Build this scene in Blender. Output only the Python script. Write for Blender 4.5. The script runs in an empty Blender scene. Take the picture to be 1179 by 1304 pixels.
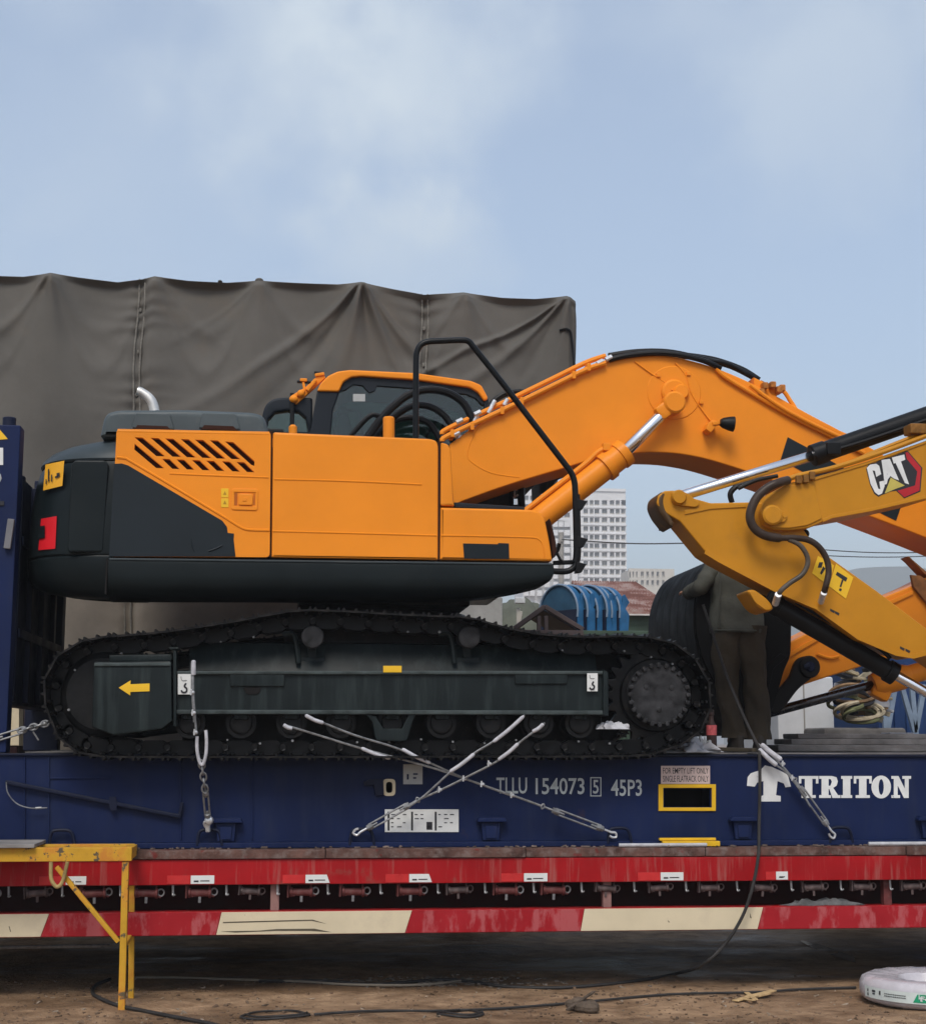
import bpy, bmesh, math, random
from mathutils import Vector, Matrix, noise
random.seed(7)
S = bpy.context.scene
COL = S.collection
V = Vector
R = math.radians

# ------------------------------------------------------------------ camera
F_PX, W_PX, H_PX = 1980.0, 1179.0, 1304.0
CAM = V((0.0, -10.5, 1.62))
YAW, PITCH, ROLL = math.atan(F_PX / 18000), math.atan((945 - 652) / F_PX), 0.0025
FWD = V((math.sin(YAW) * math.cos(PITCH), math.cos(YAW) * math.cos(PITCH), math.sin(PITCH)))
RGT0 = V((math.cos(YAW), -math.sin(YAW), 0))
UP0 = RGT0.cross(FWD)
RGT = RGT0 * math.cos(ROLL) + UP0 * math.sin(ROLL)
UPV = UP0 * math.cos(ROLL) - RGT0 * math.sin(ROLL)
cd = bpy.data.cameras.new('camera')
cd.sensor_fit = 'HORIZONTAL'; cd.sensor_width = 36.0; cd.lens = F_PX / W_PX * 36.0
cd.clip_start = 0.1; cd.clip_end = 6000
cam = bpy.data.objects.new('camera', cd); COL.objects.link(cam)
M = Matrix.Identity(4)
for i in range(3):
    M[i][0], M[i][1], M[i][2], M[i][3] = RGT[i], UPV[i], -FWD[i], CAM[i]
cam.matrix_world = M
S.camera = cam

# ------------------------------------------------------------------ sky, sun, exposure
SUN_EL, SUN_AZ = R(50), R(196)          # azimuth clockwise from +Y (behind and right of the camera = ~150..210)
w = bpy.data.worlds.new('World'); S.world = w; w.use_nodes = True
nt = w.node_tree; nt.nodes.clear()
def N(nt, t, **k):
    n = nt.nodes.new(t)
    for a, b in k.items():
        setattr(n, a, b)
    return n
def L(nt, a, b): nt.links.new(a, b)
out = N(nt, 'ShaderNodeOutputWorld'); bg = N(nt, 'ShaderNodeBackground')
sky = N(nt, 'ShaderNodeTexSky', sky_type='NISHITA', sun_disc=False)
sky.sun_elevation = SUN_EL; sky.sun_rotation = SUN_AZ
sky.air_density = 1.0; sky.dust_density = 2.0; sky.ozone_density = 1.5
tc = N(nt, 'ShaderNodeTexCoord')
mp = N(nt, 'ShaderNodeMapping'); mp.inputs['Scale'].default_value = (1.6, 1.6, 2.6)
mp.inputs['Location'].default_value = (0.35, 0.1, 0.42)
no = N(nt, 'ShaderNodeTexNoise'); no.inputs['Scale'].default_value = 2.3
no.inputs['Detail'].default_value = 5; no.inputs['Roughness'].default_value = 0.5; no.inputs['Distortion'].default_value = 0.25
cr = N(nt, 'ShaderNodeValToRGB')
cr.color_ramp.elements[0].position = 0.42; cr.color_ramp.elements[0].color = (0.30, 0.30, 0.30, 1)
cr.color_ramp.elements[1].position = 0.72; cr.color_ramp.elements[1].color = (0.58, 0.58, 0.58, 1)
cr.color_ramp.interpolation = 'EASE'
mx = N(nt, 'ShaderNodeMix', data_type='RGBA')
mx.inputs[7].default_value = (3.85, 4.35, 4.80, 1)
L(nt, tc.outputs['Generated'], mp.inputs['Vector']); L(nt, mp.outputs[0], no.inputs['Vector'])
L(nt, no.outputs['Fac'], cr.inputs[0])
fac = cr.outputs[0]
for cx, cy, rr, amt in ((530, 80, 3.6, .34), (420, 120, 4.6, .24), (330, 60, 4, .16), (500, 345, 2.2, .20), (1050, 150, 3.6, .20), (160, 260, 6, .12), (960, 30, 4, .10)):
    d = (FWD * F_PX + RGT * (cx - W_PX / 2) + UPV * (H_PX / 2 - cy)).normalized()
    dn = N(nt, 'ShaderNodeVectorMath', operation='DISTANCE'); dn.inputs[1].default_value = d
    # soft, noise-torn cloud patch in that direction of the sky
    n2 = N(nt, 'ShaderNodeTexNoise'); n2.inputs['Scale'].default_value = 9; n2.inputs['Detail'].default_value = 6; n2.inputs['Roughness'].default_value = .55
    L(nt, tc.outputs['Generated'], n2.inputs['Vector']); L(nt, tc.outputs['Generated'], dn.inputs[0])
    ad = N(nt, 'ShaderNodeMath', operation='MULTIPLY_ADD'); ad.inputs[1].default_value = -.22; L(nt, n2.outputs['Fac'], ad.inputs[0]); L(nt, dn.outputs['Value'], ad.inputs[2])
    mr = N(nt, 'ShaderNodeMapRange', interpolation_type='SMOOTHSTEP'); mr.inputs['From Min'].default_value = math.radians(rr) - .07; mr.inputs['From Max'].default_value = -.09
    mr.inputs['To Min'].default_value = 0; mr.inputs['To Max'].default_value = amt; L(nt, ad.outputs[0], mr.inputs['Value'])
    sm = N(nt, 'ShaderNodeMath', operation='ADD', use_clamp=True); L(nt, fac, sm.inputs[0]); L(nt, mr.outputs[0], sm.inputs[1]); fac = sm.outputs[0]
L(nt, fac, mx.inputs[0]); L(nt, sky.outputs[0], mx.inputs[6])
L(nt, mx.outputs[2], bg.inputs['Color']); bg.inputs['Strength'].default_value = 0.128
L(nt, bg.outputs[0], out.inputs['Surface'])
sd = bpy.data.lights.new('sun', 'SUN'); sd.energy = 1.5; sd.angle = R(22); sd.color = (1.0, 0.95, 0.88)
sun = bpy.data.objects.new('sun', sd); COL.objects.link(sun)
sdir = V((math.sin(SUN_AZ) * math.cos(SUN_EL), math.cos(SUN_AZ) * math.cos(SUN_EL), math.sin(SUN_EL)))
sun.location = sdir * 60
sun.rotation_euler = sdir.to_track_quat('Z', 'Y').to_euler()
S.view_settings.view_transform = 'Standard'; S.view_settings.look = 'None'
S.view_settings.exposure = 0.62; S.view_settings.gamma = 1.0
S.view_settings.use_curve_mapping = False

# ------------------------------------------------------------------ picture measuring helpers: a pixel of the photo on a real plane
def ray(px, py): return FWD * F_PX + RGT * (px - W_PX / 2) + UPV * (H_PX / 2 - py)
def P(px, py, y):
    d = ray(px, py); return CAM + d * ((y - CAM.y) / d.y)
def G(px, py, z=0.0):
    d = ray(px, py); return CAM + d * ((z - CAM.z) / d.z)
def PP(pts, y): return [P(a, b, y) for a, b in pts]
def XZ(pts, y): return [(p.x, p.z) for p in PP(pts, y)]
def lerp(a, b, t): return a + (b - a) * t
def rnd(pts, r, n=4):
    o = []; k = len(pts)
    for i in range(k):
        a, b, c = V(pts[i - 1][:2]), V(pts[i][:2]), V(pts[(i + 1) % k][:2])
        rr = r[i] if isinstance(r, (list, tuple)) else r
        d1, d2 = (a - b).length, (c - b).length
        q = min(rr, d1 * .48, d2 * .48)
        if q < 1e-5: o.append(tuple(b)); continue
        s, e = b + (a - b) / d1 * q, b + (c - b) / d2 * q
        for j in range(n + 1):
            t = j / n
            o.append(tuple(s * (1 - t) ** 2 + b * 2 * t * (1 - t) + e * t * t))
    return o
def spl(pts, n=8, closed=False):
    p = [V(q) for q in pts]; o = []; k = len(p)
    rng = range(k if closed else k - 1)
    for i in rng:
        if closed: a, b, c, d = p[i - 1], p[i], p[(i + 1) % k], p[(i + 2) % k]
        else: a, b, c, d = p[max(i - 1, 0)], p[i], p[i + 1], p[min(i + 2, k - 1)]
        for j in range(n):
            t = j / n
            o.append(((2 * b) + (c - a) * t + (2 * a - 5 * b + 4 * c - d) * t * t + (3 * b - a - 3 * c + d) * t ** 3) / 2)
    if not closed: o.append(p[-1])
    return o
def circ(cx, cz, r, n=28, a0=0.0, a1=2 * math.pi, end=False):
    m = n + (1 if end else 0)
    return [(cx + r * math.cos(a0 + (a1 - a0) * i / n), cz + r * math.sin(a0 + (a1 - a0) * i / n)) for i in range(m)]

YM = Matrix(((1, 0, 0), (0, 0, -1), (0, 1, 0)))       # plan (u,v,w) -> X, Z, -Y
def curve_mesh(outer, holes, half, bev, res=1):
    c = bpy.data.curves.new('t', 'CURVE'); c.dimensions = '2D'; c.fill_mode = 'BOTH'
    bev = min(bev, half * .98)
    c.extrude = max(half - bev, 0.0); c.bevel_depth = bev; c.bevel_resolution = res; c.offset = -bev
    for pts in [outer] + list(holes):
        s = c.splines.new('POLY'); s.points.add(len(pts) - 1); s.use_cyclic_u = True
        for q, u in zip(s.points, pts): q.co = (u[0], u[1], 0, 1)
    o = bpy.data.objects.new('t', c)
    me = bpy.data.meshes.new_from_object(o)
    bpy.data.objects.remove(o); bpy.data.curves.remove(c)
    vs = [v.co.copy() for v in me.vertices]; fs = [tuple(p.vertices) for p in me.polygons]
    bpy.data.meshes.remove(me)
    return vs, fs
def text_mesh(s, off=0.0):
    c = bpy.data.curves.new('t', 'FONT'); c.body = s; c.fill_mode = 'FRONT'; c.offset = off
    c.resolution_u = 3
    o = bpy.data.objects.new('t', c); me = bpy.data.meshes.new_from_object(o)
    bpy.data.objects.remove(o); bpy.data.curves.remove(c)
    vs = [v.co.copy() for v in me.vertices]; fs = [tuple(p.vertices) for p in me.polygons]
    bpy.data.meshes.remove(me)
    return vs, fs

class MB:
    def __init__(s): s.v = []; s.f = []
    def add(s, vs, fs):
        b = len(s.v); s.v += [V(q) for q in vs]; s.f += [tuple(i + b for i in f) for f in fs]; return s
    def prism(s, outer, y0, y1, holes=(), bev=0.008, res=1):
        vs, fs = curve_mesh(outer, holes, abs(y1 - y0) / 2, bev, res); m = (y0 + y1) / 2
        return s.add([V((q.x, m - q.z, q.y)) for q in vs], fs)
    def prism_m(s, outer, half, mat, holes=(), bev=0.005, res=1):
        vs, fs = curve_mesh(outer, holes, half, bev, res); return s.add([mat @ q for q in vs], fs)
    def pxp(s, pts, y0, y1, bev=0.008, r=0.0, holes=(), n=4, res=1):       # outline measured on its own near face
        o = XZ(pts, y0)
        if r: o = rnd(o, r, n)
        return s.prism(o, y0, y1, [XZ(h, y0) for h in holes], bev, res)
    def box(s, x0, x1, y0, y1, z0, z1, b=0.0):
        m = Matrix.Translation(((x0 + x1) / 2, (y0 + y1) / 2, (z0 + z1) / 2))
        return s.obox(m, abs(x1 - x0), abs(y1 - y0), abs(z1 - z0), b)
    def obox(s, m, sx, sy, sz, b=0.0):
        bm = bmesh.new(); bmesh.ops.create_cube(bm, size=1)
        for q in bm.verts: q.co = V((q.co.x * sx, q.co.y * sy, q.co.z * sz))
        b = min(b, min(sx, sy, sz) * .45)
        if b > 0: bmesh.ops.bevel(bm, geom=bm.edges[:], offset=b, segments=2, profile=.5, affect='EDGES')
        bm.verts.index_update()
        s.add([m @ q.co for q in bm.verts], [tuple(q.index for q in f.verts) for f in bm.faces]); bm.free(); return s
    def bar(s, p0, p1, wd, ht, b=0.0, up=V((0, 0, 1))):
        p0, p1 = V(p0), V(p1); x = (p1 - p0); l = x.length; x.normalize()
        y = up.cross(x)
        if y.length < 1e-3: y = V((0, 1, 0)).cross(x)
        y.normalize(); z = x.cross(y); c = (p0 + p1) / 2
        m = Matrix(((x.x, y.x, z.x, c.x), (x.y, y.y, z.y, c.y), (x.z, y.z, z.z, c.z), (0, 0, 0, 1)))
        return s.obox(m, l, wd, ht, b)
    def lathe(s, p0, p1, prof, n=24):
        p0, p1 = V(p0), V(p1); ax = p1 - p0; ln = ax.length; ax.normalize()
        a = ax.orthogonal().normalized(); c = ax.cross(a); rings = []
        for t, r in prof:
            rings.append([p0 + ax * (t * ln) + (a * math.cos(6.28318531 * i / n) + c * math.sin(6.28318531 * i / n)) * r for i in range(n)])
        return s.loft(rings, True)
    def cyl(s, p0, p1, r, n=24, ch=0.12):
        l = (V(p1) - V(p0)).length; c = min(r * ch, l * .3); e = c / l if l else 0
        return s.lathe(p0, p1, [(0, r - c), (e, r), (1 - e, r), (1, r - c)], n)
    def loft(s, rings, cap=True, closed=True):
        b = len(s.v); n = len(rings[0])
        for r in rings: s.v += [V(q) for q in r]
        for i in range(len(rings) - 1):
            for j in range(n if closed else n - 1):
                k = (j + 1) % n
                s.f.append((b + i * n + j, b + i * n + k, b + (i + 1) * n + k, b + (i + 1) * n + j))
        if cap and closed:
            s.f.append(tuple(b + j for j in reversed(range(n))))
            s.f.append(tuple(b + (len(rings) - 1) * n + j for j in range(n)))
        return s
    def tube(s, pts, r, n=8, smooth=6, closed=False):
        p = spl(pts, smooth, closed) if smooth and len(pts) > 2 else [V(q) for q in pts]
        k = len(p); rings = []; nrm = None
        for i in range(k):
            if closed: t = (p[(i + 1) % k] - p[i - 1])
            else: t = p[min(i + 1, k - 1)] - p[max(i - 1, 0)]
            if t.length < 1e-9: t = V((1, 0, 0))
            t.normalize()
            nrm = t.orthogonal().normalized() if nrm is None else (nrm - t * nrm.dot(t)).normalized()
            bn = t.cross(nrm); rr = r(i / max(k - 1, 1)) if callable(r) else r
            rings.append([p[i] + (nrm * math.cos(6.28318531 * j / n) + bn * math.sin(6.28318531 * j / n)) * rr for j in range(n)])
        if closed: rings.append(rings[0])
        return s.loft(rings, not closed)
    def ball(s, c, rx, ry=None, rz=None, n=12, m=8):
        ry = ry or rx; rz = rz or rx; c = V(c); rings = []
        for i in range(m + 1):
            a = math.pi * (i + .02) / (m + .04) - math.pi / 2
            rings.append([c + V((rx * math.cos(a) * math.cos(6.2832 * j / n), ry * math.cos(a) * math.sin(6.2832 * j / n), rz * math.sin(a))) for j in range(n)])
        return s.loft(rings, True)
    def text(s, t, rect, y, off=0.0, lift=0.0):
        x0, y0, x1, y1 = rect
        a, b = P(x0, y1, y), P(x1, y0, y)
        vs, fs = text_mesh(t, off)
        u0, u1 = min(q.x for q in vs), max(q.x for q in vs); v0, v1 = min(q.y for q in vs), max(q.y for q in vs)
        return s.add([V((lerp(a.x, b.x, (q.x - u0) / (u1 - u0)), y, lerp(a.z, b.z, (q.y - v0) / (v1 - v0)))) for q in vs], fs)
    def text_m(s, t, w_, h_, m, off=0.0):
        vs, fs = text_mesh(t, off)
        u0, u1 = min(q.x for q in vs), max(q.x for q in vs); v0, v1 = min(q.y for q in vs), max(q.y for q in vs)
        return s.add([m @ V(((q.x - u0) / (u1 - u0) * w_, (q.y - v0) / (v1 - v0) * h_, 0)) for q in vs], fs)

def wloc(o):
    p = V((0, 0, 0))
    while o: p += o.location; o = o.parent
    return p
SPLIT = {'stiffener', 'pipe_clamp', 'cab_pillar', 'cover_bolt', 'rear_hose', 'boom_hose', 'hydraulic_hose', 'hose_fitting', 'pipe_fitting', 'rail_bracket', 'boom_pipe',
         'stick_cylinder_pipe', 'lamp_cable', 'valve_block', 'wheel', 'strap', 'side_cutter', 'wall_rib', 'floor_band', 'shoe', 'pin_boss', 'tie_hook', 'bracket_piece', 'brand_letter', 'stamp',
         'handle_clip', 'pipe_holder', 'chassis_beam', 'bracket_clamp', 'leg', 'weld_seam', 'film_wrinkle', 'caution_sticker', 'frame_belly', 'roller_bracket', 'grab_handle', 'inner_frame', 'driver_seat', 'control_console', 'drum', 'post', 'stick_flange', 'boom_doubler', 'eye', 'ratchet_ring', 'print'}
def islands(mb):
    p = list(range(len(mb.v)))
    def fd(a):
        while p[a] != a: p[a] = p[p[a]]; a = p[a]
        return a
    for f in mb.f:
        r = fd(f[0])
        for q in f[1:]: p[fd(q)] = r
    gs = {}
    for f in mb.f: gs.setdefault(fd(f[0]), []).append(f)
    o = []
    for fs in gs.values():
        ids = sorted({i for f in fs for i in f}); mp = {i: k for k, i in enumerate(ids)}; m = MB()
        m.v = [mb.v[i] for i in ids]; m.f = [tuple(mp[i] for i in f) for f in fs]; o.append(m)
    return o
def obj(name, mb, mat, parent=None, smooth=32, loc=None, local=False, kind=None, label=None):
    if name in SPLIT:
        ms = islands(mb)
        if len(ms) > 1:
            os_ = [obj1(name, m, mat, parent, smooth, loc, local, kind, label) for m in ms]; return os_[0]
    return obj1(name, mb, mat, parent, smooth, loc, local, kind, label)
def obj1(name, mb, mat, parent=None, smooth=32, loc=None, local=False, kind=None, label=None):
    off = V((0, 0, 0)) if local else (V(loc) if loc is not None and parent is None else (wloc(parent) if parent else V((0, 0, 0))))
    me = bpy.data.meshes.new(name)
    me.from_pydata([tuple(q - off) for q in mb.v], [], mb.f); me.validate()
    bm = bmesh.new(); bm.from_mesh(me)
    bmesh.ops.remove_doubles(bm, verts=bm.verts[:], dist=1e-5)
    bmesh.ops.recalc_face_normals(bm, faces=bm.faces[:]); bm.to_mesh(me); bm.free()
    if smooth:
        me.polygons.foreach_set('use_smooth', [True] * len(me.polygons))
        me.set_sharp_from_angle(angle=R(smooth))
    me.materials.append(mat); me.update(); wn = 0 < smooth <= 50 and len(me.polygons) < 20000
    o = bpy.data.objects.new(name, me); COL.objects.link(o)
    if wn: mo = o.modifiers.new('weighted', 'WEIGHTED_NORMAL'); mo.keep_sharp = True
    if parent: o.parent = parent
    if loc is not None: o.location = V(loc)
    if kind: o['kind'] = kind
    if label: o['label'] = label
    return o
def tag(o, label, cat, group=None, kind=None):
    o['label'] = label
    if cat: o['category'] = cat
    if group: o['group'] = group
    if kind: o['kind'] = kind
    return o
def thing(name, label, cat, loc, group=None):
    o = bpy.data.objects.new(name, None); COL.objects.link(o); o.location = V(loc); o.empty_display_size = .1
    return tag(o, label, cat, group)
def dup(src, loc=None, rot=None, parent=None):
    c = src.copy(); COL.objects.link(c)
    if parent is not None: c.parent = parent
    if loc is not None: c.location = V(loc)
    if rot is not None: c.rotation_euler = rot
    for ch in list(src.children): dup(ch, parent=c)
    return c

# ------------------------------------------------------------------ materials
def mat(name, base, rough=.5, metal=0.0, var=.12, scale=4.0, bump=0.0, bscale=40.0, dirt=None, dpos=(.55, .75), dscale=2.0,
        stretch=(1, 1, 1), coat=0.0, rvar=.12, spec=.20, wear=None, wpos=(.66, .70), wscale=14.0):
    m = bpy.data.materials.new(name); m.use_nodes = True
    t = m.node_tree; b = t.nodes['Principled BSDF']
    co = N(t, 'ShaderNodeTexCoord')
    n1 = N(t, 'ShaderNodeTexNoise'); n1.inputs['Scale'].default_value = scale; n1.inputs['Detail'].default_value = 6
    n1.inputs['Roughness'].default_value = .6
    L(t, co.outputs['Object'], n1.inputs['Vector'])
    r1 = N(t, 'ShaderNodeValToRGB')
    lo = [max(c * (1 - var * 1.6), 0) for c in base]; hi = [min(c * (1 + var * 1.2), 1) for c in base]
    r1.color_ramp.elements[0].position = .3; r1.color_ramp.elements[0].color = (*lo, 1)
    r1.color_ramp.elements[1].position = .7; r1.color_ramp.elements[1].color = (*hi, 1)
    L(t, n1.outputs['Fac'], r1.inputs[0]); col = r1.outputs[0]
    def layer(col, c, pos, sc, amt=1.0, st=stretch):
        mpn = N(t, 'ShaderNodeMapping'); mpn.inputs['Scale'].default_value = st
        L(t, co.outputs['Object'], mpn.inputs['Vector'])
        n2 = N(t, 'ShaderNodeTexNoise'); n2.inputs['Scale'].default_value = sc; n2.inputs['Detail'].default_value = 8
        n2.inputs['Roughness'].default_value = .65
        L(t, mpn.outputs[0], n2.inputs['Vector'])
        r2 = N(t, 'ShaderNodeValToRGB'); r2.color_ramp.elements[0].position = pos[0]; r2.color_ramp.elements[1].position = pos[1]
        r2.color_ramp.elements[1].color = (amt, amt, amt, 1)
        L(t, n2.outputs['Fac'], r2.inputs[0])
        mm = N(t, 'ShaderNodeMix', data_type='RGBA'); mm.inputs[7].default_value = (*c[:3], 1)
        L(t, r2.outputs[0], mm.inputs[0]); L(t, col, mm.inputs[6])
        return mm.outputs[2]
    if dirt: col = layer(col, dirt, dpos, dscale, dirt[3] if len(dirt) > 3 else .7)
    if wear: col = layer(col, wear, wpos, wscale, wear[3] if len(wear) > 3 else 1.0, (1, 1, 1))
    L(t, col, b.inputs['Base Color'])
    n3 = N(t, 'ShaderNodeMapRange'); n3.inputs['To Min'].default_value = max(rough - rvar, .02); n3.inputs['To Max'].default_value = min(rough + rvar, 1)
    n3.inputs['From Min'].default_value = .3; n3.inputs['From Max'].default_value = .7
    L(t, n1.outputs['Fac'], n3.inputs['Value']); L(t, n3.outputs[0], b.inputs['Roughness'])
    b.inputs['Metallic'].default_value = metal; b.inputs['Specular IOR Level'].default_value = spec
    b.inputs['Coat Weight'].default_value = coat; b.inputs['Coat Roughness'].default_value = .12
    if bump:
        n4 = N(t, 'ShaderNodeTexNoise'); n4.inputs['Scale'].default_value = bscale; n4.inputs['Detail'].default_value = 6
        L(t, co.outputs['Object'], n4.inputs['Vector'])
        bp = N(t, 'ShaderNodeBump'); bp.inputs['Strength'].default_value = bump; bp.inputs['Distance'].default_value = .02
        L(t, n4.outputs['Fac'], bp.inputs['Height']); L(t, bp.outputs[0], b.inputs['Normal'])
    return m
DUST = (.24, .19, .14)
ORANGE = mat('orange paint', (.82, .262, .016), .45, var=.06, scale=1.2, coat=.04, spec=.14, dirt=(.60, .22, .03, .35), dpos=(.52, .85), dscale=1.6, bump=.03, bscale=9)
YELLOW = mat('ochre yellow paint', (.50, .215, .013), .45, var=.08, scale=2.0, coat=.05, spec=.14, dirt=(.20, .10, .03, .5), dpos=(.56, .85), dscale=2.2, bump=.03, bscale=12)
BROWNISH = mat('mottled brown boss', (.075, .045, .022), .5, var=.3, dirt=(.33, .14, .015, .8), dscale=5)  # dark brown with ochre patches, for the stick nose
HOODM = mat('light slate hood', (.070, .088, .095), .45, var=.12, scale=2.5, dirt=(.13, .14, .135, .5), dscale=4)
CANVAS_LIT = mat('lightened brown canvas', (.20, .175, .145), .9, var=.2, scale=1.4, bump=.1, bscale=14, dirt=(.28, .25, .21, .7), dscale=2.5)  # brown is a guess; lightened to offset the machine's shadow on the lower sheet
CHARCOAL = mat('charcoal paint', (.0070, .0115, .0130), .45, var=.12, scale=1.5, spec=.15, dirt=(.022, .027, .027, .4), dpos=(.50, .85), dscale=2.2, bump=.04, bscale=10)
SLATE = mat('slate grey plastic', (.038, .050, .056), .45, var=.10, scale=1.5, dirt=(.08, .085, .08, .4), dscale=3)
FILM = mat('dark masking film', (.010, .0155, .020), .5, var=.15, scale=1.2, bump=.15, bscale=5)
FRAMEG = mat('track frame paint', (.0070, .0120, .0130), .45, var=.2, scale=3, dirt=(.030, .042, .042, .7), dpos=(.50, .72), dscale=3.0, stretch=(5, 5, .4))
FRAMEE = mat('frame edge highlight', (.050, .064, .064), .5, var=.3, scale=9, dirt=(.012, .018, .018, .8), dscale=6)  # flange colour lightened to give the highlights of edges lit from above
STEELW = mat('worn grouser steel', (.085, .080, .074), .5, metal=.2, var=.4, scale=14, dirt=(.008, .008, .008, .9), dpos=(.45, .6), dscale=11)
ROLLD = mat('oily roller iron', (.0085, .0088, .0095), .5, metal=.1, var=.4, scale=16, dirt=(.03, .025, .02, .6), dscale=12)
BKT = mat('black bucket paint', (.0042, .0042, .0046), .62, var=.25, scale=5, spec=.12, dirt=(.014, .013, .012, .6), dscale=5)
DROD = mat('dark oiled rod', (.10, .10, .105), .25, metal=1.0, var=.2, scale=6)
STEELB = mat('black track steel', (.0035, .0035, .004), .42, metal=.1, var=.3, scale=9, dirt=(.030, .025, .021, .7), dpos=(.50, .72), dscale=7, wear=(.10, .098, .095, .8), wpos=(.64, .72), wscale=24)
ROLLER = mat('roller iron', (.028, .028, .030), .55, metal=.1, var=.5, scale=16)
BLACK = mat('black rubber', (.0045, .0045, .005), .45, var=.2, scale=6, dirt=(.014, .013, .012, .4), dscale=6)
RAILB = mat('black powder coat', (.004, .005, .006), .35, var=.1)
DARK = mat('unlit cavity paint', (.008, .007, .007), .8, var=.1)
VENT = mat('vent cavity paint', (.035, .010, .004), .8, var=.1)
CHROME = mat('chrome rod', (.75, .76, .78), .16, metal=1.0, var=.04, rvar=.05)
STEEL = mat('galvanised steel', (.27, .275, .28), .5, metal=.6, var=.25, scale=30)
BRIGHT = mat('bright clip steel', (.66, .67, .68), .35, metal=.6, var=.12, scale=40)
PIPE = mat('silver exhaust', (.62, .61, .58), .38, metal=.6, var=.12, scale=8)
WHITEP = mat('white plastic sleeve', (.50, .50, .53), .5, var=.15, scale=20, dirt=(.22, .21, .20, .7), dscale=14)
RAG = mat('white plastic scrap', (.44, .44, .46), .5, var=.12, scale=16, bump=.2, bscale=30)
NAVY = mat('navy container paint', (.0068, .0150, .060), .52, var=.18, scale=1.5, dirt=(.022, .030, .060, .5), dpos=(.48, .80), dscale=3.0, stretch=(4, 4, .7), wear=(.05, .03, .025, .4), wpos=(.66, .74), wscale=7, bump=.05, bscale=4, spec=.14)
NAVYD = mat('navy fittings paint', (.006, .0095, .028), .5, var=.2, scale=5, dirt=(.022, .027, .04, .5), dscale=8)
LETTER = mat('white lettering', (.70, .71, .70), .5, var=.08, scale=8, wear=(.2, .22, .3, .6), wpos=(.66, .72), wscale=22)
LETTERG = mat('grey lettering', (.46, .50, .50), .55, var=.1, scale=8)
PAPER = mat('white sticker', (.68, .69, .67), .5, var=.05, scale=6, dirt=(.4, .4, .38, .5), dscale=6)
PAPERG = mat('greyed sticker', (.42, .43, .42), .55, var=.1, scale=9)
PINK = mat('pinkish sign plate', (.60, .47, .43), .55, var=.06, scale=8, dirt=(.35, .28, .26, .5), dscale=12)
INK = mat('dark print', (.03, .03, .035), .6, var=.1)
RED = mat('red rail paint', (.33, .006, .009), .45, var=.16, scale=2, dirt=(.34, .11, .095, .75), dpos=(.52, .70), dscale=6.0, stretch=(4.5, 4.5, .30), wear=(.15, .095, .07, .85), wpos=(.60, .72), wscale=2.2, bump=.05, bscale=8)
REDD = mat('dark red chassis paint', (.022, .003, .004), .7, var=.3, scale=4, dirt=(.012, .008, .007, .8), dscale=5)
GREYW = mat('winch grey grime', (.085, .062, .060), .65, var=.35, scale=16, dirt=(.16, .12, .11, .9), dscale=14)
REDW = mat('winch red paint', (.12, .034, .032), .6, var=.3, scale=16, dirt=(.13, .085, .075, .9), dscale=18)
STRIPER = mat('red reflective panel', (.33, .012, .018), .40, var=.10, scale=3, dirt=(.42, .10, .105, .8), dpos=(.50, .58), dscale=3.6, stretch=(2.2, 2.2, .8))
STRIPEW = mat('cream reflective panel', (.64, .55, .38), .45, var=.06, scale=3, dirt=(.40, .33, .24, .6), dpos=(.55, .75), dscale=3.0, wear=(.05, .045, .04, .9), wpos=(.71, .74), wscale=7)
STICKR = mat('red reflector tape', (.50, .03, .03), .35, var=.1, scale=10)
WOODD = mat('dirty deck timber', (.115, .062, .050), .85, var=.35, scale=7, bump=.5, bscale=30, dirt=(.19, .145, .13, .85), dpos=(.48, .66), dscale=11, wear=(.16, .02, .018, .7), wpos=(.60, .66), wscale=8)
PLANK = mat('weathered plank', (.22, .205, .195), .85, var=.30, scale=3, bump=.35, bscale=22, dirt=(.12, .095, .085, .7), dscale=3.5, stretch=(.6, 6, 6))
YSTAND = mat('chipped yellow paint', (.60, .33, .03), .5, var=.15, scale=5, dirt=(.50, .17, .03, .8), dpos=(.47, .60), dscale=5, wear=(.11, .085, .05, 1), wpos=(.60, .63), wscale=12)
YBRIGHT = mat('bright yellow paint', (.70, .42, .02), .45, var=.08, scale=8, wear=(.15, .1, .05, .8), wpos=(.68, .72))
STICKY = mat('yellow warning sticker', (.80, .48, .03), .45, var=.05)
STICKO = mat('amber sticker', (.80, .40, .03), .45, var=.05)
DRED = mat('bright red decal', (.62, .012, .02), .4, var=.05)
CREDL = mat('crimson decal', (.42, .022, .03), .4, var=.08)
TARP = mat('grey tarpaulin', (.112, .105, .094), .88, var=.14, scale=1.1, bump=.06, bscale=22, dirt=(.14, .115, .088, .6), dpos=(.52, .72), dscale=1.3, wear=(.11, .105, .10, .4), wpos=(.64, .74), wscale=4)
ROPE = mat('grey rope', (.17, .16, .14), .85, var=.2, scale=40)
OLIVE = mat('olive work jacket', (.072, .074, .062), .85, var=.2, scale=6, bump=.5, bscale=13)
TROUSER = mat('dark olive trousers', (.052, .041, .028), .88, var=.2, scale=5, bump=.5, bscale=13, dirt=(.09, .07, .05, .5), dscale=6)
SKIN = mat('skin', (.36, .20, .13), .55, var=.06)
HAIR = mat('black hair', (.012, .011, .010), .6, var=.2)
SHOE = mat('dusty shoe', (.045, .038, .032), .8, var=.3, scale=12)
MUD = None
BUCKETBLUE = mat('faded blue paint', (.026, .125, .27), .55, var=.2, scale=5, dirt=(.07, .13, .2, .6), dscale=6)
BUCKETSH = mat('bluish grey shell paint', (.020, .070, .125), .55, var=.2, scale=4, dirt=(.10, .13, .14, .6), dscale=5)
GREENC = mat('faded green container paint', (.055, .085, .060), .7, var=.2, scale=3)
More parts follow.
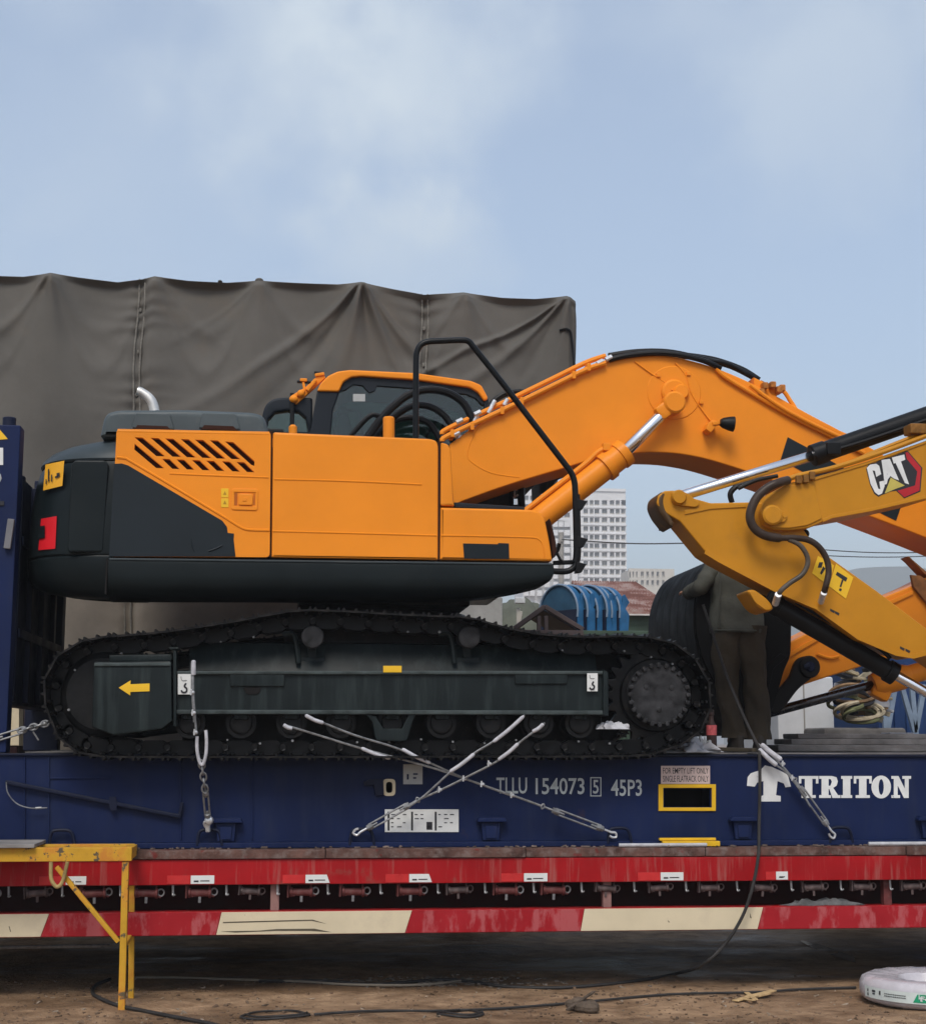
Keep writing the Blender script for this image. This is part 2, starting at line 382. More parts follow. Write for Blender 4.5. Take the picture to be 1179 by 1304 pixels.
RUST = mat('rusty roof sheet', (.23, .10, .075), .8, var=.3, scale=2.5, dirt=(.40, .33, .30, .8), dpos=(.48, .62), dscale=2.5)
HEAPT = mat('olive cover sheet', (.10, .105, .08), .85, var=.25, scale=1.2, bump=.3, bscale=5)
CONC = mat('pale concrete', (.30, .29, .27), .85, var=.15, scale=3, bump=.2, bscale=20)
TOWER = mat('white facade', (.74, .73, .72), .75, var=.04, scale=.3)
TOWERB = mat('beige facade', (.56, .52, .45), .8, var=.06, scale=.3)
PANE = mat('window glass grey', (.13, .135, .15), .25, var=.25, scale=.25)
PANEP = mat('window glass pinkish', (.19, .145, .15), .3, var=.2, scale=.25)
BLUEBOX = mat('deep blue sheet', (.018, .045, .13), .5, var=.15, scale=3)
TRUSS = mat('pale blue steel', (.20, .26, .34), .5, var=.12, scale=8)
CABGREY = mat('cab trim', (.010, .014, .020), .5, var=.1)
WRAP = mat('clear wrapped white film', (.50, .475, .50), .24, var=.08, scale=7, bump=.22, bscale=16, coat=.4)
GREEN = mat('green label print', (.02, .30, .15), .4, var=.08)
STRAW = mat('split wood', (.52, .36, .18), .8, var=.2, scale=20)
CABLE = mat('black cable sheath', (.035, .033, .032), .55, var=.2, scale=10)
def glass(name, tint, rough=.03, mixf=.12):
    m = bpy.data.materials.new(name); m.use_nodes = True; t = m.node_tree; t.nodes.clear()
    o = N(t, 'ShaderNodeOutputMaterial'); a = N(t, 'ShaderNodeBsdfTransparent'); g = N(t, 'ShaderNodeBsdfGlossy'); x = N(t, 'ShaderNodeMixShader')
    a.inputs[0].default_value = (*tint, 1); g.inputs['Roughness'].default_value = rough
    fr = N(t, 'ShaderNodeFresnel'); fr.inputs[0].default_value = 1.5
    mt = N(t, 'ShaderNodeMath', operation='ADD'); mt.inputs[1].default_value = mixf
    L(t, fr.outputs[0], mt.inputs[0]); L(t, mt.outputs[0], x.inputs[0]); L(t, a.outputs[0], x.inputs[1]); L(t, g.outputs[0], x.inputs[2])
    L(t, x.outputs[0], o.inputs[0]); return m
CABGLASS = glass('tinted cab glass', (.40, .56, .53), .04, .03)
# ------------------------------------------------------------------ ground, water, hill
def mud_material():
    m = bpy.data.materials.new('wet mud'); m.use_nodes = True; t = m.node_tree; b = t.nodes['Principled BSDF']
    co = N(t, 'ShaderNodeTexCoord')
    def noi(sc, det=8, st=(1, 1, 1)):
        mpn = N(t, 'ShaderNodeMapping'); mpn.inputs['Scale'].default_value = st; L(t, co.outputs['Object'], mpn.inputs['Vector'])
        n = N(t, 'ShaderNodeTexNoise'); n.inputs['Scale'].default_value = sc; n.inputs['Detail'].default_value = det
        n.inputs['Roughness'].default_value = .62; L(t, mpn.outputs[0], n.inputs['Vector']); return n.outputs['Fac']
    def ramp(f, a, ca, z, cz):
        r = N(t, 'ShaderNodeValToRGB'); r.color_ramp.elements[0].position = a; r.color_ramp.elements[1].position = z
        r.color_ramp.elements[0].color = (*ca, 1); r.color_ramp.elements[1].color = (*cz, 1); L(t, f, r.inputs[0]); return r.outputs[0]
    big, mid, fine, lump = noi(.9, 6, (.6, 1.5, 1)), noi(5, 8), noi(38, 6), noi(15, 4, (.8, 1.2, 1))
    c1 = ramp(mid, .32, (.175, .110, .064), .70, (.41, .28, .175))
    c2 = ramp(big, .40, (.62, .58, .55), .62, (1.15, 1.12, 1.08))
    mm = N(t, 'ShaderNodeMix', data_type='RGBA', blend_type='MULTIPLY'); mm.inputs[0].default_value = 1
    L(t, c1, mm.inputs[6]); L(t, c2, mm.inputs[7])
    sp = ramp(fine, .66, (0, 0, 0), .74, (.6, .6, .6))
    m2 = N(t, 'ShaderNodeMix', data_type='RGBA'); m2.inputs[7].default_value = (.36, .28, .205, 1)
    L(t, sp, m2.inputs[0]); L(t, mm.outputs[2], m2.inputs[6]); L(t, m2.outputs[2], b.inputs['Base Color'])
    L(t, ramp(big, .38, (.28,) * 3, .56, (.80,) * 3), b.inputs['Roughness'])
    b.inputs['Specular IOR Level'].default_value = .18
    bp = N(t, 'ShaderNodeBump'); bp.inputs['Strength'].default_value = .8; bp.inputs['Distance'].default_value = .05
    ad = N(t, 'ShaderNodeMath', operation='ADD'); L(t, mid, ad.inputs[0])
    mu = N(t, 'ShaderNodeMath', operation='MULTIPLY'); mu.inputs[1].default_value = .35; L(t, fine, mu.inputs[0]); L(t, mu.outputs[0], ad.inputs[1])
    a2 = N(t, 'ShaderNodeMath', operation='MULTIPLY_ADD'); a2.inputs[1].default_value = .5; L(t, lump, a2.inputs[0]); L(t, ad.outputs[0], a2.inputs[2]); L(t, a2.outputs[0], bp.inputs['Height']); L(t, bp.outputs[0], b.inputs['Normal'])
    return m
MUD = mud_material()
def gh(x, y):
    k = max(0.0, 1 - max(abs(x - 1) / 9, abs(y + 1) / 7)) ** .5
    return k * (.030 * noise.noise(V((x * .9, y * 1.4, 3.1))) + .012 * noise.noise(V((x * 3.7, y * 4.3, 1.0)))) - .004 * (1 - k)
def axis(lo, hi, step, far):
    a = [lo + step * i for i in range(int((hi - lo) / step) + 1)]
    k = [4, 10, 25, 60, 150, 400, 1000, far]
    return [lo - q for q in reversed(k)] + a + [hi + q for q in k]
xs, ys = axis(-5, 8, .07, 3000), axis(-4.5, 4, .06, 3000)
g = MB(); g.v = [V((x, y, gh(x, y))) for y in ys for x in xs]
nx = len(xs)
g.f = [(j * nx + i, j * nx + i + 1, (j + 1) * nx + i + 1, (j + 1) * nx + i) for j in range(len(ys) - 1) for i in range(nx - 1)]
o = obj('ground', g, MUD, smooth=80, kind='structure', label='wet brown muddy yard ground under and in front of the red trailer')
WATER = mat('muddy water', (.020, .015, .011), .06, var=.1, spec=.5, bump=.35, bscale=14, rvar=.03)
def puddle(cx, cy, rx, ry, seed, label):
    rr = random.Random(seed); p = []
    for i in range(40):
        a = 6.2832 * i / 40; k = 1 + .35 * noise.noise(V((math.cos(a) * 1.4 + seed, math.sin(a) * 1.4, 0))) + .1 * noise.noise(V((math.cos(a) * 4, math.sin(a) * 4, seed)))
        p.append((cx + rx * k * math.cos(a), cy + ry * k * math.sin(a)))
    m = MB(); m.add([V((q[0], q[1], .0035)) for q in p], [tuple(range(len(p)))])
    return obj('puddle', m, WATER, smooth=0, kind='structure', label=label)
q = G(1056, 1212); puddle(q.x, q.y, .075, .60, 9, 'narrow shallow puddle under the trailer near the white roll')
# HAZE: thin even air round the camera and everything built
hz = bpy.data.materials.new('thin haze'); hz.use_nodes = True; t_ = hz.node_tree; t_.nodes.clear()
ho_ = N(t_, 'ShaderNodeOutputMaterial'); hv_ = N(t_, 'ShaderNodeVolumePrincipled'); hv_.inputs['Density'].default_value = .0011; hv_.inputs['Color'].default_value = (.90, .91, .92, 1); hv_.inputs['Anisotropy'].default_value = .1
L(t_, hv_.outputs[0], ho_.inputs['Volume'])
m = MB(); m.box(-3100, 3100, -3100, 3100, -3.2, 125)
hzo = obj('haze', m, hz, None, smooth=0, kind='stuff', label='thin pale haze in the air over the whole yard and town')
# far hill at the right
HILL = mat('far hill scrub', (.09, .11, .10), .9, var=.1, scale=.004)
m = MB(); hx = [(P(q, 760, 1000).x, P(q, r, 1000).z) for q, r in ((1020, 758), (1060, 752), (1095, 742), (1120, 724), (1145, 708), (1180, 702), (1230, 703), (1290, 722), (1360, 745), (1430, 758))]
hp = [V((a, 0, b)) for a, b in hx]; hp = spl(hp, 6); rings = []
for k in range(13):
    a = math.pi * k / 12
    rings.append([V((q.x + 4 * noise.noise(V((q.x * .02, k, 0))), 1100 - 100 * math.cos(a), -2 + (q.z + 2) * math.sin(a) ** .6)) for q in hp])
m.loft(rings, False, closed=False)
obj('hill', m, HILL, smooth=80, kind='structure', label='hazy grey hill rising far behind the yellow arm at right')

# ------------------------------------------------------------------ red low-bed trailer
YT = -0.15
zc = lambda y, Y=0.0, x=590: P(x, y, Y).z
ZD = zc(1078.5)                       # trailer deck top = underside of the flat rack
Z_RT, Z_RB = zc(1093, YT), zc(1125, YT)
Z_ST, Z_SB = zc(1158.5, YT), zc(1188.5, YT)
XL, XR = -4.6, 9.2
tr = thing('low_bed_trailer', 'long red low-bed trailer with red and cream striped lower rail, carrying the blue flat rack', 'trailer', (2.2, 1.2, 0))
m = MB(); m.box(XL, XR, YT, YT + .09, Z_RB, Z_RT, .006)
obj('side_rail', m, RED, tr)
x = XL; k = 0
while x < XR:
    l = 1.1 + .5 * random.random(); m = MB(); dz = random.uniform(-.006, .002)
    m.box(x + .004, min(x + l, XR), YT - .012 + random.uniform(-.006, .006), YT + .148, Z_RT + .003, ZD - .002 + (0 if False else dz * .5), .006)
    obj('deck_board', m, WOODD, tr); x += l; k += 1
m = MB(); m.box(XL, XR, YT + .155, 2.55, Z_RT - .03, ZD - .004, .004); obj('deck', m, WOODD, tr)
m = MB(); m.box(XL, XR, 2.46, 2.55, Z_RB, Z_RT - .034, .006); obj('far_side_rail', m, RED, tr)
m = MB()
m.box(XL, XR, YT + .42, YT + .44, Z_SB + .05, Z_RB + .05); obj('recess_plate', m, REDD, tr)
m = MB(); m.box(XL, XR, .7, .9, Z_SB + .1, Z_RT - .04, .01); m.box(XL, XR, 1.5, 1.7, Z_SB + .1, Z_RT - .04, .01)
for k in range(14): m.box(XL + .5 + k, XL + .6 + k, .91, 1.49, Z_SB + .18, Z_RT - .06)
obj('chassis_beam', m, REDD, tr)
m = MB(); m.box(XL, XR, YT + .006, YT + .05, Z_SB, Z_ST, .004); m.box(XL, XR, YT + .052, YT + .16, Z_ST - .02, Z_ST - .005)
obj('lower_rail', m, RED, tr)
cuts = [(-300, -304), (-140, -146), (63, 52), (282, 275), (525, 516), (744, 739), (972, 965), (1196, 1190), (1420, 1414)]
for i in range(len(cuts) - 1):
    a0, a1 = P(cuts[i][0], 1158, YT).x + .002, P(cuts[i][1], 1188, YT).x + .002
    b0, b1 = P(cuts[i + 1][0], 1158, YT).x - .002, P(cuts[i + 1][1], 1188, YT).x - .002
    m = MB(); m.prism([(a1, Z_SB + .004), (b1, Z_SB + .004), (b0, Z_ST - .004), (a0, Z_ST - .004)], YT, YT + .005, bev=.002)
    obj('reflective_panel', m, STRIPEW if i % 2 == 1 else STRIPER, tr, label='cream panel of the striped lower rail' if i % 2 == 1 else 'red panel of the striped lower rail')
for pts_ in ([(284, 1174.5), (398, 1171.5), (416, 1177), (397, 1173), (284, 1176)], [(281, 1186.5), (330, 1185.5), (352, 1183.5), (400, 1183), (422, 1187.5), (395, 1186), (350, 1186), (300, 1188)], [(12, 1180), (14, 1187), (13, 1187), (11, 1180)], [(850, 1172), (853, 1175), (851, 1175)], [(955, 1163), (957, 1170), (955, 1169)]):
    m = MB(); m.pxp(pts_, YT - .0015, YT - .0003, .0001); obj('scrape_mark', m, mat('scrape grime', (.10, .085, .06), .8, var=.3), tr)
for px in (350, 773, 1130, -80):
    p = P(px, 1140, YT + .06); m = MB(); m.box(p.x - .028, p.x + .028, YT + .055, YT + .12, Z_ST - .02, Z_RB + .002, .004)
    obj('rail_post', m, mat('dusty pink post', (.30, .17, .15), .7, var=.2) if px != 1130 else REDW, tr)
for i, (a, b, c) in enumerate(((50, 84, 110), (213, 243, 273), (360, 389, 420), (491, 521, 550), (638, 667, 697), (812, 841, 870), (975, 988, 1003))):
    p, q, r = P(a, 1118, YT).x, P(b, 1118, YT).x, P(c, 1118, YT).x
    z0, z1 = zc(1123.5, YT), zc(1113, YT)
    m = MB(); m.prism([(p, z0), (q - .002, z0), (q - .002, z1), (p, z1)], YT - .004, YT, bev=.001); obj('red_reflector', m, STICKR, tr)
    m = MB(); m.prism([(q, z0), (r, z0), (r - (.02 if i in (2, 3) else 0), z1), (q, z1)], YT - .004, YT, bev=.001); wr = obj('white_reflector', m, PAPER, tr)
    m = MB(); m.box(q + .02, q + .05, YT - .0055, YT - .0045, z0 + .012, z0 + .022); m.box(q + .06, r - .03, YT - .0055, YT - .0045, z0 + .016, z0 + .022); obj('print', m, INK, wr)
# winch: bracket mesh + drum + ring
def winch():
    m = MB(); zt = Z_RB - .001
    for s in (-.075, .06):
        m.tube([V((s, .03, 0)), V((s - .004, .02, -.03)), V((s + .004, .015, -.062)), V((s + .03, .015, -.075))], .006, 6)
    m.box(-.095, -.083, 0, .055, -.085, -.003, .003)
    straps = m; m = MB(); m.lathe(V((-.08, .025, -.052)), V((.072, .025, -.052)), [(0, .02), (.02, .031), (.12, .031), (.14, .024), (.86, .024), (.88, .033), (.98, .033), (1, .02)], 14)
    o = obj('winch', m, REDW, tr, loc=(0, 0, 0), local=True); obj('strap', straps, REDW, o, local=True)
    m = MB(); m.tube([V((.088 + .020 * math.cos(a), .025, -.045 + .022 * math.sin(a))) for a in [6.2832 * i / 10 for i in range(10)]], .0055, 6, 2, True)
    m.box(-.012, .006, .018, .03, -.115, -.07, .003)
    obj('ratchet_ring', m, STEEL, o, local=True)
    return o
w0 = None
for i, px in enumerate((-22, 46, 120, 187, 255, 320, 384, 451, 524, 584, 646, 707, 774, 840, 905, 974, 1037, 1100, 1163)):
    loc = V((P(px, 1138, YT + .03).x, YT + .03, Z_RB - .002)) - tr.location
    if w0 is None: w0 = winch(); w0.location = loc
    else:
        c = dup(w0, loc); c.rotation_euler = (0, random.uniform(-.09, .09), random.uniform(-.1, .1))
        if px > 740 or i % 4 == 1:
            for q_ in [c] + list(c.children):
                q_.material_slots[0].link = 'OBJECT'; q_.material_slots[0].material = GREYW; c.scale = (random.uniform(.82, .98),) * 3
    q = P(px + 33, 1130, YT + .03)
    m = MB(); m.cyl(V((q.x, YT + .03, Z_RB + .01)), V((q.x + .003, YT + .03, Z_RB - .055)), .008, 8)
    m.tube([V((q.x + .003, YT + .03, Z_RB - .05)), V((q.x + .003, YT + .02, Z_RB - .066)), V((q.x + .018, YT + .02, Z_RB - .06))], .006, 6)
    obj('tie_hook', m, STEEL, tr)
m = MB()
for s in range(2):
    for k in range(3): m.lathe(V((6.3 + k * 1.1, .05 + s * 1.9, .42)), V((6.3 + k * 1.1, .5 + s * 1.9, .42)), [(0, .30), (.03, .39), (.2, .42), (.8, .42), (.97, .39), (1, .3)], 28)
obj('wheel', m, BLACK, tr)
m = MB(); m.tube([P(-60, 1208, .35), P(60, 1206, .35), P(140, 1205, .35)], .012, 8); obj('brake_pipe', m, STEEL, tr)

# ------------------------------------------------------------------ blue flat rack
ZR = zc(960.5)
rk = thing('flat_rack', 'long blue flat rack container base with white lettering, on the red trailer', 'flat rack', (2.2, 1.2, ZD))
RX0, RX1 = P(-34, 1000, 0).x, 9.0
def rect(x0, y0, x1, y1, Y=0.0): return XZ([(x0, y1), (x1, y1), (x1, y0), (x0, y0)], Y)
m = MB()
zb, zt = ZD + .036, ZR - .016
m.prism([(RX0, zb), (RX1, zb), (RX1, zt), (RX0, zt)], 0.0, .03, holes=[rect(845.5, 1004.5, 904.5, 1028), rnd(rect(491.5, 996, 499.5, 1010), .02)], bev=.002)
obj('side_web', m, NAVY, rk)
m = MB(); m.box(RX0, RX1, -.022, .30, ZR - .0155, ZR, .004); obj('top_flange', m, NAVYD, rk)
m = MB(); m.box(RX0, RX1, -.05, .30, ZD, ZD + .0355, .005); obj('bottom_flange', m, NAVY, rk)
m = MB(); m.box(RX0, RX1, 2.14, 2.44, ZD, ZR, .006); obj('far_side_beam', m, NAVYD, rk)
m = MB(); m.box(RX0, RX1, .302, 2.138, ZD + .05, ZR - .09); obj('floor_pan', m, DARK, rk)
yy = .10
for k in range(12):
    if yy > 2.3: break
    m = MB(); wd = .178
    m.box(RX0 + .3, RX1 - .02, yy, yy + wd, ZR - .08 if yy > .3 else ZR + .001, ZR + .012 + random.uniform(-.004, .003), .006)
    obj('floor_plank', m, PLANK, rk); yy += wd + .007
# recessed cavities behind the openings
p, q = P(843, 1031, 0), P(908, 1003, 0)
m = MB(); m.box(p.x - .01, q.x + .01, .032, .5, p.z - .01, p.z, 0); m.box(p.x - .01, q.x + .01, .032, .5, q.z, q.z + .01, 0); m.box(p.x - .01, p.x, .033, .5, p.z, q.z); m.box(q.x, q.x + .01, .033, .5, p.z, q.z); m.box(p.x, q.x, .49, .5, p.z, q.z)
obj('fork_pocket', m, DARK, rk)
m = MB(); m.prism(rect(838, 999, 911, 1033), -.012, -.0005, holes=[rect(844, 1003.6, 905.8, 1028.6)], bev=.003); obj('fork_pocket_frame', m, YBRIGHT, rk)
m = MB(); m.prism(rnd(rect(487.5, 992, 503.5, 1014), .03), -.008, -.0005, holes=[rnd(rect(491.5, 996, 499.5, 1010), .02)], bev=.003); obj('lashing_hole_rim', m, STRIPEW, rk)
m = MB(); m.pxp([(463, 996), (470, 993), (488, 992), (489, 1012), (478, 1014), (476, 1000), (464, 1001)], -.03, -.001, .004); obj('latch', m, NAVYD, rk)
def decal(name, pts, mt, Y=-.004, d=.0035, parent=None, r=0.0, label=None):
    m = MB(); m.pxp(pts, Y, Y + d, .001, r); return obj(name, m, mt, parent or rk, label=label)
def qd(x0, y0, x1, y1): return [(x0, y1), (x1, y1), (x1, y0), (x0, y0)]
# text
def lettering(name, items, mt, parent, Y=-.0015, off=.0):
    for t, rc in items: m = MB(); m.text(t, rc, Y, off); o = obj(name, m, mt, parent, smooth=0)
    return o
lettering('serial_lettering', [('TLLU', (632, 990.5, 671, 1011)), ('154073', (682, 991, 744, 1012)), ('5', (755, 993.5, 762, 1011)), ('45P3', (778, 993, 817, 1014))], LETTERG, rk, off=.012)
m = MB(); m.prism(rect(751.5, 990, 765.5, 1014.5), -.002, -.0005, holes=[rect(752.7, 991.3, 764.3, 1013.2)], bev=.0003); obj('serial_box', m, LETTERG, rk)
# TRITON in slab serifs
def slab(ch, x0, x1, y0, y1):
    W, H = x1 - x0, y1 - y0; sx = W; t = H * .13; st = 9.5; mid = (x0 + x1) / 2; o = []
    bx = lambda a, b, c, d: o.append(([(a, d), (c, d), (c, b), (a, b)], []))
    if ch == 'T':
        o.append(([(mid - st / 2, y1 - t), (mid - st / 2, y0 + t), (x0 + 3.2, y0 + t), (x0 + 3.2, y0 + H * .34), (x0, y0 + H * .34), (x0, y0), (x1, y0), (x1, y0 + H * .34), (x1 - 3.2, y0 + H * .34), (x1 - 3.2, y0 + t), (mid + st / 2, y0 + t), (mid + st / 2, y1 - t), (mid + st * .95, y1 - t), (mid + st * .95, y1), (mid - st * .95, y1), (mid - st * .95, y1 - t)], []))
    if ch == 'I':
        o.append(([(x0, y0), (x1, y0), (x1, y0 + t), (mid + st / 2, y0 + t), (mid + st / 2, y1 - t), (x1, y1 - t), (x1, y1), (x0, y1), (x0, y1 - t), (mid - st / 2, y1 - t), (mid - st / 2, y0 + t), (x0, y0 + t)], []))
    if ch == 'N':
        o.append(([(x0, y0), (x0 + 9, y0), (x1 - 8, y1 - 12), (x1 - 8, y0 + t), (x1 - 11, y0 + t), (x1 - 11, y0), (x1, y0), (x1, y0 + t), (x1 - 3, y0 + t), (x1 - 3, y1), (x1 - 9, y1), (x0 + 8, y0 + 12), (x0 + 8, y1 - t), (x0 + 11, y1 - t), (x0 + 11, y1), (x0, y1), (x0, y1 - t), (x0 + 3, y1 - t), (x0 + 3, y0 + t), (x0, y0 + t)], []))
    if ch == 'O':
        e = lambda a, b, n=26: [(mid + a * math.cos(6.2832 * i / n), (y0 + y1) / 2 + b * math.sin(6.2832 * i / n)) for i in range(n)]
        o.append((e(W / 2, H / 2 + .6), [e(W / 2 - 9.2, H / 2 - 4)]))
    if ch == 'R':
        b = [(x0, y0), (x0 + W * .6, y0), (x0 + W * .82, y0 + H * .06), (x0 + W * .88, y0 + H * .25), (x0 + W * .82, y0 + H * .44), (x0 + W * .66, y0 + H * .54), (x1 - 3, y1 - t), (x1, y1 - t), (x1, y1), (x1 - 10, y1), (x0 + 13, y0 + H * .6), (x0 + 12, y0 + H * .6), (x0 + 12, y1 - t), (x0 + 15, y1 - t), (x0 + 15, y1), (x0, y1), (x0, y1 - t), (x0 + 3, y1 - t), (x0 + 3, y0 + t), (x0, y0 + t)]
        o.append((b, [[(x0 + 12, y0 + t), (x0 + W * .55, y0 + t + .5), (x0 + W * .6, y0 + H * .26), (x0 + W * .53, y0 + H * .44), (x0 + 12, y0 + H * .45)]]))
    return o
m = MB()
for ch, a, b in (('T', 1017, 1042), ('R', 1043, 1070), ('I', 1071, 1085), ('T', 1087, 1110), ('O', 1109.5, 1134.5), ('N', 1135, 1160)):
    for ou, ho in slab(ch, a, b, 988.5, 1016.5): m.pxp(ou, -.003, -.0008, .0003, holes=ho)
obj('brand_letter', m, LETTER, rk, smooth=0)
m = MB()
m.pxp([(951, 1001), (952, 990), (956, 985), (968, 981), (974, 975), (983, 977), (996, 983), (1003, 987), (1007, 1002), (1000, 1003), (998, 998), (990, 995), (988, 1013), (994, 1014), (994, 1021), (966, 1021), (966, 1015), (972, 1013), (972, 995), (964, 997), (961, 1002)], -.003, -.0008, .0003)
obj('brand_emblem', m, LETTER, rk, smooth=0)
sg = decal('sign_plate', qd(841.5, 975.5, 904, 998.5), PINK, -.006, .005)
lettering('sign_text', [('FOR EMPTY LIFT ONLY', (844, 978, 902, 985.5)), ('SINGLE FLATRACK ONLY', (844, 988, 902, 996))], INK, sg, -.0066, .004)
dp = decal('data_plate', qd(490, 1031, 584, 1060), PAPER, -.005, .004)
m = MB()
for a, b in ((493.5, 496), (523.5, 526), (553.5, 556)): m.pxp(qd(a, 1034, b, 1058), -.0062, -.0052, .0003)
m.pxp(qd(543, 1047, 550.5, 1057), -.0062, -.0052, .0003)
for c in range(3):
    for k in range(4):
        for q in range(3):
            if random.random() < .7:
                x = 498 + c * 30 + q * 7.5; y = 1037 + k * 5.2; m.pxp(qd(x, y, x + random.uniform(3, 6), y + 1.3), -.0062, -.0052, .0002)
obj('print', m, INK, dp)
dp = decal('small_plate', qd(513.5, 973.5, 538, 999), PAPERG, -.005, .004)
m = MB(); m.pxp(qd(518, 986, 520.5, 993), -.0062, -.0052, .0002); m.pxp(qd(526, 985, 532, 987), -.0062, -.0052, .0002); m.pxp(qd(526, 990, 530, 992), -.0062, -.0052, .0002); obj('print', m, NAVY, dp)
# stiffener ribs and welded lugs
m = MB()
for px in (30, 61, 229, 320): m.pxp(qd(px, 964, px + 2.2, 1069), -.012, -.0005, .002)
m.pxp(qd(61, 990, 141, 992.2), -.01, -.0005, .002)
obj('stiffener', m, NAVY, rk)
def pocket():
    m = MB()
    m.prism([(-.085, .075), (.085, .075), (.10, .055), (.10, .045), (-.10, .045), (-.10, .055)], -.075, -.002, bev=.005)
    m.prism([(-.072, .044), (.06, .044), (.05, -.075), (-.06, -.075)], -.045, -.002, bev=.006)
    m.prism([(-.045, .02), (.035, .02), (.03, -.062), (-.04, -.062)], -.056, -.0455, bev=.004)
    return obj('lashing_pocket', m, NAVY, rk, local=True)
w0 = None
for px in (289, 625, 945, 1183):
    loc = V((P(px, 1062, 0).x, -.001, ZD + .118)) - rk.location
    if w0 is None: w0 = pocket(); w0.location = loc
    else: dup(w0, loc)
def ring(px, Y=-.045):
    p = P(px, 1072, Y); z0 = ZD + .02; m = MB()
    m.tube([V((p.x - .085, Y, z0)), V((p.x - .075, Y, z0 + .075)), V((p.x - .05, Y, z0 + .098)), V((p.x + .03, Y, z0 + .098)), V((p.x + .06, Y, z0 + .07)), V((p.x + .075, Y, z0))], .011, 8, 5)
    return obj('lashing_ring', m, NAVYD, rk)
for px in (80, 268, 462, 790, 1072): ring(px)
# hinged bar on the left part of the web
m = MB(); m.bar(P(7, 996, -.03), P(229, 1040, -.03), .03, .026, .006); m.bar(P(228, 1042, -.03), P(232, 1022, -.03), .02, .02, .004)
bar = obj('hinged_bar', m, NAVYD, rk)
m = MB(); m.pxp([(139, 1015), (148, 1015), (149, 1032), (141, 1033)], -.05, -.046, .001); m.box(P(144, 1024, 0).x - .02, P(144, 1024, 0).x + .02, -.046, -.0005, P(144, 1028, 0).z, P(144, 1018, 0).z); obj('clamp', m, NAVYD, bar)
m = MB(); m.tube([P(8, 996, -.05), P(10, 1010, -.05), P(22, 1024, -.05), P(40, 1029.5, -.05), P(60, 1029, -.05)], .004, 6); m.cyl(P(45, 1029.5, -.05), P(53, 1029, -.05), .008, 8); obj('safety_wire', m, STEEL, bar)
# end wall at the left
ew = MB(); px0, px1 = P(-34, 700, 0).x, P(17.5, 740, .0).x
zt = P(20, 541, 0).z
ew.box(px0, px1, .0, .16, ZR + .002, zt, .012)
ep = obj('end_post', ew, NAVY, rk)
m = MB(); m.cyl(V((px1 - .09, .08, zt)), V((px1 - .09, .08, zt + .065)), .045, 16); obj('post_knob', m, NAVYD, ep)
m = MB(); m.box(px0, px1, 2.28, 2.44, ZR + .002, zt, .012); obj('end_post', m, NAVYD, rk)
m = MB(); zwb, zwt = P(20, 898, .4).z, P(20, 603, .3).z
m.box(px0 + .05, px1 - .05, .165, 2.275, zwb, zwt, .01)
for k in range(4): m.box(px1 - .048, px1 - .006, .25 + k * .55, .33 + k * .55, zwb + .02, zwt - .02, .008)
m.box(px1 - .004, px1 + .01, .25, 2.2, zwb + .45, zwb + .51, .004); m.box(px1 - .004, px1 + .01, .25, 2.2, zwt - .5, zwt - .44, .004)
obj('end_panel', m, NAVYD, rk)
decal('warning_triangle', [(-13, 561), (10, 559), (-1, 546)], STICKY, -.004, .003)
decal('white_label', qd(-12, 570, 4, 592), PAPER, -.004, .003)
decal('round_label', [(-3, 601), (1, 604), (2, 609), (0, 614), (-3, 616), (-12, 615), (-12, 602)], PAPERG, -.004, .003)
decal('dark_plug', qd(-4, 638, 5, 643.5), INK, -.01, .009)
m = MB(); m.bar(P(14.5, 661, -.03), P(9, 699, -.03), .03, .045, .006); obj('locking_bar', m, mat('grey bar', (.16, .16, .17), .5), rk)

# ------------------------------------------------------------------ tarpaulin covered cargo on a second trailer behind
YB = 3.35
cg = thing('covered_cargo', 'tall cargo under a creased grey tarpaulin behind the orange excavator', 'cargo', (0, 4.5, 0))
top = [(-90, 350), (-40, 345), (0, 349), (30, 350), (65, 346), (100, 351), (150, 357), (182, 353), (197, 350), (240, 355), (290, 357.5), (330, 355.5), (380, 358), (430, 360), (460, 358), (500, 366), (540, 373), (590, 371), (640, 377), (682, 378.5), (722, 375.5), (731, 381)]
tp = [P(a, b, YB) for a, b in top]
def ztop(x):
    for a, b in zip(tp, tp[1:]):
        if x <= b.x: return lerp(a.z, b.z, max(0, min(1, (x - a.x) / (b.x - a.x))))
    return tp[-1].z
peaks = [P(a, b, YB).x for a, b in ((-70, 346), (65, 346), (197, 350), (330, 355), (460, 358), (590, 371), (722, 375))]
ropex = [P(176, 480, YB).x, P(541, 450, YB).x]
RAYS = [[(-.55, .6), (-.16, 1.0), (.22, -.8), (.62, .9)], [(-.75, .8), (-.3, -.7), (.12, .9), (.5, .6)], [(-.5, .7), (-.1, .5), (.35, .9), (.9, .8)], [(-1.1, .9), (-.45, .5), (.3, .3), (.8, .5)], [(-.95, .9), (-.55, -.8), (-.2, 1.1), (.1, -.9), (.38, 1.1), (.75, .7)], [(-.6, .7), (.25, .8), (.7, .6)], [(-1.5, 1.0), (-.9, .9), (-.45, -.5), (-.15, .6)]]
RS = [.5, .8, .25, .3, 1.15, .5, 1.0]
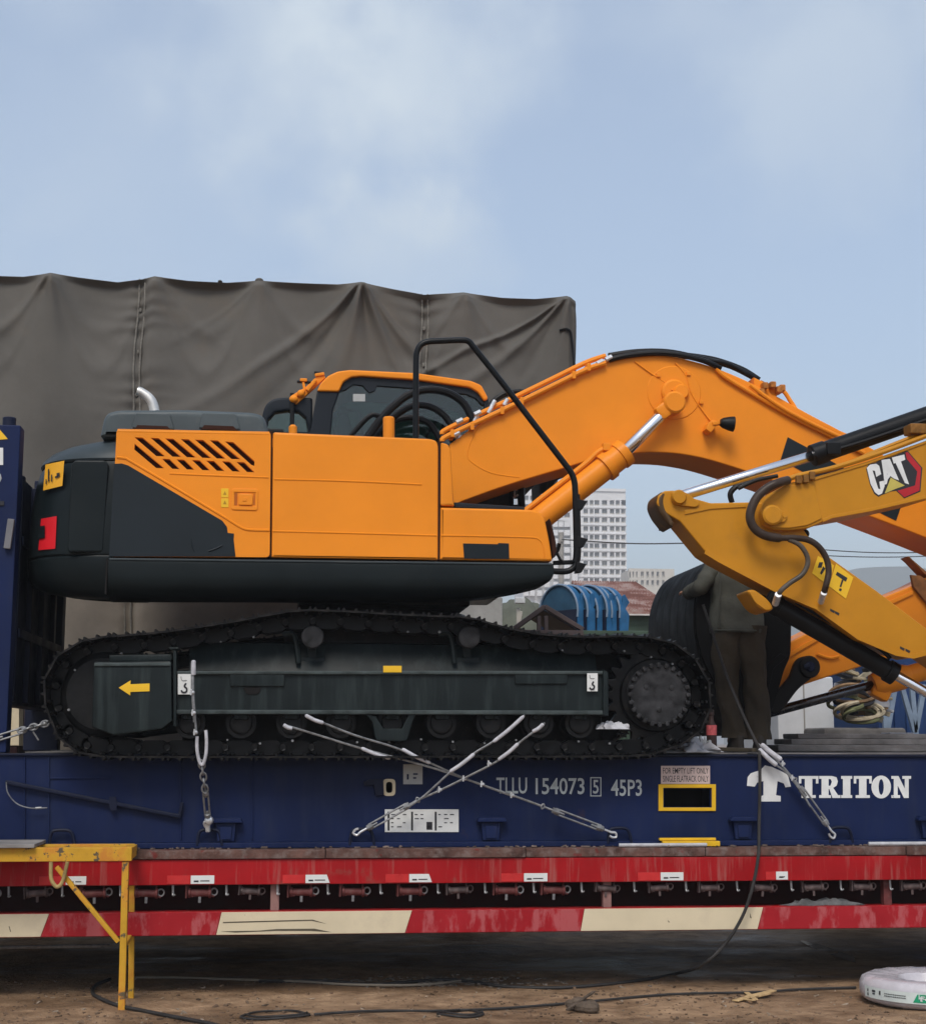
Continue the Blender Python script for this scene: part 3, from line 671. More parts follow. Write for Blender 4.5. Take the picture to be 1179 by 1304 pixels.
def fold(x, v):
    d = 0.0
    for i, p in enumerate(peaks):
        dx = x - p
        if abs(dx) > 2.2: continue
        q = .07 + .34 * v
        d -= (.05 + .07 * RS[i]) * math.exp(-(dx / q) ** 2) * math.exp(-v / 2.6)
        wob = .05 * noise.noise(V((i * 5.1, v * 1.6, 0)))
        for s_, a_ in RAYS[i]:
            e = (dx - s_ * v * (1 + .25 * v) - wob * v) / (.020 + .085 * v)
            if abs(e) < 3: d -= .078 * RS[i] * a_ * math.exp(-e * e) * math.exp(-v / (.40 + .35 * (RS[i] > .9))) * min(1, v / .10)
    for k, (a, b) in enumerate(zip(peaks, peaks[1:])):
        if a <= x <= b:
            u = (x - a) / (b - a); s = math.sin(math.pi * u) ** 1.3
            d += .085 * s * math.exp(-v / .8)
            for c0, am in ((.42, .022), (.80, .016)):
                e = (v - (.05 + c0 * s)) / .085
                if abs(e) < 3: d -= am * s * math.exp(-e * e)
    for rx in ropex:
        dx = abs(x - rx)
        if dx < .7: d += .050 * math.exp(-(dx / .06) ** 2) + .013 * math.cos(v * 2 * math.pi / .15 + 6 * noise.noise(V((v * 2, rx, 0))) + dx * 5) * math.exp(-dx / .13) * (1 if v < 1.4 else .4)
    d += .055 * noise.noise(V((x * .6, v * .45, 2.0))) + .010 * noise.noise(V((x * 2.4 + v * .8, v * 1.2, 5.0)))
    c = noise.noise(V((x * .5 - v * .35, v * .22, 9.0))); d += .045 * c
    return d
X0, X1 = tp[0].x, tp[-1].x
NXt, NVt, HT0 = 430, 190, 4.75
xa, xb = P(430, 700, YB).x, P(560, 700, YB).x
hb_t = P(640, 585, YB).z
def HTf(x):
    t = max(0.0, min(1.0, (x - xa) / (xb - xa))); t = t * t * (3 - 2 * t)
    return lerp(HT0, ztop(min(x, tp[-1].x)) - hb_t, t)
m = MB()
plan = []
for i in range(NXt): plan.append((lerp(X0, X1 - .06, i / (NXt - 1)), YB, 0))
for k in range(1, 8):
    a = math.pi / 2 * k / 7; plan.append((X1 - .06 + .08 * math.sin(a), YB + .08 - .08 * math.cos(a), k))
for k in range(1, 60): plan.append((X1 + .02 + .03 * math.sin(k * .5), YB + .08 + 2.3 * k / 59, 9))
vis = []
for (x, y, kind) in plan:
    zt_ = ztop(min(x, X1)) if kind < 9 else tp[-1].z + .02 * math.sin((y - YB) * 4); col = []
    for k in range(4): col.append(V((min(x, X1 - .02) if kind < 9 else x - .05 - .05 * (3 - k), YB + 2.4 - (2.4 - .30) * k / 3 if kind < 9 else y, zt_ - .03 - .02 * (3 - k))))
    col.append(V((x, y + .12, zt_ - .004))); col.append(V((x, y + .05, zt_ - .006)))
    HT = HTf(x)
    for j in range(NVt):
        v = HT * (j / (NVt - 1)) ** 1.25
        d = fold(x, v) * min(1, v / .06 + .15) if kind == 0 else fold(X1 - .1, v) * .4
        if kind == 9: col.append(V((x + d * .8 + .03 * noise.noise(V((y * 2, v * 1.3, 0))), y, zt_ - .03 - v)))
        else: col.append(V((x + (0 if kind == 0 else .025 * noise.noise(V((v * 2.1, 3, 0)))), y + d, zt_ - .012 - v)))
    vis.append(col)
nv = len(vis[0]); m.v = [q for c in vis for q in c]
m.f = [(i * nv + j, (i + 1) * nv + j, (i + 1) * nv + j + 1, i * nv + j + 1) for i in range(len(vis) - 1) for j in range(nv - 1)]
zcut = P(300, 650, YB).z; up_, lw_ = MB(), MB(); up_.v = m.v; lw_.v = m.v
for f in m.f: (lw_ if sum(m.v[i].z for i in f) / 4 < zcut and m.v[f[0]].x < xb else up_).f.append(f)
def used(mb):
    ids = sorted({i for f in mb.f for i in f}); mp = {i: k for k, i in enumerate(ids)}; o = MB(); o.v = [mb.v[i] for i in ids]; o.f = [tuple(mp[i] for i in f) for f in mb.f]; return o
obj('tarpaulin', used(up_), TARP, cg, smooth=180); obj('lightened_lower_sheet', used(lw_), CANVAS_LIT, cg, smooth=180, label='browner lower sheet with colour lightened against the shade between the upper body and the track')
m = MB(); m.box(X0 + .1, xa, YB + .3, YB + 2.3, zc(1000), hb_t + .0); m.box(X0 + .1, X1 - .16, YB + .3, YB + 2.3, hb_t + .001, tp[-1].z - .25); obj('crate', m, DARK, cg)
for rx in ropex:
    m = MB()
    for s in (-.028, .028):
        pts = []; HT = HTf(rx)
        for k in range(60):
            v = -.02 + HT * k / 59; d = fold(rx + s, max(v, 0)); kn = math.sin(v * 6.0 + (0 if s > 0 else .3)) * .010
            pts.append(V((rx + s + kn - .03 * v / HT, YB + d - .012, ztop(rx) - .012 - v)))
        m.tube(pts, .009, 6, 2)
    HT = HTf(rx)
    for k in range(7 if HT > 3 else 4):
        v = .25 + k * .38 + .1 * random.random(); m.ball(V((rx - .03 * v / HT, YB + fold(rx, v) - .02, ztop(rx) - v)), .013, .010, .022, 8, 5)
    obj('tie_rope', m, ROPE, cg)
for px_, ry_ in ((330, .025), (280, .014)):
    p = P(px_, 356, YB).x; m = MB(); m.ball(V((p, YB + .06, ztop(p) + .004)), ry_ * 1.6, .05, ry_, 10, 6); obj('hoop_end', m, TARP, cg)
fx = P(722, 430, YB).x
m = MB(); m.tube([V((fx - .09, YB - .10, P(700, 424, YB).z)), V((fx, YB - .11, P(720, 424, YB).z)), V((fx + .03, YB - .1, P(722, 440, YB).z)), V((fx + .06, YB - .1, P(728, 490, YB).z))], .012, 6, 4); obj('flap_seam', m, BLACK, cg)
# its trailer
t2 = thing('cargo_trailer', 'dark red trailer under the tarpaulin covered cargo', 'trailer', (-1, 4.6, 0))
zz = zc(1000)
m = MB(); m.box(-8, xb + .3, YB + .05, YB + 2.4, zz - .35, zz - .004, .02); obj('deck', m, REDD, t2)
m = MB(); m.box(-8, xb + .2, YB + .1, YB + 2.3, .35, zz - .36, .02); obj('skirt', m, DARK, t2)
m = MB()
for k in range(5): m.cyl(V((-6 + k * 1.9, YB + .12, .45)), V((-6 + k * 1.9, YB + .5, .45)), .45, 24)
obj('wheel', m, BLACK, t2)
m = MB(); m.pxp(qd(-60, 862, 24.5, 950), 2.95, 3.15, .01); obj('headboard_panel', m, STRIPEW, t2)
m = MB(); m.pxp(qd(-60, 907, 11, 935), 2.93, 2.948, .004); obj('headboard_stripe', m, STICKR, t2)
m = MB(); m.box(P(-60, 940, 3).x, P(24, 940, 3).x, 2.96, 3.4, .5, P(0, 950, 3).z - .003, .01); obj('headboard_base', m, REDD, t2)
# ------------------------------------------------------------------ orange excavator
YB0, YB1 = -0.12, 2.56           # body faces
ex = thing('excavator', 'orange crawler excavator with dark counterweight and long boom, lashed on the blue flat rack', 'excavator', (P(470, 960, 0).x, 1.22, ZR))
# counterweight: lofted plan
xr = P(147, 620, YB0).x - .012
def cw_ring(z, inset, corner=.62, bow=.10, tilt=0.0):
    xl = P(22, 650, .5).x + inset; y0, y1 = YB0 + inset * .55, YB1 - inset * .55
    pts = []; cy = (y0 + y1) / 2
    pts.append(V((xr, y1, z))); 
    n = 12
    for k in range(n + 1):
        a = math.pi / 2 * k / n; pts.append(V((xl + bow + corner - corner * math.sin(a) ** .9, y1 - corner + corner * math.cos(a) ** .9, z)))
    for k in range(1, 8):
        t = k / 8; pts.append(V((xl + bow - bow * math.sin(math.pi * t), lerp(y1 - corner, y0 + corner, t), z)))
    for k in range(n + 1):
        a = math.pi / 2 * (1 - k / n); pts.append(V((xl + bow + corner - corner * math.sin(a) ** .9, y0 + corner - corner * math.cos(a) ** .9, z)))
    pts.append(V((xr, y0, z)))
    for q in pts: q.z += tilt * max(0, q.y - YB0 - .1)
    return pts
zq = lambda y: P(110, y, YB0).z
m = MB(); m.loft([cw_ring(zq(762.5), .26, tilt=.125), cw_ring(zq(758), .14, tilt=.115), cw_ring(zq(750), .075, tilt=.09), cw_ring(zq(736), .03, tilt=.04), cw_ring(zq(722), .012), cw_ring(zq(709), .004), cw_ring(zq(706.5), .016)])
obj('counterweight_base', m, CHARCOAL, ex, smooth=40)
m = MB(); m.loft([cw_ring(zq(705.8), .014), cw_ring(zq(704), .004), cw_ring(zq(680), .0), cw_ring(zq(640), .01), cw_ring(zq(610), .03), cw_ring(zq(590), .055), cw_ring(zq(585), .07)])
cw = obj('counterweight', m, CHARCOAL, ex, smooth=40)
m = MB(); m.loft([cw_ring(zq(583.5), .065), cw_ring(zq(581), .055), cw_ring(zq(575), .07), cw_ring(zq(566), .115), cw_ring(zq(558), .19), cw_ring(zq(551), .30), cw_ring(zq(546.5), .42), cw_ring(zq(545), .52)])
obj('counterweight_cap', m, SLATE, ex, smooth=40)
m = MB(); m.pxp([(91, 590), (96, 586), (134, 586), (138, 591), (131, 701), (127, 703), (88, 703), (86, 698)], YB0 - .003, YB0 + .2, .010, .03)
obj('counterweight_panel', m, CHARCOAL, ex)
# stickers on the curved corner: follow the ring surface
def ring_at(px, py):
    d = ray(px, py); best = None
    for k in range(400):
        y = lerp(-.2, 1.2, k / 399); p = P(px, py, y); t = cw_ring(p.z, .012)[14:]
        # first point where the ray is inside the plan outline
        xs_ = [q for q in t]
        for a, b in zip(xs_, xs_[1:]):
            if (a.y >= y >= b.y) and p.x >= lerp(a.x, b.x, (a.y - y) / (a.y - b.y + 1e-9)) - .004:
                return p - V((.012, .012, 0))
    return P(px, py, .1)
def patch(name, quad, mt, n=6):
    m = MB(); g = []
    for j in range(n + 1):
        for i in range(n + 1):
            u, v = i / n, j / n
            a = lerp(V(quad[0]), V(quad[1]), u); b = lerp(V(quad[3]), V(quad[2]), u); c = lerp(a, b, v); g.append(ring_at(c.x, c.y))
    m.v = g; m.f = [(j * (n + 1) + i, j * (n + 1) + i + 1, (j + 1) * (n + 1) + i + 1, (j + 1) * (n + 1) + i) for j in range(n) for i in range(n)]
    return obj(name, m, mt, cw, smooth=60)
patch('amber_sticker', [(60.5, 592), (84.5, 587), (82, 619), (57.5, 625)], STICKO)
patch('red_decal', [(55, 661), (75, 657.5), (73, 699), (51.5, 701)], DRED)
def ink(px, py, w_, h_, name='print', mt=INK):
    m = MB(); a = [ring_at(px, py), ring_at(px + w_, py - w_ * .18), ring_at(px + w_, py + h_ - w_ * .18), ring_at(px, py + h_)]
    m.add([q - V((.006, .006, 0)) for q in a], [(0, 1, 2, 3)]); return obj(name, m, mt, cw, smooth=0)
ink(76, 603, 4, 5); ink(74, 607, 4, 2.5); ink(65, 598, 1.6, 16); ink(62, 611, 1.4, 6); ink(69, 605, 1.4, 9)
ink(53, 671, 8, 16, 'decal_gap', CHARCOAL)
# frame skirt
m = MB(); sx0, sx1 = P(138, 730, YB0).x, P(704, 730, YB0).x
def skirt_ring(z, y, ix): return [V((sx0, y, z + 0)), V((sx1 - ix, y, z - .03)), V((sx1 - ix, YB0 + .28, z - .03)), V((sx0, YB0 + .28, z))]
rr_ = []
for py, dy, ix in ((710.5, .012, .02), (711.5, -.012, .004), (714, -.026, 0), (718, -.03, 0), (733, -.03, 0), (743, -.022, .012), (750, .0, .035), (756, .035, .075), (760, .075, .12), (762, .13, .2)):
    z = P(135, py, YB0).z - P(135, 762, YB0).z; zb_ = P(135, 762, YB0).z; n_ = 26; ring_ = []
    for k in range(n_ + 1):
        t = k / n_; x = lerp(sx0, sx1 - ix, t); rise = .075 * max(0, (t - .80) / .20) ** 2 + .03 * t; H_ = P(135, 711, YB0).z - zb_
        f_ = z / H_; ring_.append(V((x, YB0 + dy, zb_ + z * 1 + rise * (1 - f_) + (-.010 * 0) - (P(135, 710.5, YB0).z - P(704, 717.5, YB0).z) * t * f_)))
    ring_ += [V((q.x, YB0 + .30, q.z)) for q in reversed(ring_)]; rr_.append(ring_)
m.loft(rr_)
m.box(sx0 + .05, sx1 - .1, YB0 + .301, YB1 + .02, P(300, 722, YB0).z, P(300, 712, YB0).z, .02)
obj('frame_skirt', m, CHARCOAL, ex, smooth=35)
m = MB(); m.box(P(380, 740, .4).x, P(598, 740, .4).x, .35, 2.1, P(500, 772, .4).z, P(500, 752, .4).z, .02)
obj('frame_belly', m, STEELB, ex)
m = MB(); c = P(488, 770, 1.22); m.lathe(V((c.x, 1.22, P(488, 798, .5).z)), V((c.x, 1.22, P(488, 750, .5).z)), [(0, .58), (.1, .62), (.5, .62), (.52, .55), (.8, .55), (.82, .6), (1, .6)], 48)
obj('swing_bearing', m, STEELB, ex)
m = MB(); m.pxp([(135.2, 711), (137.6, 711), (135.4, 757), (133, 756)], YB0 - .034, YB0 + .1, .001); obj('seam_gap', m, DARK, ex)
m = MB(); m.bar(P(139, 712, YB0 - .028), P(703, 718.5, YB0 - .028), .012, .014, .004); obj('skirt_highlight', m, SLATE, ex)  # slate strip added as a highlight along the top edge of the skirt
# engine bay core
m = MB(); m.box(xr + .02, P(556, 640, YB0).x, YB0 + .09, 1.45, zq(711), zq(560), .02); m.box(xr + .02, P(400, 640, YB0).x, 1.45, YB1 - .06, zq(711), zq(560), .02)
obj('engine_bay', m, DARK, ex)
m = MB(); m.pxp([(149, 712), (556, 716), (556, 566), (149, 550)], YB1 - .05, YB1, .02); obj('far_side_panel', m, ORANGE, ex)
# rear door with vents
v_up = []; v_lo = []
def sl(pts): return pts
S0 = lambda x, y: (150 + x / 6.205, 540 + y / 6.205)
for k, x in enumerate((140, 268, 383, 505, 618, 735, 855)):
    dy = 4.7 * k
    if k < 6: v_up.append([S0(x - 6, 105 + dy), S0(x + 54, 107 + dy), S0(x + 231, 254 + dy), S0(x + 164, 252 + dy)])
    else: v_up.append([S0(x - 6, 138), S0(x + 56, 143), S0(1080, 294), S0(1078, 330), S0(1056, 322)])
for k, x in enumerate((355, 470, 593, 707, 830, 945)):
    dy = 5 * k; v_lo.append([S0(x - 5, 275 + dy), S0(x + 52, 277 + dy), S0(x + 133, 355 + dy), S0(x + 76, 353 + dy)])
v_lo.append([S0(134, 157), S0(364, 348), S0(304, 347), S0(130, 200)])
m = MB(); m.pxp([(148.5, 546), (345, 549.6), (343.5, 709.8), (140.5, 708.8)], YB0, YB0 + .05, .0025, .03, holes=v_up + v_lo)
m.tube([P(150, 549.5, YB0 + .016), P(343, 553, YB0 + .016)], .018, 12, 0); rd = obj('rear_door', m, ORANGE, ex)
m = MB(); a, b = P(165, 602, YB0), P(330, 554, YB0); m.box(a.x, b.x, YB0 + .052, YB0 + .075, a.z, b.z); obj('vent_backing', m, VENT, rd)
m = MB(); m.pxp([(145.5, 590.5), (155, 590), (163, 592.5), (283, 663), (289, 671), (290, 678.5), (298, 679.5), (297.5, 687), (300, 708.8), (138.6, 708.6)], YB0 - .005, YB0 - .0005, .002); film = obj('dark_film', m, FILM, rd)
m = MB(); m.tube([P(265, 702, YB0 - .006), P(275, 698.5, YB0 - .008), P(283, 694.5, YB0 - .006)], .006, 5, 3); m.tube([P(243, 686, YB0 - .006), P(244, 694, YB0 - .008), P(247, 702, YB0 - .006)], .004, 5, 3); obj('film_wrinkle', m, FILM, film)
def crease(pts, name='pressed_crease', par=None, r=.009):
    m = MB(); m.tube([P(a, b, YB0 + .001) for a, b in pts], r, 6, 3); return obj(name, m, ORANGE, par)
crease([(149, 582.5), (158, 583.5), (166, 587), (230, 625), (288, 660), (304, 670), (316, 674.5), (343, 675.2)], par=rd)
crease([(216, 603), (260, 605), (342, 608)], par=rd, r=.006)
m = MB(); m.pxp([(295, 622), (329, 622.5), (328, 650), (294, 649)], YB0 - .007, YB0 - .0005, .003, .02, holes=[[(298.5, 626.5), (325.5, 627), (325, 645), (298, 644.5)]]); hd = obj('latch_frame', m, ORANGE, rd)
m = MB(); m.pxp([(304, 628.5), (322, 629), (321.5, 643.5), (303.5, 643)], YB0 - .012, YB0 + .004, .004, .015); m.pxp([(309, 633.5), (314, 633.5), (314, 638), (309, 638)], YB0 - .016, YB0 - .0125, .001); obj('latch_handle', m, ORANGE, hd)
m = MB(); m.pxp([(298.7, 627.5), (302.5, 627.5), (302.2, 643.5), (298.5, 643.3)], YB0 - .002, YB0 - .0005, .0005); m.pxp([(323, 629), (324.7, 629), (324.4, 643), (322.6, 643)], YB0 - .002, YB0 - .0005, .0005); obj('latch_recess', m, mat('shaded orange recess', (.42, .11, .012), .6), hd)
m = MB(); m.pxp(qd(281.5, 622, 291, 633.5), YB0 - .003, YB0 - .0005, .001); m.pxp(qd(281.5, 634.5, 291, 646), YB0 - .003, YB0 - .0005, .001); ys_ = obj('caution_sticker', m, STICKY, rd)
m = MB(); m.pxp([(284, 630), (288.5, 630), (286.4, 625)], YB0 - .0042, YB0 - .0032, .0002); m.pxp([(284, 642), (288.5, 642), (286.4, 637)], YB0 - .0042, YB0 - .0032, .0002); obj('print', m, mat('ochre print', (.45, .24, .02), .5), ys_)
# middle door
m = MB(); m.pxp([(347.4, 549.8), (548, 558.5), (556, 561), (558.4, 568), (558, 713.2), (345.6, 710)], YB0, YB0 + .05, .016, [.02, .04, .04, .03, .01, .01])
md = obj('side_door', m, ORANGE, ex)
crease([(349, 610.3), (440, 612.5), (537, 617)], par=md, r=.006); crease([(347.5, 676.5), (450, 679), (556, 682)], par=md, r=.006)
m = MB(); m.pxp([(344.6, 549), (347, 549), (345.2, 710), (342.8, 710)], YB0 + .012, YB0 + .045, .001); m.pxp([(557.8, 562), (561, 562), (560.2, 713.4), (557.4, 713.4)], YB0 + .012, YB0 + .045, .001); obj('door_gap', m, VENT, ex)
# front box and boom side strip
m = MB(); m.pxp([(561, 563), (570, 565), (574, 572), (577.5, 640), (579, 644), (560.6, 644)], YB0 + .004, YB0 + .35, .014, .015); obj('front_pillar_panel', m, ORANGE, ex)
m = MB(); m.pxp([(561, 646), (680, 649), (689, 653), (694, 661), (700, 690), (703.5, 715), (560, 713)], YB0, .68, .018, [.01, .03, .04, .04, .05, .02, .01], res=2)
fb = obj('tool_box', m, ORANGE, ex)
crease([(562, 682), (620, 683), (676, 684.5), (686, 687), (691, 694), (694, 712)], par=fb, r=.006)
m = MB(); m.pxp([(589.5, 692), (634, 693), (634.5, 691.5), (648, 692), (648.5, 712), (591, 711.5)], YB0 - .004, YB0 - .0005, .001); obj('dark_film', m, FILM, fb)
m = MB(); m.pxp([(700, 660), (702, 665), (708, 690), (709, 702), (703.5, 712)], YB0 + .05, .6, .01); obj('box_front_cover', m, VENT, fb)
m = MB(); m.pxp([(578.5, 639.5), (668, 645.5), (668, 650), (578.5, 646)], -.05, .65, .005); obj('box_top_plate', m, CABGREY, fb)
# hood
m = MB(); m.pxp([(127, 556), (132, 532), (137, 525), (150, 521.5), (240, 521), (322, 524.5), (334, 528), (339, 536), (343, 556)], YB0 + .10, 1.9, .035, [.02, .05, .05, .05, .02, .04, .05, .04, .02], res=3)
hood = obj('engine_hood', m, HOODM, ex, smooth=45)
for a, b in ((168, 222), (253, 306)):
    m = MB(); m.pxp([(a, 545), (a + 4, 527), (a + 6, 525), (b - 8, 526), (b - 5, 528.5), (b, 547)], YB0 + .085, YB0 + .16, .008, .012); hh = obj('hood_step', m, HOODM, hood)
    m = MB(); m.pxp([(a + 3, 546.5), (a + 7, 541), (b - 9, 542.5), (b - 3, 548.5)], YB0 + .078, YB0 + .0845, .002); obj('step_recess_shade', m, VENT, hh)  # dark plate on the step front stands in for recess shade
m = MB(); m.tube([P(197, 524, .75), P(194.5, 514, .75), P(189, 506, .75), P(180, 499.5, .75), P(175, 497.5, .75)], lambda t: .038 - .006 * t, 14, 6); obj('exhaust_pipe', m, PIPE, ex, smooth=60)
m = MB(); m.cyl(P(495, 560, .02), P(495, 531, .02), .040, 20, .2); obj('filler_post', m, ORANGE, ex)
m = MB(); m.cyl(P(373, 556, .3), P(373, 541, .3), .03, 14, .5); obj('hood_catch', m, ORANGE, ex)
# handrail
m = MB(); yh = .02
m.tube([P(529.5, 560, yh), P(529.5, 510, yh), P(529.8, 462, yh), P(531, 448, yh), P(536, 439, yh), P(545, 435, yh), P(560, 434, yh), P(588, 433, yh), P(597, 435, yh), P(604, 443, yh), P(640, 488, yh), P(680, 540, yh), P(717, 588, yh), P(726, 600, yh), P(731, 612, yh), P(732.5, 630, yh), P(734.5, 690, yh), P(734, 712, yh), P(731, 722, yh), P(722, 727.5, yh), P(704, 727.5, yh)], .0215, 12, 5)
hr = obj('handrail', m, RAILB, ex, smooth=60)
m = MB()
m.tube([P(733.5, 630, yh), P(735, 700, yh), P(733, 716, yh)], .028, 10, 4)
for a in ((737, 641), (738, 689), (736, 721)):
    p = P(*a, yh); m.prism([(p.x - .02, p.z - .05), (p.x + .02, p.z - .045), (p.x + .055, p.z + .012), (p.x - .02, p.z + .03)], yh - .03, yh + .05, bev=.006)
m.tube([P(703, 709, .05), P(710, 700, .05), P(712, 692, .04)], .014, 8); m.tube([P(708, 702, .05), P(713, 712, .05), P(718, 717, .05)], .010, 8)
m.bar(P(704, 717, .1), P(730, 716, .1), .03, .03, .005)
obj('rail_bracket', m, BLACK, hr)
# cab
YC, YC2 = 1.55, 2.50
cb_out = [(392, 566), (397, 540), (404, 496), (408, 488), (418, 478), (430, 472.5), (446, 470.5), (530, 474.5), (600, 484.5), (613, 490), (622, 508), (626, 566)]
win = [(420, 566), (424, 522), (431, 497), (437, 487), (447, 481), (460, 479.5), (530, 484.5), (598, 494), (609, 500), (616, 514), (619, 540), (619, 566)]
zsk = P(560, 712, YC).z
m = MB(); m.box(P(394, 600, YC).x, P(624, 600, YC).x, YC + .01, YC2, zsk, P(500, 566, YC).z, .02); obj('cab_base', m, CABGREY, ex)
m = MB()
m.pxp([(392, 568), (404, 497), (432, 499), (424, 522), (420, 568)], YC, YC + .09, .012); m.pxp([(616, 512), (622, 507), (627, 568), (620, 568)], YC, YC + .06, .008)
m.pxp([(392, 568), (404, 497), (432, 499), (424, 522), (420, 568)], YC2 - .09, YC2, .012); m.pxp([(616, 512), (622, 507), (627, 568), (620, 568)], YC2 - .06, YC2, .008)
m.pxp([(431, 499), (437, 487), (447, 481), (460, 479.5), (530, 484.5), (598, 494), (611, 501), (618, 514), (614, 516), (606, 507), (594, 502), (530, 494.5), (480, 491), (478, 497), (470, 500), (462, 491), (450, 489), (440, 496)], YC + .012, YC + .03, .003)
obj('cab_pillar', m, CABGREY, ex)
m = MB(); m.pxp([(403.5, 498), (408, 488), (418, 478), (430, 472.5), (446, 470.5), (530, 474.5), (600, 484.5), (613, 490), (622, 507), (617, 511), (609, 499.5), (598, 493), (530, 483.5), (460, 478.8), (447, 480), (437, 486), (431.5, 498.5)], YC - .02, YC2 + .02, .014, .02, res=2)
rf = obj('cab_roof', m, ORANGE, ex, smooth=40)
m = MB(); m.pxp(win, YC + .035, YC + .041, .001); gl = obj('cab_window', m, CABGLASS, ex)
m = MB(); m.pxp(qd(449.5, 501.5, 465, 511), YC + .031, YC + .034, .0005); obj('window_sticker', m, PAPERG, gl)
m = MB(); m.pxp(win, YC2 - .04, YC2 - .034, .001); obj('far_window', m, CABGLASS, ex)
m = MB()
fr = [(423, 566), (424, 524), (429, 519.5), (455, 520), (461, 525), (464, 566)]
m.pxp(fr, YC + .75, YC + .79, .01, .03, holes=[[(427, 563), (428, 526), (431, 523.5), (453, 524), (456, 527), (459, 563)]])
m.pxp([(462, 566), (500, 528), (600, 508), (616, 520), (619, 566)], YC + .85, YC + .89, .01, .05, holes=[[(472, 563), (504, 532), (600, 513), (612, 522), (615, 563)]])
obj('inner_frame', m, BLACK, ex)
m = MB(); m.pxp([(432, 570), (428, 545), (430, 530), (436, 526), (444, 528), (448, 545), (470, 553), (486, 553), (488, 570)], YC + .25, YC + .65, .03, .04); m.pxp([(431, 528), (434, 517), (441, 517), (444, 527)], YC + .33, YC + .57, .02, .02)
obj('driver_seat', m, mat('dark seat cloth', (.05, .06, .065), .9), ex)
m = MB(); m.pxp([(560, 570), (563, 535), (580, 530), (586, 570)], YC + .5, YC + .6, .02, .02); m.bar(P(540, 560, YC + .3), P(556, 535, YC + .3), .03, .03, .01); m.ball(P(556, 533, YC + .3), .035)
obj('control_console', m, BLACK, ex)
# left arch (mirror / guard behind the cab)
m = MB(); m.pxp([(333, 553), (334, 527), (338, 515), (347, 507.5), (360, 505.5), (398, 506), (398, 553)], 1.62, 1.74, .02, [.01, .06, .06, .06, .04, .02, .02], holes=[rnd([(339, 551), (342, 534), (350, 525), (366, 522.5), (380, 524), (389, 532), (393, 551)], .03)], res=2)
mr = obj('side_mirror', m, CABGREY, ex)
m = MB(); m.pxp([(338, 552), (341, 534), (350, 524), (366, 521.5), (380, 523), (390, 532), (394, 552)], 1.67, 1.69, .002); obj('mirror_glass', m, CABGLASS, mr)
m = MB(); m.pxp([(336, 552), (341, 545), (360, 546), (363, 552)], 1.60, 1.70, .01); m.bar(P(372, 552, 1.6), P(372, 500, 1.6), .035, .035, .01); obj('mirror_arm', m, BLACK, mr)
m = MB()
m.bar(P(374, 513, 1.62), P(412, 478, 1.62), .05, .055, .012); m.bar(P(371, 507, 1.60), P(388, 497, 1.60), .05, .03, .008); m.bar(P(391, 498, 1.6), P(402, 484, 1.6), .07, .03, .008)
m.box(P(382, 484, 1.6).x, P(391, 484, 1.6).x, 1.58, 1.64, P(385, 486, 1.6).z, P(385, 482, 1.6).z, .006); m.bar(P(386, 486, 1.6), P(388, 497, 1.6), .02, .02, .004); m.ball(P(374, 508, 1.58), .035, .03, .03); m.ball(P(383, 501, 1.58), .03)
m.bar(P(401, 478, 1.6), P(413, 476, 1.6), .04, .025, .006)
obj('bracket_piece', m, ORANGE, ex)
m = MB(); m.bar(P(378, 486, 1.61), P(396, 487, 1.61), .03, .02, .005); m.bar(P(400, 475, 1.61), P(412, 476, 1.61), .05, .025, .006); obj('bracket_clamp', m, BLACK, ex)
# grab handle and step seen under the boom
m = MB(); m.pxp([(578, 650), (608, 628), (640, 612), (652, 607), (652, 650)], 1.5, 1.54, .01); obj('cab_front_panel', m, CABGREY, ex)
m = MB(); m.tube([P(651, 650, 1.45), P(651.5, 612, 1.45), P(651, 600, 1.45)], .02, 8); m.tube([P(664, 650, 1.45), P(663, 612, 1.45), P(661, 600, 1.45)], .03, 8); m.bar(P(650, 646, 1.45), P(666, 646, 1.45), .04, .04, .01); obj('grab_handle', m, BLACK, ex)
m = MB(); m.bar(P(655.5, 612, 1.44), P(655, 632, 1.44), .02, .014, .004); m.bar(P(653, 634, 1.44), P(660, 630, 1.44), .02, .014, .004); obj('handle_clip', m, RAG, ex)
# boom
YM0, YM1 = .95, 1.49
up = [(572, 566), (600, 546), (632, 528), (664, 512), (700, 494), (735, 476), (762, 462), (785, 453.5), (810, 450), (838, 450.5), (868, 456), (905, 466), (945, 482), (985, 502), (1030, 527), (1080, 553.5), (1140, 588), (1200, 622), (1270, 662), (1330, 700)]
lo = [(1330, 752), (1270, 722), (1179, 685), (1110, 658.5), (1040, 632), (990, 614), (955, 602), (925, 592), (895, 583.5), (865, 578), (838, 576), (815, 576.5), (790, 580), (757, 585), (720, 596), (662, 613), (620, 627), (577, 643)]
bo = [tuple(q) for q in spl([V((a, b)) for a, b in up], 3)] + [tuple(q) for q in spl([V((a, b)) for a, b in lo], 3)]
m = MB(); m.pxp(bo, YM0, YM1, .012, res=2); bm_ = obj('boom', m, ORANGE, ex, smooth=40)
m = MB(); c = P(858, 500, YM0); m.lathe(V((c.x, YM0 - .035, c.z)), V((c.x, YM0 - .0005, c.z)), [(0, .085), (.3, .10), (1, .105)], 32); c2 = c
m.lathe(V((c.x, YM0 - .006, c.z)), V((c.x, YM0 - .0004, c.z)), [(0, .205), (.6, .21), (1, .212)], 40)
m.lathe(V((c.x + .05, YM0 - .05, c.z)), V((c.x + .05, YM0 - .03, c.z)), [(0, .05), (.5, .058), (1, .06)], 24)
obj('pin_boss', m, ORANGE, bm_)
m = MB()
for pts in (((612, 538), (600, 560), (595, 578), (600, 588), (625, 602), (662, 608)),):
    m.tube([P(a, b, YM0 + .002) for a, b in pts], .006, 6, 4)
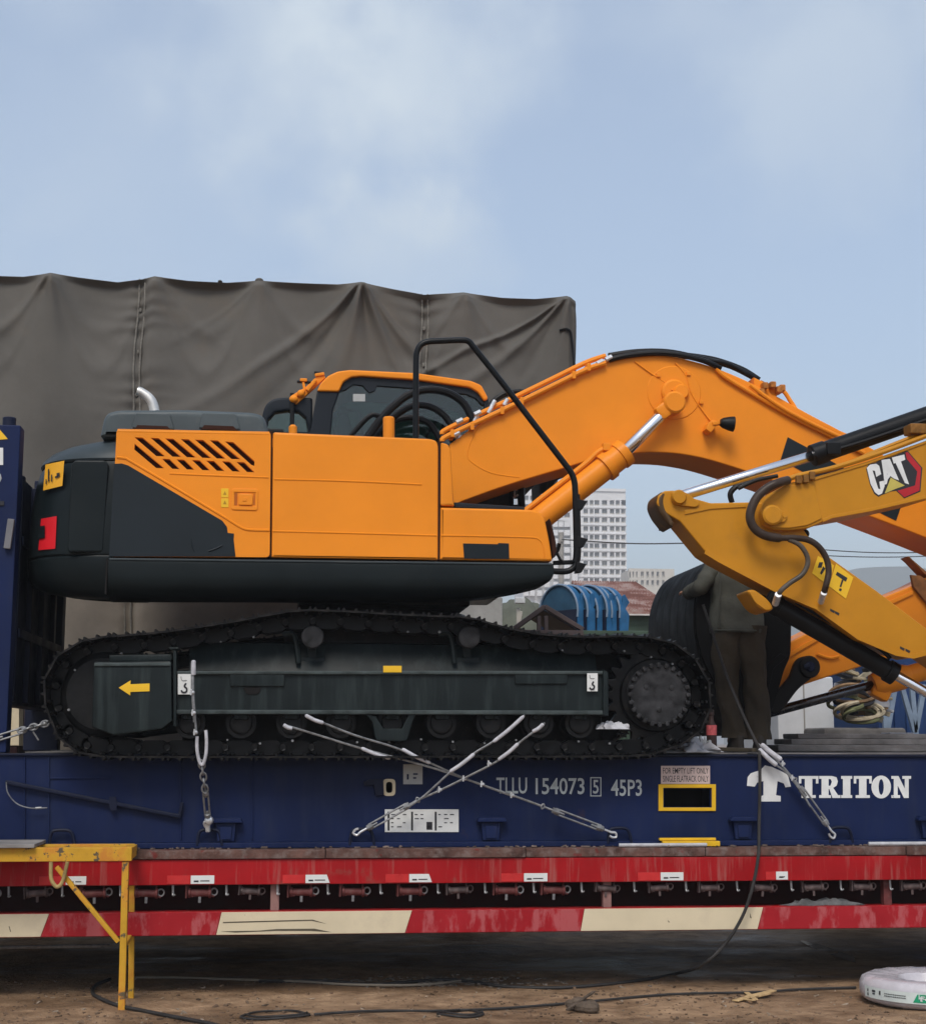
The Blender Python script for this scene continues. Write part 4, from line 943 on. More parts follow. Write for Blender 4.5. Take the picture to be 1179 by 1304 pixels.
obj('weld_seam', m, ORANGE, bm_)
m = MB(); m.pxp([(1003, 556.5), (1030, 571), (1090, 605), (1148, 643), (1141, 663), (1080, 633), (994, 585)], YM0 - .005, YM0 - .0005, .001); obj('dark_film', m, FILM, bm_)
# pipes along the boom top
m = MB()
for dy, yy, r in ((-3, YM0 + .05, .020), (6, YM0 - .03, .020)):
    m.tube([P(563, 556 + dy, yy), P(570, 549 + dy, yy), P(632, 520 + dy, yy), P(700, 487 + dy, yy), P(745, 465 + dy, yy), P(771, 456 + dy, yy)], r, 8, 4)
pp = obj('boom_pipe', m, ORANGE, bm_)
m = MB()
for a, b in ((575, 552), (638, 523), (663, 511), (729, 478), (748, 468), (600, 543)):
    p, q = P(a - 2, b - 4, YM0), P(a + 3, b + 6, YM0); m.box(p.x, q.x, YM0 - .05, YM0 + .1, q.z, p.z, .006)
obj('pipe_clamp', m, ORANGE, bm_)
m = MB()
for a, b in ((764, 461), (775, 456), (581, 552), (608, 526), (585, 536)): m.cyl(P(a - 4, b + 2, YM0 - .03), P(a + 4, b - 2, YM0 - .03), .019, 10)
obj('pipe_fitting', m, BRIGHT, bm_)
m = MB()
m.tube([P(775, 458, YM0 - .02), P(800, 452.5, YM0 - .02), P(835, 449.5, YM0 - .02), P(865, 452, YM0 - .03), P(895, 459, YM0 - .03), P(918, 469, YM0 - .02)], .022, 8)
m.tube([P(775, 453, YM0 + .1), P(810, 448, YM0 + .1), P(850, 448, YM0 + .1), P(890, 456, YM0 + .1), P(930, 466, YM0 + .1), P(962, 482, YM0 + .1)], .024, 8)
m.tube([P(862, 452, YM0 + .2), P(890, 455, YM0 + .2), P(915, 460, YM0 + .2), P(945, 471, YM0 + .2), P(966, 484, YM0 + .2)], .028, 8)
m.tube([P(900, 459, YM0 + .06), P(925, 463, YM0 + .06), P(950, 476, YM0 + .06)], .018, 8)
obj('boom_hose', m, BLACK, bm_)
m = MB()
m.tube([P(912, 469, YM0 - .02), P(925, 481, YM0 - .02), P(970, 508, YM0 - .02), P(1010, 531, YM0 - .02), P(1060, 556, YM0 - .02), P(1100, 577, YM0 - .02)], .018, 8)
m.tube([P(955, 490, YM0 - .04), P(985, 512, YM0 - .04), P(1015, 530, YM0 - .04), P(1060, 552, YM0 - .04), P(1080, 560, YM0 - .04)], .016, 8)
m.tube([P(978, 496, YM0 + .1), P(996, 497, YM0 + .1), P(1008, 513, YM0 + .08), P(1020, 527, YM0 + .05), P(1062, 548, YM0 + .05), P(1080, 556, YM0 + .05)], .018, 8)
m.pxp([(960, 480), (985, 492), (990, 500), (985, 512), (960, 498)], YM0 + .02, YM0 + .3, .01)
obj('stick_cylinder_pipe', m, ORANGE, bm_)
m = MB()
for a, b in ((972, 492), (990, 497), (968, 500), (982, 491), (994, 495)): m.box(P(a - 3, b, YM0).x, P(a + 4, b, YM0).x, YM0 - .05, YM0 + .12, P(a, b + 4, YM0).z, P(a, b - 4, YM0).z, .008)
m.cyl(P(968, 486, YM0 + .04), P(984, 495, YM0 + .04), .016, 8)
obj('valve_block', m, mat('oily orange', (.45, .16, .03), .4, var=.3, scale=30), bm_)
# wiring and lamp
m = MB(); m.tube([P(808, 460, YM0 - .006), P(830, 476, YM0 - .006), P(848, 488, YM0 - .006), P(856, 497, YM0 - .04)], .006, 6); m.tube([P(860, 462, YM0 - .006), P(873, 478, YM0 - .006), P(880, 500, YM0 - .006), P(889, 515, YM0 - .006), P(900, 530, YM0 - .006), P(908, 539, YM0 - .02)], .0065, 6)
for a, b in ((874, 478), (890, 514), (836, 480)): m.box(P(a - 2.5, b, 1).x, P(a + 2.5, b, 1).x, YM0 - .02, YM0 - .0005, P(a, b + 2.5, 1).z, P(a, b - 2.5, 1).z, .004)
obj('lamp_cable', m, ORANGE, bm_)
m = MB(); m.pxp([(899, 546), (902, 538), (908, 534), (914, 536), (912, 543), (905, 551)], YM0 - .12, YM0 - .0005, .008); m.bar(P(906, 540, YM0 - .1), P(920, 538, YM0 - .1), .06, .03, .006); lb = obj('lamp_bracket', m, ORANGE, bm_)
m = MB(); c0, c1 = P(917, 538, YM0 - .14), P(934, 540, YM0 - .14); m.lathe(c0, c1, [(0, .025), (.2, .04), (.7, .055), (1, .06)], 16); obj('work_lamp', m, BLACK, lb)
# boom cylinders
def cyl_set(y, full=True):
    a, b, c = P(650, 690, y), P(798, 574, y), P(857, 514, y)
    d = (b - a).normalized()
    m = MB(); L_ = (b - a).length
    m.lathe(a, b, [(0, .07), (.02, .092), (.80, .092), (.803, .112), (.85, .112), (.853, .098), (.93, .098), (.935, .108), (.99, .108), (1, .07)], 28); bc = obj('boom_cylinder', m, ORANGE, ex, smooth=40)
    m = MB(); m.cyl(b - d * .05, c, .048, 20, .05); rod = obj('cylinder_rod', m, CHROME, bc, smooth=60)
    m = MB(); m.lathe(V((c.x, y - .07, c.z)), V((c.x, y + .07, c.z)), [(0, .07), (.1, .085), (.9, .085), (1, .07)], 24); m.bar(c - d * .16, c - d * .04, .11, .12, .03); obj('rod_eye', m, ORANGE, bc)
    m = MB(); e = V((-d.z, 0, d.x)) * .115 + V((0, -.02, 0)); m.tube([a + e + d * .05, a + e + d * L_ * .45, a + e + d * L_ * .72, a + e * 1.1 + d * L_ * .84, a + e * .85 + d * L_ * .93], .020, 8)
    m.box(*[q for k in range(3) for q in ((a + e + d * L_ * .9)[k] - .03, (a + e + d * L_ * .9)[k] + .03)], .008)
    obj('cylinder_pipe', m, ORANGE, bc)
    return bc
cyl_set(YM0 - .125); cyl_set(YM1 + .125)
# hoses at the boom foot
m = MB(); yo = 1.0
m.tube([P(462, 566, yo), P(480, 540, yo), P(498, 520, yo), P(520, 503, yo), P(545, 496, yo), P(570, 500, yo), P(588, 511, yo), P(598, 526, yo), P(603, 542, yo)], .030, 10)
m.tube([P(470, 566, yo + .1), P(488, 545, yo + .1), P(505, 528, yo + .1), P(525, 517, yo + .1), P(545, 517, yo + .1), P(562, 526, yo + .1), P(574, 540, yo + .1), P(582, 556, yo + .1)], .026, 10)
m.tube([P(478, 566, yo + .2), P(496, 540, yo + .2), P(520, 532, yo + .2), P(545, 538, yo + .2), P(560, 560, yo + .2)], .024, 10)
m.tube([P(622, 520, 1.1), P(630, 510, 1.1), P(642, 502, 1.1), P(660, 499, 1.1), P(671, 501, 1.1), P(668, 506, 1.1), P(650, 510, 1.1)], .024, 8)
m.tube([P(440, 562, yo), P(468, 532, yo), P(480, 529, yo), P(490, 536, yo)], .02, 8)
obj('hydraulic_hose', m, BLACK, ex)
m = MB()
for a in ((603, 545), (584, 558), (581, 553), (644, 512), (624, 522), (628, 514), (606, 533)):
    p = P(*a, YM0 + .02); m.cyl(p - V((.014, 0, .026)), p + V((.014, 0, .026)), .016, 10)
obj('hose_fitting', m, BRIGHT, ex)
# ------------------------------------------------ undercarriage
YT0, YT1 = -.24, .36
TRK = [(52, 884), (58, 853), (74, 831), (97, 816), (130, 807), (200, 801), (290, 788), (345, 778), (385, 773), (440, 774), (500, 777.5), (555, 780), (600, 783), (650, 796), (700, 804), (750, 806.5), (800, 806), (840, 810), (870, 822), (892, 843), (905, 868), (908.5, 890), (905, 912), (895, 932), (876, 948), (848, 960), (800, 967.5), (600, 968.5), (400, 969), (200, 969), (135, 968), (100, 962), (75, 945), (60, 918)]
tk = [V((a, b)) for a, b in XZ(TRK, YT0)]
zmin = P(470, 968.5, YT0).z
loop = spl(tk, 10, True); n = len(loop)
acc = [0.0]
for i in range(n): acc.append(acc[-1] + (loop[(i + 1) % n] - loop[i]).length)
NS = round(acc[-1] / .188)
def at(s):
    s = s % acc[-1]
    for i in range(n):
        if acc[i + 1] >= s:
            t = (s - acc[i]) / (acc[i + 1] - acc[i]); return loop[i].lerp(loop[(i + 1) % n], t)
shoe = MB(); pr = [(-.094, .0), (.094, .0), (.094, .010), (.082, .012), (.078, .030), (.070, .030), (.064, .013), (.012, .013), (.006, .030), (-.004, .030), (-.010, .013), (-.070, .013), (-.076, .030), (-.084, .030), (-.092, .012)]
shoe.loft([[V((a, y, b - .030)) for a, b in pr] for y in (0, YT1 - YT0)])
link = MB()
for yy_ in (.19, .36):
    link.loft([[V((a, y, b - .032)) for a, b in [(-.098, -.03), (-.07, -.012), (-.03, -.002), (.03, -.002), (.085, -.01), (.098, -.03), (.098, -.075), (.05, -.098), (-.05, -.098), (-.098, -.07)]] for y in (yy_, yy_ + .045)])
link.cyl(V((-.094, .15, -.085)), V((-.094, .44, -.085)), .025, 10)
for s in (-.05, .045): link.cyl(V((s, .05, -.032)), V((s, .05, -.046)), .014, 6); link.cyl(V((s, .16, -.032)), V((s, .16, -.05)), .016, 6)
first = None
for side, y0 in ((0, YT0), (1, 2.44 + .24 - (YT1 - YT0))):
    for i in range(NS):
        s = acc[-1] * i / NS; p = at(s); t = (at(s + .05) - at(s - .05)).normalized()
        loc = V((p.x, y0, p.y)) - ex.location; ang = math.atan2(t.y, t.x)
        if first is None:
            a = obj('track_shoe', shoe, STEELB, ex, local=True); a.data.materials.append(STEELW)
            for pf in a.data.polygons:
                if pf.center.z > -.004: pf.material_index = 1
            b = obj('track_link', link, ROLLER if False else STEELB, ex, local=True); first = (a, b)
        else:
            a, b = first[0].copy(), first[1].copy(); COL.objects.link(a); COL.objects.link(b)
        for q in (a, b): q.location = loc; q.rotation_euler = (0, -ang, 0)
def roller_disc(name, px, py, y, prof, mt, n=32, par=None, dy=.05):
    c = P(px, py, y); m = MB(); m.lathe(V((c.x, y, c.z)), V((c.x, y + dy, c.z)), prof, n); return obj(name, m, mt, par or ex, smooth=35)
for side in (0, 1):
    o = 0 if side == 0 else 2.44 + .24 + .24 - (YT1 - YT0)      # y shift of the far track
    ya = YT0 + .15 + o
    q = P(131, 884, YT0 + .15); m = MB()
    m.lathe(V((q.x, ya, q.z)), V((q.x, ya + .3, q.z)), [(0, .20), (.01, .235), (.04, .245), (.06, .262), (.12, .275), (.16, .282), (.2, .27), (.8, .27), (.84, .282), (.95, .27), (1, .2)], 48); obj('idler_wheel', m, ROLLD, ex, smooth=35)
    q = P(839, 885, YT0 + .10); ya = YT0 + .1 + o; m = MB()
    m.lathe(V((q.x, ya, q.z)), V((q.x, ya + .1, q.z)), [(0, .196), (.15, .205), (1, .21)], 48); hub = obj('final_drive_cover', m, ROLLER, ex, smooth=35)
    m = MB()
    for k in range(24):
        a = 6.2832 * k / 24; m.obox(Matrix.Translation((q.x + .20 * math.cos(a), ya - .004, q.z + .20 * math.sin(a))) @ Matrix.Rotation(-a, 4, 'Y'), .034, .03, .028, .007)
    for k in range(3): 
        a = .5 + 2.1 * k; m.ball(V((q.x + .1 * math.cos(a), ya, q.z + .1 * math.sin(a))), .02, .01, .02, 8, 5)
    obj('cover_bolt', m, ROLLER, hub)
    m = MB(); pts = []
    for k in range(23 * 2):
        a = 6.2832 * k / 46; r = .30 if k % 2 == 0 else .352; pts += [(q.x + r * math.cos(a - .03), q.z + r * math.sin(a - .03)), (q.x + r * math.cos(a + .03), q.z + r * math.sin(a + .03))]
    m.prism(pts, ya + .11, ya + .17, bev=.008); m.lathe(V((q.x, ya + .075, q.z)), V((q.x, ya + .11, q.z)), [(0, .24), (.4, .25), (1, .25)], 40); obj('drive_sprocket', m, STEELB, ex, smooth=35)
    m = MB(); m.lathe(V((q.x, ya + .172, q.z)), V((q.x, ya + .42, q.z)), [(0, .20), (.05, .25), (.95, .25), (1, .2)], 32); obj('final_drive_housing', m, STEELB, ex, smooth=35)
    # frame
    sh = lambda pts: pts
    def fr(pts, y0, y1, bev=.01, r=0.0, name='track_frame', mt=FRAMEG, par=None, holes=()):
        m = MB(); ou = XZ(pts, y0)
        if r: ou = rnd(ou, r)
        m.prism(ou, y0 + o, y1 + o, [XZ(h, y0) for h in holes], bev); return obj(name, m, mt, par or ex)
    tf = fr([(222, 857.5), (771, 857.5), (773, 909), (222, 907.5)], YT0 + .075, YT0 + .5, .012)
    fr([(222, 854.5), (772, 854.5), (772, 859), (222, 859)], YT0 + .052, YT0 + .2, .006, name='frame_flange', mt=FRAMEE, par=tf); fr([(222, 904), (774, 905), (774, 910.5), (222, 909.5)], YT0 + .052, YT0 + .2, .006, name='frame_flange', mt=FRAMEE, par=tf)
    fr([(232, 907), (765, 908), (765, 948), (232, 946)], YT0 + .50, YT0 + .53, .004, name='roller_backing', mt=STEELB, par=tf)  # dark plate added behind the rollers to block the bright background
    fr([(700, 822), (800, 818), (812, 850), (800, 912), (776, 948), (766, 948), (766, 880), (700, 860)], YT0 + .505, YT0 + .53, .004, name='drive_backing', mt=STEELB, par=tf)  # dark plate added behind the sprocket gap to block the view through
    m = MB(); a0, a1 = P(240, 854, YT0 + .2), P(760, 822, YT0 + .2)
    m.loft([[V((x, YT0 + .205 + o, a0.z)), V((x, YT0 + .30 + o, a1.z)), V((x, YT0 + .5 + o, a1.z + .02)), V((x, YT0 + .5 + o, a0.z))] for x in (a0.x, a1.x)]); obj('frame_slope', m, FRAMEG, tf)
    fr([(292, 857), (362, 857), (362, 874), (293, 874)], YT0 + .058, YT0 + .0745, .004, name='frame_plate', par=tf); fr([(656, 857), (722, 857), (722, 871), (656, 871)], YT0 + .058, YT0 + .0745, .004, name='frame_plate', par=tf)
    fr([(309, 875), (333, 875), (330, 884), (314, 885)], YT0 + .068, YT0 + .0745, .002, .02, name='frame_pocket', mt=DARK, par=tf)
    fr([(768, 853), (774.5, 856), (775, 912), (768, 911)], YT0 + .04, YT0 + .3, .006, name='frame_end_plate', par=tf)
    ig = fr([(119.5, 843), (218, 842), (219, 919), (205, 929), (146, 937), (117, 926)], YT0 + .02, YT0 + .3, .010, .012, name='idler_guard')
    fr([(120, 844.5), (217.5, 843.8), (217.5, 848), (119.5, 848.5)], YT0 + .008, YT0 + .0195, .004, name='guard_ledge', mt=FRAMEE, par=ig); fr([(139, 834), (219, 833), (219, 842), (139, 843)], YT0 + .08, YT0 + .3, .01, name='guard_top', par=ig)
    fr([(218.5, 827), (227, 827), (227, 824), (214, 824.5), (220.5, 829), (221, 925), (224.5, 925), (224.5, 829)], YT0 + .03, YT0 + .2, .003, name='guard_flange', par=ig)
    # carrier rollers, bottom rollers
    for px in (398, 598):
        c = P(px, 811, YT0 + .1); m = MB(); ya = YT0 + .1 + o
        m.lathe(V((c.x, ya, c.z)), V((c.x, ya + .3, c.z)), [(0, .055), (.02, .072), (.1, .078), (.12, .065), (1, .065)], 24); cr_ = obj('carrier_roller', m, ROLLER, ex, smooth=35)
        z1 = P(px, 857, YT0 + .3).z; m = MB(); m.box(c.x - .09, c.x + .09, ya + .14, ya + .26, z1 - .0, z1 + .1, .01); m.box(c.x - .03, c.x + .03, ya + .15, ya + .25, z1 + .09, c.z, .01); m.tube([V((c.x - .2, ya + .1, c.z + .02)), V((c.x - .12, ya + .1, c.z + .01)), V((c.x - .09, ya + .1, z1 + .06))], .018, 8); obj('roller_bracket', m, FRAMEG, cr_)
    for px in (242, 307, 371, 434, 499.5, 562, 625, 686, 738):
        c = P(px, 921, YT0 + .14); m = MB(); ya = YT0 + .12 + o
        m.lathe(V((c.x, ya, c.z)), V((c.x, ya + .32, c.z)), [(0, .055), (.02, .07), (.06, .075), (.062, .10), (.14, .10), (.15, .085), (.85, .085), (.86, .1), (1, .09)], 20); br = obj('track_roller', m, ROLLD, ex, smooth=35)
        m = MB(); m.box(c.x - .05, c.x + .05, ya - .015, ya + .05, c.z + .02, c.z + .10, .012)
        for s in (-.03, .03): m.cyl(V((c.x + s, ya - .03, c.z + .035)), V((c.x + s, ya - .01, c.z + .035)), .013, 6)
        obj('roller_cap', m, FRAMEG, br)
    fr([(466, 909), (474, 920), (478, 940), (481, 944), (518, 944), (520, 938), (525, 920), (530, 909), (521, 909), (512, 928), (488, 928), (478, 912)], YT0 + .07, YT0 + .12, .006, name='track_guide')
    if side == 0:
        m = MB(); m.pxp([(151, 876), (166.5, 866.5), (166, 871.5), (190.5, 870.5), (190.5, 880.5), (166, 881.5), (166, 886)], YT0 + .014, YT0 + .0195, .002); obj('arrow_decal', m, STICKY, ig)
        for x0, x1, y0, y1 in ((226.5, 243, 858.5, 884.5), (747.5, 761, 857.5, 880.5)):
            m = MB(); m.pxp(qd(x0, y0, x1, y1), YT0 + .048, YT0 + .0515, .0008); hk = obj('hook_decal', m, PAPER, tf)
            m = MB(); k = (x1 - x0) / 16.0; cx, cy = (x0 + x1) / 2 - 1, y0 + (y1 - y0) * .68
            m.tube([P(a, b, YT0 + .0465) for a, b in ((cx + 3 * k, cy - 6 * k), (cx + 1 * k, cy - 2 * k), (cx + 4 * k, cy + 1 * k), (cx + 3 * k, cy + 5 * k), (cx - 1 * k, cy + 5.5 * k), (cx - 3 * k, cy + 3 * k))], .006, 5, 4)
            m.tube([P(a, b, YT0 + .0465) for a, b in ((x0 + 4 * k, y0 + 3 * k), (x0 + 5 * k, y0 + 8 * k), (x1 - 5 * k, y0 + 8 * k))], .002, 4, 3); obj('print', m, INK, hk)
        m = MB(); m.pxp(qd(488, 848, 511.5, 856.5), YT0 + .045, YT0 + .06, .003); obj('yellow_tag', m, STICKY, tf)
        m = MB()
        for k in range(46):
            if random.random() < .55: continue
            s = acc[-1] * (k + .3) / 46; p = at(s); t = (at(s + .05) - at(s - .05)).normalized(); nn = V((-t.y, t.x)); z = p - nn * random.uniform(.10, .14)
            m.cyl(V((z.x, YT0 + .14, z.y)), V((z.x, YT0 + .17, z.y)), random.uniform(.006, .010), 6)
        obj('link_pin', m, STEEL, ex)
m = MB(); m.box(P(300, 850, .4).x, P(700, 850, .4).x, .30, 2.14, P(500, 890, .4).z, P(500, 815, .4).z, .05); m.box(P(360, 850, .4).x, P(620, 850, .4).x, .25, 2.19, P(500, 905, .4).z, P(500, 797, .4).z, .05); obj('car_body', m, STEELB, ex)
# ------------------------------------------------ stick, link and bucket of this machine (folded back on the deck)
m = MB(); m.pxp([(984, 838), (1003, 819), (1064, 788), (1127, 760), (1164, 745), (1240, 707), (1300, 668), (1340, 672), (1352, 712), (1320, 770), (1250, 806), (1179, 824), (1095, 849.5), (1045, 865), (1000, 880), (986, 892), (975, 880)], 1.0, 1.42, .012, .06, res=2); st = obj('stick', m, ORANGE, ex)
m = MB(); m.pxp([(990, 842), (1010, 828), (1064, 797), (1130, 766), (1163, 752), (1163, 757), (1130, 772), (1064, 803), (1012, 833), (992, 847)], .985, .9995, .004); m.tube([P(1040, 833, .99), P(1056, 838, .99), P(1068, 836, .99)], .012, 6); obj('stick_rib', m, ORANGE, st)
m = MB(); m.pxp([(1155, 709), (1158, 708), (1179, 730), (1215, 742), (1215, 760), (1177, 728)], 1.05, 1.2, .01); m.pxp([(1160, 732), (1172, 733), (1200, 752), (1200, 790), (1179, 767), (1163, 747)], .96, 1.0, .008); obj('stick_cylinder_lug', m, mat('rusty orange plate', (.22, .09, .03), .6, var=.3, scale=12), st)
m = MB(); c = P(1026, 850, 1.0); m.lathe(V((c.x, .90, c.z)), V((c.x, .999, c.z)), [(0, .075), (.2, .085), (1, .085)], 24)
m.pxp([(1012, 843), (1020, 836), (1033, 837), (1040, 846), (1038, 860), (1016, 878), (996, 905), (984, 912), (978, 900), (990, 880), (1006, 862)], .92, .97, .01, .04); obj('bucket_link', m, BLACK, ex)
m = MB(); m.cyl(P(1024, 850, .895), P(1031, 848, .885), .02, 10); m.lathe(V((c.x, .885, c.z)), V((c.x, .899, c.z)), [(0, .03), (1, .04)], 16); obj('link_pin', m, NAVYD, ex)
a, b = P(980, 908, 1.22), P(1112, 872, 1.22)
m = MB(); m.cyl(a, b, .036, 18, .05); ro = obj('bucket_cylinder_rod', m, DROD, ex, smooth=60)
m = MB(); d = (b - a).normalized(); m.lathe(b - d * .01, b + d * .3, [(0, .08), (.2, .1), (.8, .1), (1, .08)], 24); m.cyl(b + d * .2, b + d * 1.2, .075, 24); m.bar(b + V((-.02, 0, -.02)), b + V((.12, 0, -.09)), .12, .12, .03); obj('bucket_cylinder', m, ORANGE, ex)
# bucket
bk_out = [(a + (14 if b < 900 and a < 990 else 4), b) for a, b in [(1003, 836), (1004, 790), (1002, 748), (975, 718), (945, 703), (915, 705), (893, 717), (879, 740), (872, 770), (872, 805), (880, 840), (897, 872), (918, 915), (955, 936), (980, 905), (985, 852)]]
YK0, YK1 = .68, 2.2
ko = XZ(bk_out, YK0)
m = MB(); m.prism(rnd(ko, .05), YK0, YK0 + .04, bev=.01); m.prism(rnd(ko, .05), YK1 - .04, YK1, bev=.01)
sh_o = [V(q) for q in rnd(ko, .05)]
arc = XZ([(a + (14 if b < 900 and a < 990 else 4), b) for a, b in [(1002, 748), (975, 718), (945, 703), (915, 705), (893, 717), (879, 740), (872, 770), (872, 805), (880, 840), (897, 872), (918, 915), (955, 936)]], YK0)
arc = [V(q) for q in spl([V(q) for q in arc], 5)]
nrm = []
for i in range(len(arc)):
    t = (arc[min(i + 1, len(arc) - 1)] - arc[max(i - 1, 0)]).normalized(); nrm.append(V((-t.y, t.x)) * -1)
cen = V((sum(q[0] for q in ko) / len(ko), sum(q[1] for q in ko) / len(ko)))
nrm = [q if q.dot(p - cen) > 0 else -q for p, q in zip(arc, nrm)]
m.loft([[V((p.x, y, p.y)) for p in arc] + [V((p.x - q.x * .03, y, p.y - q.y * .03)) for p, q in reversed(list(zip(arc, nrm)))] for y in (YK0 + .03, YK1 - .03)])
bkt = obj('bucket', m, BKT, ex, smooth=50)
for k in range(6):
    y = lerp(YK0 + .035, YK1 - .26, k / 5); m = MB()
    m.loft([[V((p.x + q.x * .006, y + dy, p.y + q.y * .006)) for p, q in zip(arc, nrm)] + [V((p.x - q.x * .002, y + dy, p.y - q.y * .002)) for p, q in reversed(list(zip(arc, nrm)))] for dy in (0, .238)]); obj('wear_strip', m, BKT, bkt, smooth=50)
m = MB(); m.pxp([(1003, 836), (985, 852), (975, 897), (955, 912), (950, 900), (968, 884), (977, 846), (994, 832)], YK0 - .01, YK1 + .01, .01); obj('bucket_lip', m, BKT, bkt)
# ------------------------------------------------------------------ ochre yellow arm of another machine, in front at the right
YA0, YA1 = -.40, -.10
am = thing('yellow_digger', 'ochre yellow digger arm with white lettered logo, black cylinders and looped hoses', 'digger', (P(1100, 700, -.2).x, -.22, ZR))
low = [(836, 641), (838, 631), (846, 625), (858, 624.5), (872, 626.5), (882, 634), (905, 640.5), (954, 639.5), (990, 640), (1015, 662), (1030, 684), (1054, 708), (1117, 753), (1179, 800), (1270, 868), (1345, 925), (1352, 945), (1335, 955), (1270, 925), (1225, 880), (1200, 848), (1179, 834), (1163, 838), (1150, 834), (1093, 814), (1040, 775), (987, 752), (915, 714), (899, 704), (866, 664), (842, 650)]
m = MB(); m.pxp(low, YA0, YA1, .010, .012, res=2); sk = obj('stick', m, YELLOW, am, smooth=40)
m = MB()
for y in (YA0 - .012,):
    m.pxp([(899, 699), (915, 709.5), (987, 747.5), (1040, 770), (1093, 808.5), (1141, 829), (1163, 833), (1179, 829), (1179, 835), (1163, 839), (1140, 835), (1092, 814.5), (1039, 776), (986, 753.5), (914, 715.5), (897, 705)], y, YA0 - .0005, .0006)
m.pxp([(872, 655), (905, 648), (950, 645.5), (950, 642), (905, 643.5), (872, 650)], YA0 - .008, YA0 - .0005, .0006)
obj('stick_flange', m, YELLOW, sk)
m = MB(); m.pxp([(835.5, 641), (837, 631), (843, 625.5), (849, 626), (847, 640), (850, 650), (858, 662), (858, 672), (852, 668), (841, 654)], YA0 - .004, YA1 + .006, .03, .03, res=3); obj('stick_nose', m, BROWNISH, sk)
c = P(863, 634, YA0); m = MB(); m.lathe(V((c.x, YA0 - .05, c.z)), V((c.x, YA0 - .0005, c.z)), [(0, .042), (.3, .05), (1, .05)], 24); m.prism(rnd([(c.x - .05, c.z + .05), (c.x + .05, c.z + .04), (c.x + .15, c.z - .04), (c.x + .12, c.z - .065), (c.x - .04, c.z - .05)], .04), YA0 - .022, YA0 - .0006, bev=.005); obj('pin_boss', m, YELLOW, sk)
bo = [(968, 652), (974, 637), (985, 626), (1005, 615), (1033, 608.5), (1103, 588), (1179, 561), (1300, 515), (1420, 470), (1425, 560), (1300, 598), (1179, 635), (1110, 651), (1060, 660), (1047, 665), (1030, 672.5), (1005, 675.5), (985, 674.5), (972, 668)]
m = MB(); m.pxp(bo, YA0 - .06, YA1 + .06, .010, .02, res=2); bm2 = obj('boom', m, YELLOW, am, smooth=40)
yb = YA0 - .06
m = MB(); m.pxp([(968, 653), (974, 638), (986, 627), (1004, 619), (1036, 614), (1042, 640), (1047, 660), (1028, 669), (1004, 672.5), (984, 672), (972, 667)], yb - .010, yb - .0005, .004, .02)
m.pxp([(1047, 660.5), (1060, 655.5), (1110, 646.5), (1179, 630.5), (1300, 594), (1300, 598), (1179, 635), (1110, 651), (1060, 660), (1048, 665)], yb - .008, yb - .0005, .003)
m.pxp([(1033, 609), (1103, 588.5), (1179, 561.5), (1300, 515), (1300, 518), (1179, 564.5), (1103, 592), (1034, 612.5)], yb - .008, yb - .0005, .003); obj('boom_doubler', m, YELLOW, bm2)
c = P(981, 657, yb); m = MB(); m.lathe(V((c.x, yb - .055, c.z)), V((c.x, yb - .011, c.z)), [(0, .055), (.2, .068), (1, .068)], 28); m.lathe(V((c.x + .09, yb - .03, c.z + .0)), V((c.x + .09, yb - .011, c.z)), [(0, .016), (1, .022)], 12)
m.prism(rnd([(c.x - .02, c.z - .066), (c.x + .10, c.z - .04), (c.x + .11, c.z + .02), (c.x - .02, c.z + .066)], .03), yb - .026, yb - .0112, bev=.004); obj('pivot_pin', m, YELLOW, bm2)
m = MB()
m.tube([P(997, 614, yb - .01), P(1015, 606, yb - .01), P(1060, 596, yb - .01), P(1120, 577, yb - .01), P(1179, 555, yb - .01), P(1300, 508, yb - .01)], .017, 8)
m.tube([P(1032, 603, yb + .04), P(1070, 594, yb + .04), P(1120, 573, yb + .04), P(1179, 550, yb + .04), P(1300, 504, yb + .04)], .015, 8)
obj('boom_pipe', m, YELLOW, bm2)
m = MB()
for a in ((1015, 612), (1024, 611), (1032, 607)): p = P(*a, yb); m.box(p.x - .02, p.x + .02, yb - .045, yb - .011, p.z - .025, p.z + .03, .006)
p = P(1168, 549, yb); m.box(p.x - .06, p.x + .08, yb - .03, yb + .1, p.z - .02, p.z + .05, .01)
obj('pipe_clamp', m, mat('oily yellow', (.22, .10, .02), .4, var=.3, scale=20), bm2)
m = MB(); m.cyl(P(986, 618.5, yb - .02), P(1003, 611.5, yb - .02), .020, 12); obj('pipe_fitting', m, BRIGHT, bm2)
# upper cylinder
yc_ = -.22
a, b, c2_ = P(866, 632, yc_), P(1033, 581, yc_), P(1200, 523, yc_)
m = MB(); d = (c2_ - b).normalized(); m.lathe(b, b + d * 1.9, [(0, .06), (.004, .078), (.055, .078), (.057, .069), (.995, .069), (1, .05)], 28); uc = obj('stick_cylinder', m, BLACK, am, smooth=40)
m = MB(); m.cyl(a, b + d * .05, .036, 22, .05); obj('cylinder_rod', m, CHROME, uc, smooth=60)
m = MB(); m.box(*[q for k in range(3) for q in ((b + d * .14)[k] - (.05, .10, .05)[k], (b + d * .14)[k] + (.05, -.06, .04)[k])], .012); m.tube([b + d * .16 + V((0, -.085, -.02)), b + d * .5 + V((0, -.08, -.03)), b + d * 1.2 + V((0, -.08, -.03))], .014, 8); obj('cylinder_port', m, BLACK, uc)
